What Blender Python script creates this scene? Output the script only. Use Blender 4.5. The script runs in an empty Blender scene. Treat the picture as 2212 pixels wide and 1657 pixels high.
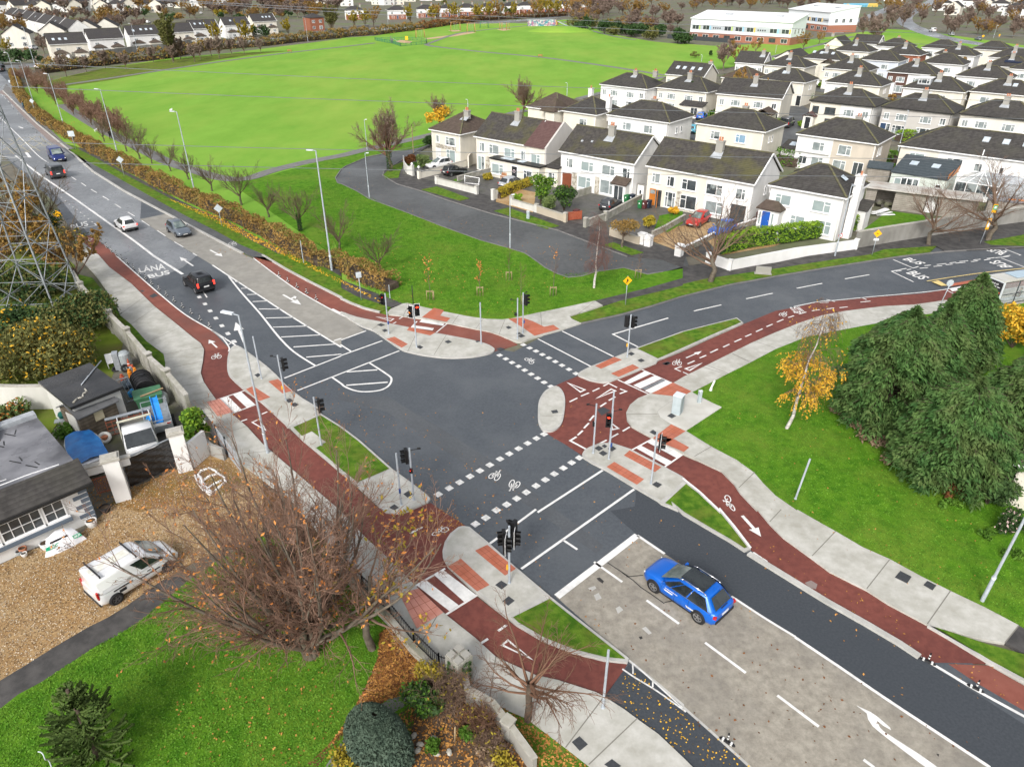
import bpy,bmesh,math,random
import numpy as np
from mathutils import Vector,Matrix
from mathutils.geometry import tessellate_polygon
R=math.radians
S=bpy.context.scene
COL=S.collection
# ---------------- camera, sky, sun, exposure
CAM_H,CAM_P=27.3,30.3
cd=bpy.data.cameras.new('camera');cam=bpy.data.objects.new('camera',cd);COL.objects.link(cam)
cam.location=(0,0,CAM_H);cam.rotation_euler=(R(90-CAM_P),0,0)
cd.sensor_width=36;cd.lens=1535/2212*36;cd.clip_start=.5;cd.clip_end=4000
S.camera=cam
wd=bpy.data.worlds.new('World');S.world=wd;wd.use_nodes=True
nt=wd.node_tree;bgn=nt.nodes['Background']
sky=nt.nodes.new('ShaderNodeTexSky');sky.sky_type='NISHITA';sky.sun_disc=False
SUN_EL,SUN_AZ=38,200
sky.sun_elevation=R(SUN_EL);sky.sun_rotation=R(SUN_AZ)
sky.air_density=1.0;sky.dust_density=4.0;sky.ozone_density=1.0
hsv=nt.nodes.new('ShaderNodeHueSaturation');hsv.inputs['Saturation'].default_value=.30
nt.links.new(sky.outputs[0],hsv.inputs['Color']);nt.links.new(hsv.outputs[0],bgn.inputs[0])
bgn.inputs[1].default_value=.15
sl=bpy.data.lights.new('sun','SUN');so=bpy.data.objects.new('sun',sl);COL.objects.link(so)
sl.energy=1.5;sl.angle=R(14);sl.color=(1,.97,.92)
so.rotation_euler=Vector((math.sin(R(SUN_AZ))*math.cos(R(SUN_EL)),math.cos(R(SUN_AZ))*math.cos(R(SUN_EL)),math.sin(R(SUN_EL)))).to_track_quat('Z','Y').to_euler()
S.view_settings.view_transform='Standard';S.view_settings.look='None';S.view_settings.exposure=.55;S.view_settings.gamma=1
S.cycles.max_bounces=6;S.cycles.diffuse_bounces=3;S.cycles.glossy_bounces=2;S.cycles.transmission_bounces=4;S.cycles.transparent_max_bounces=8
S.cycles.use_denoising=True
# ---------------- survey: a point read off the photo, laid on the level z
OFF={c:((i%3)*737.3,(0,553,1103.7)[i//3],.3338)for i,c in enumerate('abcdefghi')}
OFF.update(j=(1766.5,491.6,.2017),k=(0,92.2,.1947),l=(1198.1,737.3,.1947),m=(0,737.3,.2225),n=(0,1044.5,.2225),o=(1344,1152,.1321),p=(921.7,215.1,.2225),q=(1382.5,291.9,.2225),r=(1720.5,61.4,.2225),D=(0,0,1))
_c,_s=math.cos(R(CAM_P)),math.sin(R(CAM_P))
def G(x,y,z=0.0):
 u=(x-1106)/1535;v=(y-828.5)/1535
 t=(z-CAM_H)/(-_s-v*_c)
 return(u*t,(_c-v*_s)*t)
def Q(s,z=0.0):
 out=[];o=None;b=None
 for t in s.replace(',',' ').split():
  if t[0].isalpha():o=OFF[t]
  elif b is None:b=float(t)
  else:
   out.append(G(o[0]+b*o[2],o[1]+float(t)*o[2],z));b=None
 return out
def Q1(s,z=0.0):return Q(s,z)[0]
# ---------------- mesh helpers
def link(name,me,m=None,parent=None):
 o=bpy.data.objects.new(name,me);COL.objects.link(o)
 if m is not None:
  for k in(m if isinstance(m,(list,tuple))else[m]):me.materials.append(k)
 if parent is not None:o.parent=parent
 return o
def tag(o,label=None,cat=None,group=None,kind=None):
 if label:o['label']=label
 if cat:o['category']=cat
 if group:o['group']=group
 if kind:o['kind']=kind
 return o
def empty(name,loc=(0,0,0),rz=0,label=None,cat=None,group=None):
 o=bpy.data.objects.new(name,None);COL.objects.link(o);o.empty_display_size=.3
 o.location=loc;o.rotation_euler=(0,0,rz)
 return tag(o,label,cat,group)
def children(o):return[c for c in o.children]
def copy_tree(o,loc=None,rz=None,label=None,scale=None,parent=None,group=None):
 c=o.copy();COL.objects.link(c)
 if parent is not None:c.parent=parent
 if loc is not None:c.location=loc
 if rz is not None:c.rotation_euler=(0,0,rz)
 if scale is not None:c.scale=(scale,scale,scale)if not isinstance(scale,tuple)else scale
 if label:c['label']=label
 if group:c['group']=group
 for ch in children(o):copy_tree(ch,parent=c)
 return c
class MB:
 """collects shapes; build() links them as one mesh object"""
 def __init__(s):s.v=[];s.f=[];s.mi=[];s.cur=0;s.sm=[];s.smooth=False
 def add(s,vs,fs):
  n=len(s.v);s.v+=[tuple(v)for v in vs];s.f+=[tuple(i+n for i in f)for f in fs]
  s.mi+=[s.cur]*len(fs);s.sm+=[s.smooth]*len(fs);return s
 def box(s,x0,x1,y0,y1,z0,z1,T=None):
  vs=[(x,y,z)for z in(z0,z1)for y in(y0,y1)for x in(x0,x1)]
  if T is not None:vs=[tuple(T@Vector(v))for v in vs]
  return s.add(vs,[(0,2,3,1),(4,5,7,6),(0,1,5,4),(1,3,7,5),(3,2,6,7),(2,0,4,6)])
 def cbox(s,c,d,rz=0,rx=0,ry=0):
  T=Matrix.Translation(c)@Matrix.Rotation(rz,4,'Z')@Matrix.Rotation(ry,4,'Y')@Matrix.Rotation(rx,4,'X')
  return s.box(-d[0]/2,d[0]/2,-d[1]/2,d[1]/2,-d[2]/2,d[2]/2,T)
 def tube(s,p0,p1,r0,r1=None,n=8,cap=True):
  r1=r0 if r1 is None else r1
  p0=Vector(p0);p1=Vector(p1);d=(p1-p0)
  if d.length<1e-6:return s
  d.normalize();a=d.orthogonal().normalized();b=d.cross(a)
  vs=[];old=s.smooth;s.smooth=n>5
  for p,r in((p0,r0),(p1,r1)):
   for i in range(n):
    t=2*math.pi*i/n;vs.append(p+(a*math.cos(t)+b*math.sin(t))*r)
  k=len(s.v);s.add(vs,[(i,(i+1)%n,n+(i+1)%n,n+i)for i in range(n)])
  s.smooth=False
  if cap:
   s.f+=[tuple(k+i for i in range(n))[::-1],tuple(k+n+i for i in range(n))];s.mi+=[s.cur]*2;s.sm+=[False]*2
  s.smooth=old
  return s
 def bar(s,p0,p1,w,h=None):
  """square bar"""
  h=w if h is None else h
  p0=Vector(p0);p1=Vector(p1);d=(p1-p0).normalized()
  up=Vector((0,0,1))if abs(d.z)<.95 else Vector((0,1,0))
  a=d.cross(up).normalized()*(w/2);b=a.cross(d).normalized()*(h/2)
  vs=[p+x+y for p in(p0,p1)for x,y in((-a,-b),(a,-b),(a,b),(-a,b))]
  return s.add(vs,[(3,2,1,0),(4,5,6,7),(0,1,5,4),(1,2,6,5),(2,3,7,6),(3,0,4,7)])
 def lathe(s,c,prof,n=12,sx=1,sy=1):
  """prof: (r, z) pairs"""
  c=Vector(c);vs=[]
  for r,z in prof:
   for i in range(n):
    t=2*math.pi*i/n;vs.append((c.x+r*math.cos(t)*sx,c.y+r*math.sin(t)*sy,c.z+z))
  m=len(prof);fs=[(j*n+i,j*n+(i+1)%n,(j+1)*n+(i+1)%n,(j+1)*n+i)for j in range(m-1)for i in range(n)]
  fs+=[tuple(range(n))[::-1],tuple((m-1)*n+i for i in range(n))]
  return s.add(vs,fs)
 def poly(s,pts,z0,z1):
  """prism from outline; z0 None = top sheet only"""
  pts=[tuple(p[:2])for p in pts]
  if sum(pts[i-1][0]*pts[i][1]-pts[i][0]*pts[i-1][1]for i in range(len(pts)))<0:pts=pts[::-1]
  tri=tessellate_polygon([[Vector((x,y,0))for x,y in pts]])
  n=len(pts);top=[(x,y,z1)for x,y in pts];fs=[]
  for t in tri:
   a,b,c=[Vector(pts[i])for i in t]
   if(b-a).cross(c-a)<0:t=t[::-1]
   fs.append(tuple(t))
  if z0 is None:return s.add(top,fs)
  return s.add(top+[(x,y,z0)for x,y in pts],fs+[(i+n,(i+1)%n+n,(i+1)%n,i)for i in range(n)])
 def strip(s,pts,w,z,z0=None,dz=0):
  """flat band of width w along a polyline"""
  L,Rr=offset_line(pts,w/2),offset_line(pts,-w/2)
  for i in range(len(pts)-1):
   z+=dz
   q=[Rr[i],Rr[i+1],L[i+1],L[i]]
   if z0 is None:s.add([(x,y,z)for x,y in q],[(0,1,2,3)])
   else:s.add([(x,y,z)for x,y in q]+[(x,y,z0)for x,y in q],[(0,1,2,3),(4,5,1,0),(5,6,2,1),(6,7,3,2),(7,4,0,3)])
  return s
 def build(s,name,m=None,parent=None,loc=None):
  me=bpy.data.meshes.new(name);me.from_pydata(s.v,[],s.f)
  if any(s.mi):me.polygons.foreach_set('material_index',s.mi)
  if any(s.sm):me.polygons.foreach_set('use_smooth',s.sm)
  me.update()
  o=link(name,me,m,parent)
  if loc is not None:o.location=loc
  return o
def offset_line(pts,d):
 pts=[Vector(p[:2])for p in pts];out=[]
 for i,p in enumerate(pts):
  a=pts[max(i-1,0)];b=pts[min(i+1,len(pts)-1)]
  n1=(p-a);n2=(b-p)
  n1=n1.normalized()if n1.length>1e-6 else n2.normalized();n2=n2.normalized()if n2.length>1e-6 else n1
  n=(n1+n2);n=n.normalized()if n.length>1e-6 else n1
  k=d/max(.35,n.dot(n1));out.append((p.x-n.y*k,p.y+n.x*k))
 return out
def inset(pts,d):
 pts=[tuple(p[:2])for p in pts]
 if sum(pts[i-1][0]*pts[i][1]-pts[i][0]*pts[i-1][1]for i in range(len(pts)))<0:pts=pts[::-1]
 ext=[pts[-1]]+pts+[pts[0]]
 return offset_line(ext,d)[1:-1]
def spline(pts,k=4,closed=False):
 """Catmull-Rom smoothing of a traced line"""
 P=[Vector(p[:2])for p in pts];n=len(P);out=[]
 for i in range(n if closed else n-1):
  if closed:p0,p1,p2,p3=P[i-1],P[i],P[(i+1)%n],P[(i+2)%n]
  else:p0,p1,p2,p3=P[max(i-1,0)],P[i],P[i+1],P[min(i+2,n-1)]
  for j in range(k):
   t=j/k
   out.append(tuple(.5*((2*p1)+(p2-p0)*t+(2*p0-5*p1+4*p2-p3)*t*t+(3*p1-p0-3*p2+p3)*t**3)))
 if not closed:out.append(tuple(P[-1]))
 return out
def np_mesh(name,V,F,m=None,parent=None,smooth=False,mi=None):
 """fast mesh from arrays: F is (n,3) or (n,4)"""
 V=np.asarray(V,np.float32).reshape(-1,3);F=np.asarray(F,np.int32)
 k=F.shape[1];me=bpy.data.meshes.new(name)
 me.vertices.add(len(V));me.vertices.foreach_set('co',V.ravel())
 me.loops.add(F.size);me.loops.foreach_set('vertex_index',F.ravel())
 me.polygons.add(len(F));me.polygons.foreach_set('loop_start',np.arange(0,F.size,k,dtype=np.int32))
 if smooth:me.polygons.foreach_set('use_smooth',np.ones(len(F),bool))
 if mi is not None:me.polygons.foreach_set('material_index',np.asarray(mi,np.int32))
 me.update(calc_edges=True)
 return link(name,me,m,parent)
 # ---------------- materials
MT={}
def mat(name,c,c2=None,s=1.0,rough=.85,bump=0,bs=None,spec=.35,metal=0,c3=None,s3=.1,f3=.5,coat=0,em=None,es=0,alpha=None,wave=None,detail=5,aniso=None,lo=.38,hi=.62,trans=0,r2=None,ro=.6):
 m=bpy.data.materials.new(name);m.use_nodes=True;N=m.node_tree.nodes;L=m.node_tree.links
 b=N['Principled BSDF'];b.inputs['Roughness'].default_value=rough;b.inputs['Metallic'].default_value=metal
 b.inputs['Specular IOR Level'].default_value=spec;b.inputs['Coat Weight'].default_value=coat
 b.inputs['Base Color'].default_value=(*c,1)
 if coat:b.inputs['Coat Roughness'].default_value=.06
 if trans:b.inputs['Transmission Weight'].default_value=trans
 if em:b.inputs['Emission Color'].default_value=(*em,1);b.inputs['Emission Strength'].default_value=es
 tc=N.new('ShaderNodeTexCoord');vec=tc.outputs['Object']
 if aniso:
  mp=N.new('ShaderNodeMapping');L.new(vec,mp.inputs[0]);mp.inputs['Scale'].default_value=aniso;vec=mp.outputs[0]
 def noise(sc,d=detail,ro=ro):
  n=N.new('ShaderNodeTexNoise');n.inputs['Scale'].default_value=sc;n.inputs['Detail'].default_value=d;n.inputs['Roughness'].default_value=ro
  L.new(vec,n.inputs['Vector']);return n.outputs['Fac']
 def ramp(f,a,bb):
  r=N.new('ShaderNodeMapRange');r.inputs['From Min'].default_value=a;r.inputs['From Max'].default_value=bb;L.new(f,r.inputs['Value']);return r.outputs[0]
 col=None
 def mix(fac,A,B,mode='MIX'):
  x=N.new('ShaderNodeMix');x.data_type='RGBA';x.blend_type=mode
  if isinstance(fac,float):x.inputs['Factor'].default_value=fac
  else:L.new(fac,x.inputs['Factor'])
  for sock,val in((x.inputs['A'],A),(x.inputs['B'],B)):
   if isinstance(val,tuple):sock.default_value=(*val,1)
   else:L.new(val,sock)
  return x.outputs['Result']
 if c2:
  fac=ramp(noise(s),lo,hi);col=mix(fac,c,c2)
  if r2 is not None:
   rr=N.new('ShaderNodeMapRange');L.new(ramp(noise(s3),.4,.6),rr.inputs['Value']);rr.inputs['To Min'].default_value=rough;rr.inputs['To Max'].default_value=r2;L.new(rr.outputs[0],b.inputs['Roughness'])
 if c3:
  f=ramp(noise(s3,4),.45,.68)
  mm=N.new('ShaderNodeMath');mm.operation='MULTIPLY';L.new(f,mm.inputs[0]);mm.inputs[1].default_value=f3
  col=mix(mm.outputs[0],col if col is not None else c,c3)
 if wave:
  w=N.new('ShaderNodeTexWave');w.wave_type='BANDS';w.bands_direction=wave[1];w.inputs['Scale'].default_value=wave[0];w.inputs['Distortion'].default_value=wave[4]if len(wave)>4 else 0
  w.wave_profile='SAW' if len(wave)>5 else 'SIN'
  L.new(tc.outputs['Object'],w.inputs['Vector'])
  mm=N.new('ShaderNodeMath');mm.operation='MULTIPLY';L.new(w.outputs['Fac'],mm.inputs[0]);mm.inputs[1].default_value=wave[2]
  col=mix(mm.outputs[0],col if col is not None else c,wave[3])
 if col is not None:L.new(col,b.inputs['Base Color'])
 if bump:
  bn=N.new('ShaderNodeBump');bn.inputs['Strength'].default_value=min(1,bump);bn.inputs['Distance'].default_value=.05 if bump<=1 else .05*bump
  h=w.outputs['Fac']if(wave and bs is None)else noise(bs or s*4,6)
  L.new(h,bn.inputs['Height']);L.new(bn.outputs[0],b.inputs['Normal'])
 if alpha is not None:b.inputs['Alpha'].default_value=alpha
 MT[name]=m;return m
 # ---------------- ground materials
asph=mat('asphalt',(.060,.069,.080),(.088,.098,.110),5,.6,.3,50,spec=.4,c3=(.11,.118,.126),s3=.10,f3=.6,r2=.4,ro=.75,detail=8)
asph_old=mat('asphalt old',(.14,.147,.155),(.20,.207,.215),2.5,.5,.25,50,spec=.5,c3=(.27,.278,.288),s3=.07,f3=.7,r2=.2)
asph_new=mat('asphalt new',(.042,.048,.056),(.058,.065,.074),9,.6,.08,160,spec=.35,c3=(.045,.052,.06),s3=.2,f3=.4)
asph_street=mat('asphalt street',(.068,.072,.074),(.095,.098,.098),2,.7,.25,50,c3=(.12,.125,.125),s3=.1,f3=.5,r2=.45)
asph_patch=mat('asphalt worn',(.078,.085,.093),(.105,.112,.12),5,.6,.3,50,c3=(.07,.076,.084),s3=.3,f3=.8,ro=.75,detail=8)
tarpath=mat('tarmac path',(.045,.043,.042),(.085,.08,.076),1.2,.75,.2,40)
tarpath_l=mat('tarmac path light',(.15,.145,.14),(.19,.185,.178),1.2,.7,.2,40)
conc=mat('concrete paving',(.40,.39,.345),(.52,.51,.47),1.2,.8,.1,60,c3=(.29,.28,.235),s3=.4,f3=.6,ro=.7,detail=8)
conc_new=mat('concrete new',(.47,.455,.41),(.56,.55,.51),.8,.75,.06,60,c3=(.36,.35,.31),s3=.3,f3=.35)
conc_kerb=mat('concrete kerb',(.40,.39,.365),(.50,.49,.46),2,.8,.1,40,c3=(.28,.28,.25),s3=.5,f3=.4)
conc_lane=mat('concrete lane',(.235,.212,.175),(.36,.33,.275),2.2,.8,.35,26,c3=(.16,.148,.132),s3=.2,f3=.6,ro=.75,detail=9)
conc_lane2=mat('concrete lane far',(.26,.245,.215),(.32,.305,.27),1.2,.6,.2,30,c3=(.22,.21,.19),s3=.2,f3=.5)
redtrk=mat('red surfacing',(.145,.042,.032),(.195,.059,.044),2.5,.72,.15,60,c3=(.10,.03,.026),s3=.25,f3=.6)
redtrk_old=mat('red surfacing worn',(.20,.062,.044),(.25,.085,.06),1.2,.75,.15,60,c3=(.12,.055,.045),s3=.3,f3=.6)
redpale=mat('red track faded',(.22,.17,.155),(.27,.22,.2),1,.6,.1,40)
tact=mat('tactile paving',(.40,.115,.062),(.47,.15,.09),1.5,.8,.1,60,c3=(.36,.14,.10),s3=.7,f3=.5)
tact_p=mat('tactile paving pale',(.45,.18,.13),(.52,.24,.19),1.5,.8,.1,60)
joint=mat('joint',(.20,.19,.165),rough=.9)
white=mat('road paint',(.72,.71,.68),(.80,.79,.77),4,.55,c3=(.45,.45,.44),s3=1.6,f3=.45)
whiteworn=mat('road paint worn',(.52,.52,.50),(.70,.69,.67),5,.6,lo=.42,hi=.56)
yellow=mat('yellow paint',(.62,.46,.16),(.7,.56,.25),4,.6)
iron=mat('cover iron',(.035,.038,.042),(.05,.053,.058),12,.6,.4,40,spec=.5)
grass=mat('grass lawn',(.036,.125,.006),(.115,.255,.016),1.3,.9,.8,10,spec=.1,c3=(.16,.22,.03),s3=.16,f3=.6,detail=10,ro=.74,lo=.33,hi=.67)
grass_park=mat('grass park',(.135,.29,.030),(.20,.37,.05),.10,.9,.4,4,spec=.1,c3=(.26,.36,.06),s3=.03,f3=.75,aniso=(1.1,.5,1),detail=11,ro=.7,lo=.3,hi=.7)
grass_verge=mat('grass verge',(.045,.12,.008),(.12,.21,.02),2,.9,.6,14,spec=.12,c3=(.13,.13,.025),s3=.6,f3=.65,detail=9)
grass_rough=mat('rough grass',(.09,.14,.015),(.14,.19,.025),.5,.95,.5,8,spec=.1,c3=(.13,.10,.05),s3=.3,f3=.7)
gravel=mat('gravel',(.17,.085,.03),(.50,.33,.15),7,.9,.9,14,c3=(.50,.38,.22),s3=.16,f3=.7,detail=10,ro=.8,lo=.35,hi=.65)
gravel_mossy=mat('mossy gravel',(.20,.115,.035),(.32,.19,.07),9,.9,.7,22,c3=(.10,.10,.02),s3=.5,f3=.7,detail=8)
earth=mat('earth',(.11,.10,.078),(.165,.15,.115),.5,.95,.3,8,c3=(.11,.155,.045),s3=.05,f3=.8)
litter=mat('leaf litter ground',(.085,.045,.02),(.20,.09,.03),4,.95,.6,18,c3=(.05,.06,.015),s3=.5,f3=.5)
soil=mat('soil',(.05,.036,.025),(.10,.07,.045),2,.95,.5,12,c3=(.12,.055,.02),s3=1.2,f3=.6)
yardm=mat('yard concrete',(.10,.095,.085),(.15,.14,.125),1.2,.8,.2,20,c3=(.09,.10,.03),s3=.5,f3=.7)
wetpave=mat('drive tarmac',(.075,.073,.07),(.12,.115,.11),1.2,.6,.2,30,c3=(.085,.09,.05),s3=.4,f3=.5)
def flat(name,pts,z,m,z0=-.3,kind='structure',parent=None):
 o=MB().poly(pts,z0,z).build(name,m,parent)
 if parent is None:o['kind']=kind
 return o
def island(name,pts,z,m,kw=.15,km=None):
 o=flat(name,pts,z,km or conc_kerb)
 MB().poly(inset(pts,kw),None,z+.004).build('paving',m,o)
 return o
def bandq(name,pts,w,z,m,parent,z0=None):return MB().strip(pts,w,z,z0,.0006 if w>1 else 0).build(name,m,parent)
# ---------------- ground sheets
g=MB().box(-700,900,-30,1500,-1.5,-.06).build('ground',earth);g['kind']='structure'
# main carriageway, wide enough to run under its borders
road=flat('road',Q('D -260 120 0 120 28 185 125 310 250 402 350 447 470 525 590 610 700 675 800 710 1110 760 1240 690 1500 610 1800 555 2260 480 2260 640 1900 640 1500 720 1330 800 1300 900 1310 975 1560 1090 1850 1270 2150 1465 2300 1590 2900 2050 2600 2300 1740 1800 1500 1640 1350 1460 1060 1190 900 1090 620 870 440 735 300 640 180 545 120 440 0 330 -160 300'),0,asph)
far_road=flat('road',Q('D -300 150 -10 150 30 190 55 245 130 318 240 395 305 436 303 474 363 516 424 553 395 578 335 604 300 590 190 505 130 430 0 330 -200 300'),.004,asph_old,-.2)
flat('road',Q('e -20 900 300 910 620 1100 1000 1340 1390 1640 h 1700 225 1650 275 1300 30 e 1000 1480 700 1280 300 1010 -20 930'),.003,asph_patch,-.2)
flat('road',Q('h 1925 163 2230 380 i 320 555 720 815 1300 1200 1990 1657 2400 1930 2900 2300 3300 2080 1540 950 1190 720 700 430 430 280 0 30 -300 -150 h 1900 -30 1740 0'),.006,asph_new,-.2)
cl=flat('concrete_lane',Q('h 1390 555 1910 155 2090 275 i 300 545 720 815 1300 1200 1990 1657 2900 2260 1500 2500 440 1657 0 1260 h 2040 1100 1860 965'),.008,conc_lane,-.2)
cl2=flat('concrete_lane',Q('a 905 1420 1090 1383 1220 1450 1560 1640 d 1640 20 1800 130 1960 240 2209 378 e 150 485 0 545 d 2209 590 1900 400 1700 275 1480 130 1375 60 a 1275 1657 1090 1545'),.008,conc_lane2,-.2)
street=flat('side_street',Q('b 600 930 490 978 360 1060 280 1105 268 1140 360 1195 530 1245 700 1305 980 1390 1200 1445 1400 1495 1700 1610 1850 1665 e 2080 30 2209 80 c 20 1660 40 1720 e 2080 108 1980 125 1830 82 1640 110 1560 136 1470 146 1400 122 1320 82 1250 30 b 1190 1645 1090 1613 900 1560 650 1470 400 1372 180 1292 100 1242 0 1195 a 2185 1190 2172 1155 2209 1100 b 30 1080 170 1020 350 985 500 960 600 925'),.03,asph_street)
# park and lawns
flat('park_lawn',Q('a 275 540 420 500 700 440 1100 380 1500 345 2209 255 b 0 250 215 235 700 160 1240 150 1500 125 1700 215 2000 270 2209 290 c 0 285 200 300 600 285 1000 235 c 1500 200 1700 230 2209 300 2209 330 1400 330 700 330 300 440 c 0 480 b 2100 500 2000 560 1700 610 1500 640 1200 760 900 830 600 880 600 925 500 960 350 985 170 1020 30 1080 a 2209 1100 2172 1155 2185 1190 b 0 1195 100 1242 180 1292 400 1372 650 1470 900 1560 1090 1613 1190 1645 e 1250 30 1320 82 1400 122 1470 146 1560 136 1640 110 1830 82 1980 125 2080 108 2209 88 2209 150 1980 220 1700 290 1640 300 1420 345 1270 375 1100 412 1040 418 940 415 820 398 680 370 540 340 430 312 400 315 300 300 0 150 a 1860 1640 1480 1440 1060 1250 760 1090 560 965 420 930 320 830 160 680 75 580 200 560'),.05,grass_park)
lawn=flat('lawn',Q('a 2130 1640 1480 1180 1650 1165 2209 1015 b 0 1000 350 940 600 880 600 925 500 960 350 985 170 1020 30 1080 a 2209 1100 2172 1155 2185 1190 b 0 1195 100 1242 180 1292 400 1372 650 1470 900 1560 1090 1613 1190 1645 e 1250 30 1320 82 1400 122 1470 146 1560 136 1640 110 1830 82 1980 125 2080 108 2209 88 2209 150 1980 220 1700 290 1640 300 1420 345 1270 375 1100 412 1040 418 940 415 820 398 680 370 540 340 430 312 400 315 300 300 250 180 0 30 a 2160 1560'),.09,grass)
flat('lawn',Q('a 275 540 430 500 700 440 1100 390 1500 350 1900 330 1500 375 1100 450 700 525 420 565 310 570'),.07,grass_rough)
for q,w in(('a 310 572 450 548 700 512 1030 462 1450 400 1870 345 2209 308 b 215 282',2.0),('a 400 680 640 830 880 950 1080 1050 1250 1105 1440 1158 1600 1160 1760 1110 1980 1055 2209 1012 b 180 968 400 920 600 872 900 800 1080 745 1200 718',2.3),('b 555 288 585 302 900 338 1270 372 1600 415 1900 460 2090 492',2.0),('b 545 290 580 280 750 222 950 195 1250 165 1480 140',1.8),('b 1440 145 1560 185 1750 235 1900 262',1.8),('b 1540 640 1660 610 2090 500',2),('c 540 380 640 355 1100 240',2)):
 o=bandq('path',spline(Q(q)),w,.10,mat_path if False else tarpath_l,None,-.2);o['kind']='structure'
 # right-hand lawn with its island verges
flat('lawn',Q('f 60 890 280 775 430 700 600 610 800 530 1000 490 1560 385 1950 345 2300 300 2600 700 2700 1700 i 2450 800 2170 748 1950 632 1730 527 1540 432 1340 322 1160 242 990 142 900 92 740 0 f 600 1560 520 1480 460 1410 350 1330 180 1240 20 1140 250 990'),.09,grass)
sv=lambda q:flat('grass_verge',Q(q),.13,grass_verge)
def kverge(q,kw=.16):
 P=Q(q);o=flat('grass_verge',P,.12,conc_kerb);MB().poly(inset(P,kw),None,.15).build('turf',grass_verge,o);return o
kverge('f 0 495 170 452 350 407 392 440 200 522 0 612 e 2050 682 1895 608')
kverge('e 2068 1612 2209 1483 f 20 1470 110 1540 235 1657 i 240 0 330 110 440 252 400 270 300 205 150 118 0 28 h 2160 -20 e 2180 1657')
kverge('h 1350 560 1450 640 1860 962 1850 990 1700 975 1500 925 1300 845 1130 745 1080 695')
kverge('d 1880 1118 2080 1030 2209 1110 e 120 1200 335 1390 100 1490 d 2209 1410 2100 1315 1960 1200')
sv('i 1590 750 1750 800 1960 870 2230 945 2300 1130 2209 1090 2000 980 1850 900 1720 825')
sv('e 1482 402 1620 360 1800 300 2209 200 f 0 190 150 155 600 90 980 30 1200 0 c 1300 1622 1640 1600 1600 1635 f 1400 8 1200 38 900 85 600 135 300 190 0 265 e 2000 330 1800 385 1550 440')
sv('c 1950 1572 2230 1522 2230 1600 1990 1592');
sv('a 440 975 500 966 640 1040 800 1130 960 1215 1100 1290 1300 1380 1460 1460 1620 1560 1800 1650 d 1950 0 2209 140 e 0 215 100 270 320 340 250 370 150 345 60 310 0 282 d 2209 275 2000 170 1850 90 1720 0 a 1560 1590 1400 1500 1200 1400 1000 1290 860 1210 700 1120 560 1045')
sv('d 600 150 680 250 740 310 780 395 850 450 950 560 1060 645 1072 700 1065 790 1000 720 870 590 740 470 690 380 500 200 480 120')
flat('verge_base',Q('a 300 790 420 900 700 1080 1000 1240 1400 1440 1720 1610 d 1700 -20 1960 110 2209 240 e 0 190 300 310 310 384 250 366 150 341 60 306 0 280 d 2209 273 2000 168 1850 88 1720 0 a 1570 1640 1400 1555 1200 1450 1000 1345 700 1180 420 952'),.015,grass_verge)
flat('leaf_litter',Q('d 1280 1300 1380 1240 1500 1280 1700 1480 1900 1640 2100 1800 h 0 400 140 560 300 740 200 800 -100 500 d 1900 1800 1600 1600 1300 1500'),-.005,litter,-.2)
# concrete footpaths
fp=lambda q,m=conc,z=.115:flat('footpath',Q(q),z,m)
se_path=fp('e 1990 900 f -95 850 0 792 150 717 300 642 450 567 600 502 750 442 900 392 1060 362 1300 332 1500 322 1720 290 1950 242 2209 200 2230 300 1950 345 1560 385 1000 490 800 530 600 610 430 700 280 775 60 890 250 990 20 1140 180 1240 350 1330 460 1410 520 1480 600 1560 740 1657 i 740 0 900 92 990 142 1160 242 1340 322 1540 432 1730 527 1950 632 2170 748 2080 862 1900 832 1760 792 1640 762 1585 748 1500 702 1330 612 1190 522 950 402 830 312 650 182 560 92 485 0 f 480 1657 370 1540 330 1480 250 1400 100 1330 0 1282 e 2209 1290 2020 1187 1950 1152 1880 1112 1848 1070 1843 1020 1868 970 1920 928')
fp('i 2085 862 2170 750 2600 1000 2500 1090',tarpath)
sw_path=fp('d 480 -130 640 0 710 80 850 185 1000 332 1150 452 1250 535 1300 572 1322 612 1315 682 1300 762 1320 822 1360 882 1400 937 1500 1027 1600 1112 1700 1222 1850 1352 2000 1482 2209 1660 h 150 172 300 312 480 492 680 682 870 832 1000 952 1260 1072 1400 1102 1650 1182 1720 1222 1830 1292 1910 1352 2050 1452 2209 1602 i 60 1662 200 1800 h 1800 1830 1590 1652 1450 1542 1330 1452 1200 1352 1080 1302 960 1232 880 1182 830 1132 800 1092 700 1067 470 902 300 692 150 472 h 0 330 d 1900 1600 1480 1290 1250 1010 1100 840 1065 780 1072 700 1060 640 950 560 850 450 780 390 740 300 620 130 520 20')
ne_path=fp('e 300 372 320 350 400 315 430 312 540 340 680 370 820 398 940 415 1040 418 1100 412 1270 375 1420 345 1640 297 1692 327 1475 395 1492 415 1552 442 1400 492 1250 532 1170 562 1138 562 1090 547 1020 517 960 497 830 472 690 442 520 414 400 397 310 387')
for q in('e 1640 297 1980 215 2209 150 f 0 75 160 52 300 95 600 50 c 1110 1602 1600 1530 2300 1425 2300 1520 1950 1572 1990 1592 2230 1600 2230 1608 1700 1632 1640 1600 1300 1622 f 1200 0 980 30 600 90 150 155 0 190 e 2209 200 1800 300 1692 327','a 480 965 560 965 760 1090 900 1160 1060 1250 1240 1340 1480 1440 1660 1540 1860 1640 d 2209 100 e 0 160 400 315 320 340 100 270 0 215 d 2209 140 1950 0 a 1800 1650 1620 1560 1460 1460 1300 1380 1100 1290 960 1215 800 1130 640 1040 500 966'):fp(q,tarpath,.11)
fp('a 18 590 100 640 230 775 420 940 600 1095 560 1045 440 975 480 966 420 930 260 780 160 680 75 580 40 545',tarpath_l)
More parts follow.
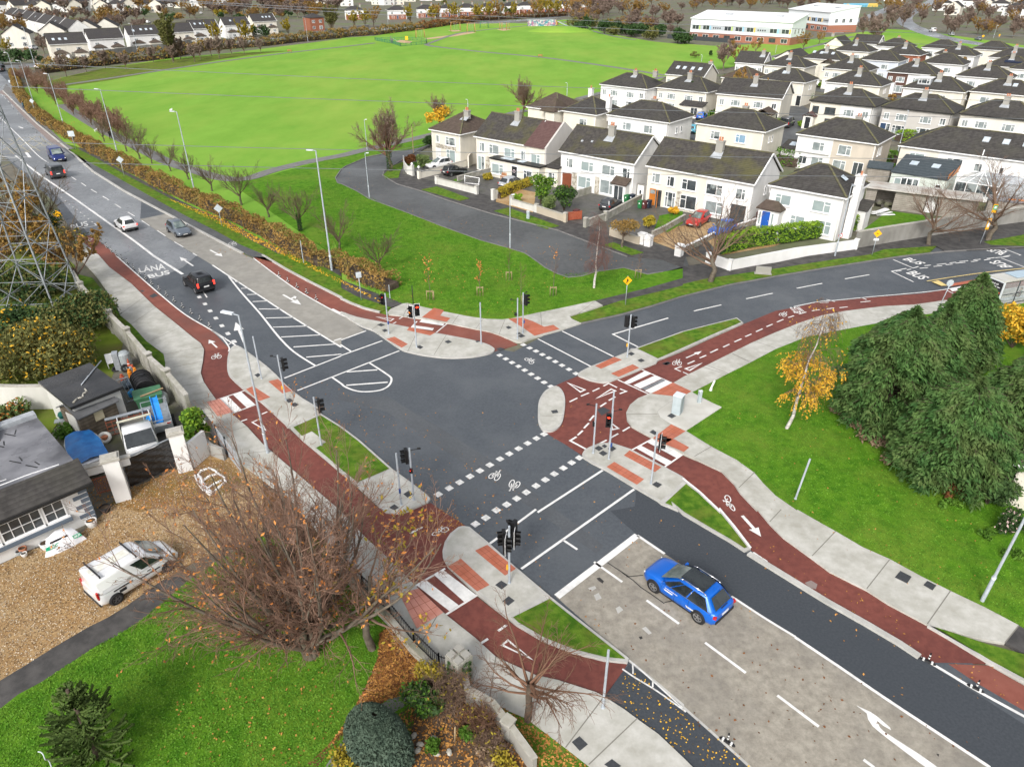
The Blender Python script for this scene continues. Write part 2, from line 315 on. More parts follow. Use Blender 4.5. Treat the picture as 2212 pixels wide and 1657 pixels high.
flat('cycle_track',Q('a 420 940 500 1010 700 1120 860 1210 1000 1290 1200 1400 1400 1500 1560 1590 1720 1657 d 1820 60 1760 15 1640 10 a 1580 1640 1400 1555 1200 1450 1000 1345 800 1238 600 1112 420 962'),.08,asph_street)
flat('cycle_track',Q('a -20 600 30 620 150 755 240 840 330 925 420 962 420 945 230 795 120 688 18 585'),.03,redpale)
bandq('kerb',Q('a 18 590 120 690 230 795 420 952 600 1112 800 1238 1000 1345 1200 1450 1400 1555 1570 1643'),.3,.13,conc_kerb,None,-.2)['kind']='structure'
bandq('kerb',Q('d 1700 0 1850 90 2000 170 2209 275 e 0 282 60 310 150 345 250 370'),.22,.16,conc_kerb,None,-.2)['kind']='structure'
for q in('b 600 930 490 978 360 1060 280 1105 268 1140 360 1195 530 1245 700 1305 980 1390 1200 1445 1400 1495 1700 1610 1850 1665','b 600 925 350 985 170 1020 30 1080 a 2209 1100 2172 1155 2185 1190 b 0 1195 100 1242 180 1292 400 1372 650 1470 900 1560 1090 1613 1190 1645 e 1250 30 1320 82 1400 122 1470 146 1560 136 1640 110 1830 82 1980 125 2080 108','e 1550 441 1800 386 2000 331 2209 266 f 0 266 300 191 600 136 900 86 1200 39 1400 9 c 1700 1632 2230 1602'):
 bandq('kerb',Q(q),.14,.13,tarpath_l,None,-.2)['kind']='structure'
bandq('kerb',Q('i 425 280 940 597 1190 738 1400 862 1530 948'),.32,.13,conc_kerb,None,-.2)['kind']='structure'
bandq('kerb',Q('i 1585 748 1720 826 1980 985 2230 1120'),.2,.13,conc_kerb,None,-.2)['kind']='structure'
# residential pavement and drives on the far side of the cul-de-sac
fp('b 600 930 490 978 360 1060 280 1105 268 1140 360 1195 530 1245 700 1305 980 1390 1200 1445 1400 1495 1700 1610 1850 1665 e 2080 30 2209 80 c 20 1662 200 1640 160 1560 b 2100 1600 1900 1560 1500 1440 1300 1380 1100 1310 860 1245 650 1190 500 1150 400 1130 390 1060 500 990',tarpath,.06)
fp('b 390 1060 500 990 620 1040 860 1080 1000 1110 1410 1200 1860 1280 2209 1370 c 0 1340 440 1440 560 1530 250 1640 200 1640 b 2100 1600 1900 1560 1500 1440 1300 1380 1100 1310 860 1245 650 1190 500 1150 400 1130',wetpave,.05)
for q in('b 1000 1310 1240 1380 1260 1250 1020 1200','b 2000 1560 c -100 1480 180 1440 470 1520 230 1640 160 1560 b 2209 1640'):flat('gravel_drive',Q(q),.07,gravel)
flat('gravel_drive',Q('c 300 1590 420 1480 560 1540 760 1520 600 1590 250 1650'),.075,gravel)
for q in('b 270 1140 330 1080 410 1050 400 1075 380 1120 370 1155 290 1160','b 520 1232 620 1212 830 1290 770 1305','b 990 1370 1080 1350 1410 1468 1330 1485','b 1700 1590 1760 1575 1955 1640 1880 1657'):flat('grass_verge',Q(q),.11,grass_verge)
for q in('b 470 1090 560 1065 600 1040 420 1060 430 1120','b 720 1170 850 1120 920 1120 760 1180','b 2060 1400 2209 1370 c 0 1450 -100 1510 b 2020 1500','c 1170 1490 1330 1370 1570 1400 1560 1455'):flat('front_lawn',Q(q),.075,grass)
# cottage side
flat('gravel_drive',Q('g -150 1180 0 1100 150 1010 340 890 560 760 700 690 830 610 1050 450 1300 300 1700 150 d 1700 1420 1480 1290 1360 1290 860 1500 700 1640 g 620 60 480 180 200 250 -150 420'),.0,gravel)
flat('gravel_drive',Q('d 720 1600 860 1505 1240 1360 1300 1310 1480 1330 1620 1480 1400 1560 1180 1590 900 1657'),.006,gravel_mossy)
flat('path',Q('g -150 1380 0 1285 120 1190 270 1110 440 1000 620 880 660 865 760 810 900 720 1070 590 1200 470 1160 420 1050 450 830 610 700 690 560 760 340 890 150 1010 0 1100 -150 1180'),.03,tarpath)
flat('lawn',Q('g -150 1380 0 1285 120 1190 270 1110 440 1000 620 880 660 865 760 810 900 720 1070 590 1200 470 1400 330 1700 160 h 0 200 140 520 330 730 560 960 720 1080 600 1160 400 1657 -100 1900 g -200 1900'),.05,grass)
flat('leaf_litter',Q('h -220 1640 -60 1500 60 1330 160 1150 240 960 250 800 330 735 560 965 700 1075 600 1160 520 1140 280 1220 60 1400 -80 1560 -150 1657'),.056,litter,.0)
flat('path',Q('h -180 1800 -100 1657 0 1500 150 1340 290 1215 520 1138 560 1150 440 1250 300 1330 60 1560 0 1800'),.064,tarpath_l,.0)
flat('flower_bed',Q('h 0 1657 440 1260 560 1150 700 1075 800 1092 880 1182 1200 1352 1590 1652 1800 1830 0 1830'),.056,soil,.0)
flat('grass_verge',Q('h 880 1184 960 1232 1080 1302 1200 1352 1330 1452 1450 1542 1590 1652 1750 1790 1300 1790 1160 1560 1080 1420'),.09,grass_verge)
# yard, wasteland under the pylon
flat('yard',Q('d 350 900 700 860 800 560 740 470 1250 1010 1230 1140 1130 1200 830 1420 640 1420 400 1200 200 1020'),.0,yardm)
flat('lawn',Q('d -600 640 0 620 0 900 400 900 400 1040 270 1240 -600 1500'),.02,grass_rough)
flat('rough_ground',Q('d -700 -100 300 -100 480 60 520 200 740 470 800 560 700 860 300 900 -700 920'),.01,grass_rough)
# red cycle tracks
red_se=flat('cycle_track',Q('e 1365 850 1440 815 1530 778 1600 812 1700 830 1790 802 1940 737 2050 682 2209 622 f 200 530 400 440 600 357 750 330 880 300 950 297 1200 272 1550 245 1720 215 1980 150 2209 100 2230 200 1950 245 1720 292 1500 322 1300 332 1060 362 900 392 750 442 600 502 450 567 300 642 150 717 0 792 e 2140 827 1990 900 1920 930 1868 972 1843 1022 1848 1072 1880 1114 1950 1154 2020 1189 2209 1292 f 100 1332 250 1402 330 1482 370 1542 480 1657 i 485 0 560 92 650 182 830 312 950 402 1190 522 1330 612 1500 702 1585 748 1720 824 1980 985 1620 980 1530 947 1400 862 1190 737 940 595 730 457 550 332 440 252 330 110 240 0 f 240 1657 110 1540 20 1470 e 2209 1440 2090 1375 1880 1260 1750 1220 1660 1222 1600 1252 1560 1292 1450 1220 1330 1150 1380 1000'),.012,redtrk,-.2)
red_ne=flat('cycle_track',Q('d 1640 12 1800 132 1960 242 2209 378 e 0 362 100 400 250 428 350 448 450 468 620 503 850 548 940 573 990 620 1140 573 1090 547 1020 517 960 497 830 472 690 442 520 414 400 397 310 387 250 372 150 347 60 312 0 284 d 2209 277 2000 172 1850 92 1720 2'),.012,redtrk_old,-.2)
red_sw=flat('cycle_track',Q('d 480 -130 640 0 710 80 850 185 1000 332 1150 452 1250 535 1300 572 1322 612 1315 682 1300 762 1320 822 1360 882 1400 937 1500 1027 1600 1112 1700 1222 1850 1352 2000 1482 2209 1660 h 150 172 300 312 480 492 680 682 870 832 1000 952 1260 1072 1400 1102 1650 1182 1700 1202 1820 1040 1850 992 1700 977 1500 927 1300 847 1130 747 870 550 690 370 655 300 665 220 700 160 760 110 830 110 810 100 700 30 580 -50 e 340 1640 240 1632 d 2209 1412 1960 1202 1700 962 1590 882 1520 822 1480 770 1475 700 1482 600 1370 482 1200 382 1050 262 900 132 760 2 620 -110'),.012,redtrk,-.2)
flat('cycle_track',Q('d 480 -130 640 0 710 80 850 185 1000 332 1150 452 1250 535 1300 572 1322 618 1482 600 1370 482 1200 382 1050 262 900 132 760 2 600 -130'),.018,redtrk_old,-.1)
flat('cycle_track',Q('i 1720 990 1980 1000 2260 1160 2260 1320 1900 1110'),.016,redtrk_old,-.1)
flat('road',Q('h 1860 995 1820 1040 1705 1200 1830 1292 1910 1352 2209 1602 i 60 1662 300 1900 600 1900 440 1657 0 1265 h 2040 1110'),.012,asph_new,-.2)
# islands
isl_ne=island('traffic_island',spline(Q('e 0 367 100 402 250 432 350 452 450 472 620 507 850 552 940 577 985 602 990 618 960 638 850 660 700 667 550 652 430 627 380 607 290 547 210 492 120 457 20 392'),3,True),.13,conc)
isl_e=island('traffic_island',spline(Q('e 1530 770 1620 720 1740 675 1850 628 1895 608 2050 682 1950 735 1870 770 1790 800 1720 825 1650 822 1570 797'),3,True),.13,conc)
isl_o=island('traffic_island',spline(Q('e 1335 870 1390 850 1430 880 1448 940 1440 1040 1420 1100 1370 1140 1310 1138 1280 1100 1272 1050 1276 960 1300 905'),4,True),.13,conc)
isl_s=island('traffic_island',Q('e 1558 1290 1575 1262 1610 1243 1670 1220 1750 1218 1870 1258 2090 1373 2209 1438 f 20 1470 e 2068 1612 2045 1592 1900 1507 1720 1397 1620 1347 1565 1312'),.13,conc)
isl_sw=island('traffic_island',spline(Q('d 1480 640 1500 600 1540 588 1620 640 1750 740 1860 850 1960 930 2082 1022 1882 1112 1840 1090 1700 962 1590 880 1520 820 1478 770 1472 700'),3,True),.13,conc)
isl_w=island('traffic_island',Q('e 335 1390 460 1480 560 1558 577 1580 560 1602 450 1650 h 440 8 370 24 290 18 240 -30 e 100 1490'),.13,conc)
isl_h=island('traffic_island',Q('h 760 112 790 107 830 112 950 212 1140 383 1350 560 1080 695 1060 690 880 542 690 370 658 310 655 270 670 210 705 155'),.13,conc)
flat('footpath',Q('d 1950 1180 2020 1147 2112 1216 2042 1257'),.16,conc)
flat('footpath',Q('l 1140 800 1160 770 1420 600 1510 590 1850 745 1460 1003 1290 935 1170 860'),.125,conc_new)
# tactile paving
def tactile(parent,q,z=.14,m=tact,nx=4,ny=2):
 P=Q(q);o=MB().poly(P,None,z).build('tactile_paving',m,parent)
 if len(P)==4:
  b=MB()
  L=lambda a,c,t:(a[0]+(c[0]-a[0])*t,a[1]+(c[1]-a[1])*t)
  for i in range(1,nx):b.strip([L(P[0],P[1],i/nx),L(P[3],P[2],i/nx)],.025,z+.004)
  for i in range(1,ny):b.strip([L(P[0],P[3],i/ny),L(P[1],P[2],i/ny)],.025,z+.005)
  b.build('joint',MT['joint tactile'],o)
mat('joint tactile',(.25,.085,.05),rough=.9)
for par,q,nx,ny in((isl_e,'l 445 290 660 190 745 222 512 323',4,2),(isl_e,'l 622 375 865 272 938 312 708 413',4,2),(isl_s,'l 830 1228 1183 1415 1110 1470 765 1285',6,2),(isl_s,'l 660 1355 990 1550 910 1610 575 1412',6,2),(isl_ne,'e 440 470 610 505 575 524 425 490',4,2),(isl_ne,'e 345 532 432 580 392 604 292 547',4,2),(isl_sw,'d 1640 852 1752 924 1680 950 1594 872',4,2),(isl_sw,'d 1800 806 1892 884 1830 900 1738 822',4,2),(isl_h,'h 690 370 775 320 960 490 880 532',3,5),(isl_h,'h 865 268 945 230 1130 385 1060 430',3,5)):tactile(par,q,nx=nx,ny=ny)
for par,q,nx,ny in((se_path,'l 1310 473 1515 572 1410 635 1070 598',4,3),(se_path,'l 1290 937 1450 1015 1200 1170 1090 1090',3,5),(se_path,'l 1205 1085 1330 1105 1490 1195 1430 1245 1200 1150',4,2),(sw_path,'d 1340 955 1425 933 1512 1020 1410 1048',4,4),(sw_path,'h 375 545 500 512 662 668 490 772',4,4),(ne_path,'e 600 345 665 360 640 395 706 411 682 436 522 406',4,4),(ne_path,'e 1080 415 1170 408 1235 430 1312 467 1372 455 1412 482 1250 526 1178 475',4,4)):tactile(par,q,.135,tact_p if par is sw_path else tact,nx,ny)
# joints and iron covers in the paving
def joints(parent,q,z=.121,w=.035):
 P=Q(q)
 b=MB()
 for i in range(0,len(P)-1,2):b.strip([P[i],P[i+1]],w,z)
 b.build('joint',joint,parent)
joints(se_path,'i 560 80 635 0 835 300 988 140 1188 512 1335 325 1578 742 1730 525 f 360 1510 465 1408 75 1305 188 1240 430 695 320 640 295 770 155 715 600 605 470 560 790 530 690 465 l 800 823 1140 823 1640 300 1900 380 1970 155 2180 245 f 1000 485 940 380 i 2080 862 2170 750',w=.05)
joints(se_path,'l 1140 800 1170 860 1170 860 1290 935 1140 800 1160 770 1160 770 1420 600',.124,.03)
joints(sw_path,'d 850 450 1010 340 960 565 1170 470 1065 645 1320 595 1070 740 1310 690 1110 860 1325 830 1210 960 1380 915 1280 1040 1480 1010 1380 1180 1600 1110 1440 1300 1760 1270 710 260 870 205 780 385 940 270',w=.04)
joints(sw_path,'h 1600 1650 1915 1350 1200 1352 1270 1075 490 910 620 690 150 480 310 330 1450 1540 1700 1210 960 1225 1000 950',w=.05)
joints(ne_path,'e 400 398 440 313 720 445 760 390 870 480 920 412 1020 515 1060 418 1300 515 1290 373 1490 415 1640 300',w=.04)
joints(isl_ne,'e 200 485 270 435 600 650 680 520 430 628 500 482',.138,.04);joints(isl_o,'e 1275 1050 1445 1040',.138,.03)
def covers(parent,qs,z):
 for q in qs:MB().poly(Q(q),None,z).build('access_cover',iron,parent)
covers(isl_s,('l 440 1205 487 1175 540 1207 490 1238','l 520 1180 550 1160 585 1182 555 1205','l 485 1258 535 1230 590 1262 538 1293','l 585 1210 635 1175 684 1210 632 1240','l 1075 1608 1125 1575 1192 1608 1142 1645'),.14)
covers(isl_e,('l 915 228 960 208 1003 232 955 250','l 810 155 850 135 890 155 850 178'),.14)
covers(isl_o,('e 1355 1012 1395 1005 1405 1025 1368 1030',),.14)
covers(isl_ne,('e 668 563 695 553 717 566 690 577','e 262 490 285 481 303 493 280 503','e 485 598 510 588 533 600 510 613','e 230 455 258 446 285 455 260 466','e 865 562 885 555 898 562 878 570'),.14)
covers(se_path,('l 1050 1025 1090 997 1135 1030 1110 1058','l 1245 845 1290 815 1348 845 1298 872','i 1368 440 1405 398 1478 436 1448 480','i 1553 490 1580 462 1637 492 1612 525'),.13)
covers(ne_path,('e 1062 470 1082 461 1105 472 1082 482','e 1142 525 1168 513 1192 528 1162 538','e 1130 510 1152 502 1165 512 1142 520'),.126)
covers(sw_path,('h 1490 1505 1540 1467 1595 1520 1542 1563','h 1700 1650 1750 1615 1810 1660 1760 1690'),.126)
covers(isl_sw,('d 1848 942 1880 932 1903 950 1870 962','d 1880 970 1910 958 1937 973 1905 988','d 1648 780 1672 768 1692 780 1668 796'),.14)
covers(isl_w,('e 402 1552 435 1530 465 1552 430 1575','e 310 1640 345 1617 375 1640 345 1657'),.14)
covers(isl_h,('h 995 490 1035 462 1078 488 1038 520','h 1043 595 1083 562 1123 592 1080 625'),.14)
covers(road,('e 1000 602 1030 594 1058 602 1030 622',),.02)
covers(red_se,('l 470 760 540 730 620 770 520 828','e 2080 698 2110 690 2135 697 2105 708','l 1190 250 1250 228 1290 240 1230 268'),.02);MB().poly(Q('i 790 465 830 450 872 475 862 508 820 497'),None,.02).build('access_cover',redpale,red_se)
covers(red_sw,('d 965 262 1000 243 1025 258 990 274','d 905 228 920 222 937 229 920 236'),.026)
# ---------------- road paint: every line, letter and symbol lies on its surface as a part of it
def lines(parent,q,w,z=.016,m=white,name='painted_line'):
 """pairs of points, one stripe each"""
 P=Q(q)
 for i in range(0,len(P)-1,2):MB().strip([P[i],P[i+1]],w,z).build(name,m,parent)
def oneline(parent,q,w,z=.016,m=white,name='painted_line',smooth=True):
 P=Q(q);MB().strip(spline(P,4)if smooth and len(P)>2 else P,w,z).build(name,m,parent)
def blocks(parent,q,dirp,w,l,z=.016,name='crossing_block'):
 """square blocks centred on points, turned along dirp"""
 P=Q(q);a,b=Q(dirp);ang=math.atan2(b[1]-a[1],b[0]-a[0]);u=Vector((math.cos(ang),math.sin(ang)));v=Vector((-u.y,u.x))
 for p in P:
  p=Vector(p);MB().poly([p-u*l/2-v*w/2,p+u*l/2-v*w/2,p+u*l/2+v*w/2,p-u*l/2+v*w/2],None,z).build(name,whiteworn,parent)
def shapes(parent,qs,z=.016,name='painted_shape',m=white):
 for q in qs:MB().poly(Q(q),None,z).build(name,m,parent)
def quadmap(P):
 """unit square to a ground quad: P = bottom-left, bottom-right, top-right, top-left"""
 a,b,c,d=[Vector(p)for p in P]
 return lambda u,v:a*(1-u)*(1-v)+b*u*(1-v)+c*u*v+d*(1-u)*v
_fc={}
def glyphs(text,bold=0):
 k=(text,bold)
 if k not in _fc:
  cu=bpy.data.curves.new('lettering','FONT');cu.body=text;cu.resolution_u=3;cu.offset=bold;cu.space_line=.85
  o=bpy.data.objects.new('lettering',cu);COL.objects.link(o);bpy.context.view_layer.update()
  me=o.evaluated_get(bpy.context.evaluated_depsgraph_get()).to_mesh()
  V=[v.co.copy()for v in me.vertices];F=[tuple(p.vertices)for p in me.polygons]
  bpy.data.objects.remove(o);bpy.data.curves.remove(cu)
  x0=min(v.x for v in V);x1=max(v.x for v in V);y0=min(v.y for v in V);y1=max(v.y for v in V)
  _fc[k]=([((v.x-x0)/(x1-x0),(v.y-y0)/(y1-y0))for v in V],F,(x1-x0)/(y1-y0))
 return _fc[k]
def ground_text(parent,text,q,z=.016,bold=.02,m=white,name='road_lettering'):
 V,F,_=glyphs(text,bold);f=quadmap(Q(q));b=MB();vs=[]
 for u,v in V:p=f(u,v);vs.append((p.x,p.y,z))
 b.add(vs,F);return b.build(name,m,parent)
def text_mesh(text,w,h,name,m,parent=None,bold=0):
 """lettering in the XZ plane facing -Y, centred"""
 V,F,_=glyphs(text,bold);b=MB();b.add([((u-.5)*w,0,(v-.5)*h)for u,v in V],F);return b.build(name,m,parent)
def bicycle(parent,q,z=.016,t=.055):
 f=quadmap(Q(q));b=MB()
 def st(pts):
  pp=[f(u,v)for u,v in pts];b.strip([(p.x,p.y)for p in pp],t,z)
 for cx in(.22,.78):st([(cx+.21*math.cos(a),.33+.31*math.sin(a))for a in np.linspace(0,2*math.pi,17)])
 st([(.22,.33),(.36,.75),(.66,.75),(.48,.33),(.22,.33)]);st([(.36,.75),(.48,.33)]);st([(.78,.33),(.64,.85),(.62,.97),(.74,.97)]);st([(.36,.75),(.33,.9)]);st([(.25,.9),(.42,.9)])
 b.build('bicycle_symbol',white,parent)
def arrow(parent,q,z=.016,w=.16,head=.55,hl=.38):
 """straight arrow from tail to tip"""
 a,b=[Vector(p)for p in Q(q)];d=(b-a);L=d.length;d.normalize();n=Vector((-d.y,d.x));k=b-d*L*hl
 MB().poly([a+n*w/2,a-n*w/2,k-n*w/2,k-n*head/2,b,k+n*head/2,k+n*w/2],None,z).build('direction_arrow',white,parent)
def yield_tri(parent,q,z=.018,w=.14):
 """give-way triangle outline with a thick base"""
 P=Q(q);b=MB();inn=[Vector(p)for p in inset(P,w)];P2=[tuple(p)for p in P]
 if sum(P2[i-1][0]*P2[i][1]-P2[i][0]*P2[i-1][1]for i in range(3))<0:P2=P2[::-1]
 for i in range(3):
  j=(i+1)%3;b.add([(*P2[i],z),(*P2[j],z),(*inn[j],z),(*inn[i],z)],[(0,1,2,3)])
 b.build('yield_triangle',white,parent)
 # crossing blocks
blocks(road,'e 628 1543 698 1503 766 1465 833 1427 897 1390 961 1353 1027 1314 1087 1281 1147 1247 1206 1213 1263 1181 1312 1154','e 628 1543 1147 1247',.42,.42)
blocks(road,'h 868 85 935 45 e 1003 1645 1070 1609 1135 1570 1197 1530 1260 1488 1320 1449 1378 1411 1437 1373 1491 1338 1540 1307','e 1070 1609 1437 1373',.42,.42)
blocks(road,'e 1025 644 1065 667 1105 691 1146 715 1187 740 1228 766 1270 792 1313 819 1356 846','e 1025 644 1356 846',.42,.42)
blocks(road,'e 1178 576 1219 597 1260 617 1301 639 1343 661 1385 685 1428 709 1473 735 1518 762','e 1178 576 1518 762',.42,.42)
# stop and crosswalk lines
lines(road,'e 1272 538 1622 720 1428 487 1762 653',.14)
oneline(road,'e 2115 403 1757 508 1920 590',.16,smooth=False)
lines(road,'e 1690 1388 1270 1660 e 1895 1510 h 1165 375',.15);lines(road,'h 1260 -10 950 220',.15);lines(road,'h 1435 188 1527 250',.14)
lines(cl,'h 1395 555 1915 158',.38,.018);lines(cl,'h 1915 158 2092 278',.16,.018);lines(cl,'h 1635 330 1818 460 1975 578 2185 730 i 145 852 408 1047 612 1193 880 1395 1170 1608 1240 1660',.14,.018)
oneline(cl,'i 315 552 525 690 730 815',.13,.02);oneline(cl,'i 728 818 1000 1000 1300 1205 1640 1430 1990 1660',.15,.02)
oneline(road,'i 1540 948 1700 1040 1900 1160 2230 1340',.15,.02)
MB().poly(Q('i 1123 1258 1215 1300 1265 1335 1340 1400 1348 1418 1300 1392 1255 1355 1275 1400 1300 1425 1400 1490 1540 1580 1680 1680 1600 1680 1420 1545 1290 1445 1230 1395 1200 1350 1190 1310'),None,.022).build('direction_arrow',white,cl)
for q in('h 1595 500 1640 485 1650 500 1620 520','h 1635 545 1665 530 1685 565 1650 580','h 1775 630 1800 615 1825 640 1790 665','h 1945 760 1970 748 2010 790 1990 800'):MB().poly(Q(q),None,.014).build('paint_scuff',conc_kerb,cl)
tar=mat('tar seam',(.035,.033,.032),rough=.7)
b=MB();[b.strip(Q(q),.06,.016)for q in('o 0 645 180 770 300 880 480 1000 690 1150','o 70 712 345 685','o 690 1130 870 1095','h 1700 320 1860 425')];b.build('tar_seam',tar,cl)
for q in('h 1650 435 1672 430 1700 455 1690 470 1665 452','h 1925 815 1945 810 1950 825 1935 832','i 1640 1570 1660 1572 1655 1590'):MB().poly(Q(q),None,.014).build('tar_patch',tar,cl)
# lower-left cycle-lane edge
oneline(road,'h 1818 1022 1900 1078 2050 1170 2230 1300',.08,.02,whiteworn);oneline(road,'h 1862 965 1960 1050 2209 1275',.07,.022,whiteworn);lines(road,'h 1885 985 1888 1055 2015 1095 2015 1140',.07,.024,whiteworn)
oneline(road,'h 1862 968 2040 1110 2209 1253 i 0 1265 215 1455 440 1660',.12,.016,conc_kerb,'edge_strip',False)
# north-west approach: hatched median, arrows, lane lines
oneline(road,'d 1480 135 1560 235 1680 370 1800 520 1900 620 2042 712',.17);oneline(road,'d 1375 60 1480 130 1700 272 1900 402 2209 592',.17)
lines(road,'d 1520 165 1545 173 1560 212 1602 210 1600 252 1665 249 1635 297 1730 293 1675 345 1815 345 1720 403 1900 399 1768 462 1992 455 1820 526 2078 512 1900 590 2170 572 1982 656 2209 637',.15)
lines(road,'d 1840 792 e 0 648 d 1925 872 e 375 615 e 0 645 265 550 e 0 545 160 486 d 2160 550 2209 535 e -5 575 65 620',.15)
oneline(road,'d 2150 787 2209 828 e 20 845 80 870 150 880 250 870 305 842 325 800 300 770 180 692',.16);lines(road,'e 35 752 233 738 32 838 300 818',.17)
lines(road,'d 990 -2 1183 120',.3);oneline(road,'a 100 1010 250 1128 340 1190 500 1300 700 1442 870 1562 1000 1662',.28,.018);oneline(road,'a -20 745 130 890 205 968 260 1020 320 1060 420 1135',.15,.018)
lines(road,'a 400 1105 435 1126 460 1145 493 1167 525 1185 557 1207 590 1228 627 1250 665 1272 705 1297 742 1322 785 1348 828 1375 872 1402 918 1430 967 1463 1018 1494 1072 1530 1128 1567 1186 1601 1248 1640 1275 1657',.13,.018)
blocks(road,'d 1290 268 1327 312 1360 357 1397 404 1436 453 1475 504 1515 555','d 1290 268 1515 555',.35,.6,name='lane_block');lines(road,'d 1255 218 1263 238 1308 222 1340 270',.12)
blocks(road,'a 397 1280 423 1303 449 1324 474 1343 497 1358 523 1378 547 1398 572 1418 597 1438','a 397 1280 597 1438',.15,.4,name='lane_block')
ground_text(road,'LÁNA','d 905 108 1075 88 1060 38 892 75');ground_text(road,'BUS','d 968 148 1102 118 1092 92 952 125');ground_text(road,'BUS','a 462 1482 575 1462 562 1432 452 1460')
oneline(road,'a 450 1492 625 1462 612 1448',.15,smooth=False)
arrow(road,'d 1250 66 1162 8',w=.18,head=.7);arrow(road,'a 1360 1620 1440 1662',w=.2,head=.8);arrow(road,'d 1832 252 1950 318',.018,w=.2,head=.75,hl=.4)
shapes(road,('d 1870 282 1882 275 1905 263 1895 258 1920 265 1912 280 1903 273 1885 283',),.02,'turn_arrow')
arrow(road,'d 1580 560 1525 430',.018,w=.2,head=.85,hl=.4)
oneline(road,'a 0 1012 60 1020 130 1020 190 1018',.2,.018);shapes(road,('a 160 990 178 988 205 1022 185 1022',),.02,'turn_arrow');arrow(road,'a 120 820 150 835',w=.2,head=.7)
yb=MB()
for q in('a 0 905 250 885','a 0 940 290 912','a 0 975 330 940','a 20 1000 330 968','a 0 905 90 1000','a 60 900 190 988','a 120 895 260 980','a 190 890 320 965','a 250 885 335 945','a 0 985 130 895','a 60 995 230 888','a 160 990 290 912'):yb.strip(Q(q),.13,.017)
yb.build('box_junction_hatching',mat('faded yellow paint',(.5,.44,.28),(.38,.35,.26),3,.6),road)
lines(road,'a 10 610 20 622 28 632 38 644 50 655 62 668 72 680 84 692',.1,.034)
# cycle track edge lines
oneline(red_sw,'d 752 0 900 132 1050 262 1200 382 1370 482 1525 580',.13,.026);oneline(red_sw,'d 1370 484 1440 535 1482 592 1480 620',.12,.026);lines(red_sw,'d 1440 540 1460 530 1480 575 1505 560',.12,.026)
oneline(red_ne,'d 1640 16 1800 136 1960 246 2209 385 e 0 372',.13,.03);lines(red_ne,'d 2150 345 2209 375',.2,.03)
oneline(red_se,'f 0 1448 20 1466 110 1538 235 1657 i 240 0 330 108 438 250',.14,.14,smooth=False);lines(red_se,'i 455 270 545 330',.16,.024)
oneline(red_se,'f 720 330 880 298 1000 288 1200 268 1560 236 1720 215 1850 190',.12,.024);lines(red_se,'f 885 305 945 302 1155 270 1190 285 930 283 985 298',.12,.024)
lines(red_se,'f 32 700 78 680 110 662 152 645 178 628 228 605 262 592 302 573 335 558 380 538 405 524 445 507 475 492 517 473 542 460 582 443 610 430 652 412 682 401 720 389 752 378 800 365 836 357 886 349 930 345 980 339 1015 337 1068 331 1150 301 1215 294',.13,.024)
lines(red_se,'l 420 558 498 522 292 612 380 575 165 675 252 632 600 660 675 618 505 728 572 684 437 825 387 883 380 910 325 967 312 993 255 1045 835 952 755 1000 705 1027 620 1075 578 1098 498 1138',.13,.024)
oneline(red_se,'l 540 500 600 470 692 516',.13,.024,smooth=False);oneline(red_se,'l 725 530 795 558 720 585',.13,.024,smooth=False);oneline(red_se,'l 242 1062 172 1105 355 1203',.15,.024,smooth=False)
oneline(red_se,'l 1410 282 1335 308 1400 338',.12,.024,smooth=False);lines(red_se,'l 1425 345 1500 380',.12,.024)
for q in('l 130 455 352 540 285 572','l 448 643 692 553 625 525','l 610 890 725 972 630 990','l 1645 240 1500 333 1435 305'):yield_tri(red_se,q)
arrow(red_se,'l 1457 187 1632 112',w=.12,head=.45);bicycle(red_se,'l 1300 265 1400 275 1420 205 1325 195',.024);bicycle(red_se,'f 618 385 660 398 690 368 645 358',.024,.06);ground_text(red_se,'SLOW','f 722 372 808 372 752 330 690 333',.024)
bicycle(red_se,'f 345 1655 300 1545 245 1560 300 1640',.024,.06);arrow(red_se,'i 385 32 508 168',.024,w=.2,head=.62)
# zebras on the cycle tracks
def zebra(parent,rails,bars,z=.03):
 lines(parent,rails,.12,z,name='zebra_rail');shapes(parent,bars,z+.004,'zebra_stripe')
zebra(red_se,'l 700 430 1050 593 960 315 1310 470',('l 765 460 1000 335 1070 365 830 475','l 872 492 1110 385 1185 420 950 530','l 1000 552 1240 435 1310 470 1065 585'))
zebra(red_se,'l 855 1210 1085 1085 1212 1402 1425 1255',('l 900 1187 955 1160 1295 1335 1240 1380','l 1020 1120 1085 1090 1420 1255 1355 1300'))
MB().poly(Q('l 957 530 1200 420 1235 440 1000 545'),None,.031).build('resurfaced_patch',asph_old,red_se)
zebra(red_sw,'d 1405 932 1582 874 1500 1022 1655 964',('d 1420 930 1478 912 1565 998 1505 1018','d 1510 902 1562 882 1650 962 1598 985'))
zebra(red_sw,'h 478 487 672 374 668 678 880 545',('h 490 485 548 450 760 612 700 650','h 605 420 662 385 872 545 795 590'))
zebra(red_ne,'e 455 462 490 425 615 497 685 440',('e 520 415 665 440 660 455 505 430','e 460 450 600 470 590 485 450 465'))
zebra(red_se,'j 1385 678 1525 748',('j 1410 660 1870 580 1870 598 1440 690','j 1480 725 1820 655 1830 672 1530 740'))
yield_tri(red_sw,'d 1725 1135 1625 1078 1685 1052',.024,.1);yield_tri(red_sw,'h 1245 968 1030 870 1078 830',.024,.1);yield_tri(red_sw,'a 555 1540 580 1565 600 1548',.026,.08);yield_tri(red_ne,'e 220 395 345 408 320 425',.03,.1)
lines(red_sw,'d 1550 1075 1600 1058 1695 1025 1730 1010 h 445 147 525 105 890 865 950 828 1015 778 1070 738',.13,.024);lines(red_ne,'e 335 440 355 430 375 410 400 394',.12,.03)
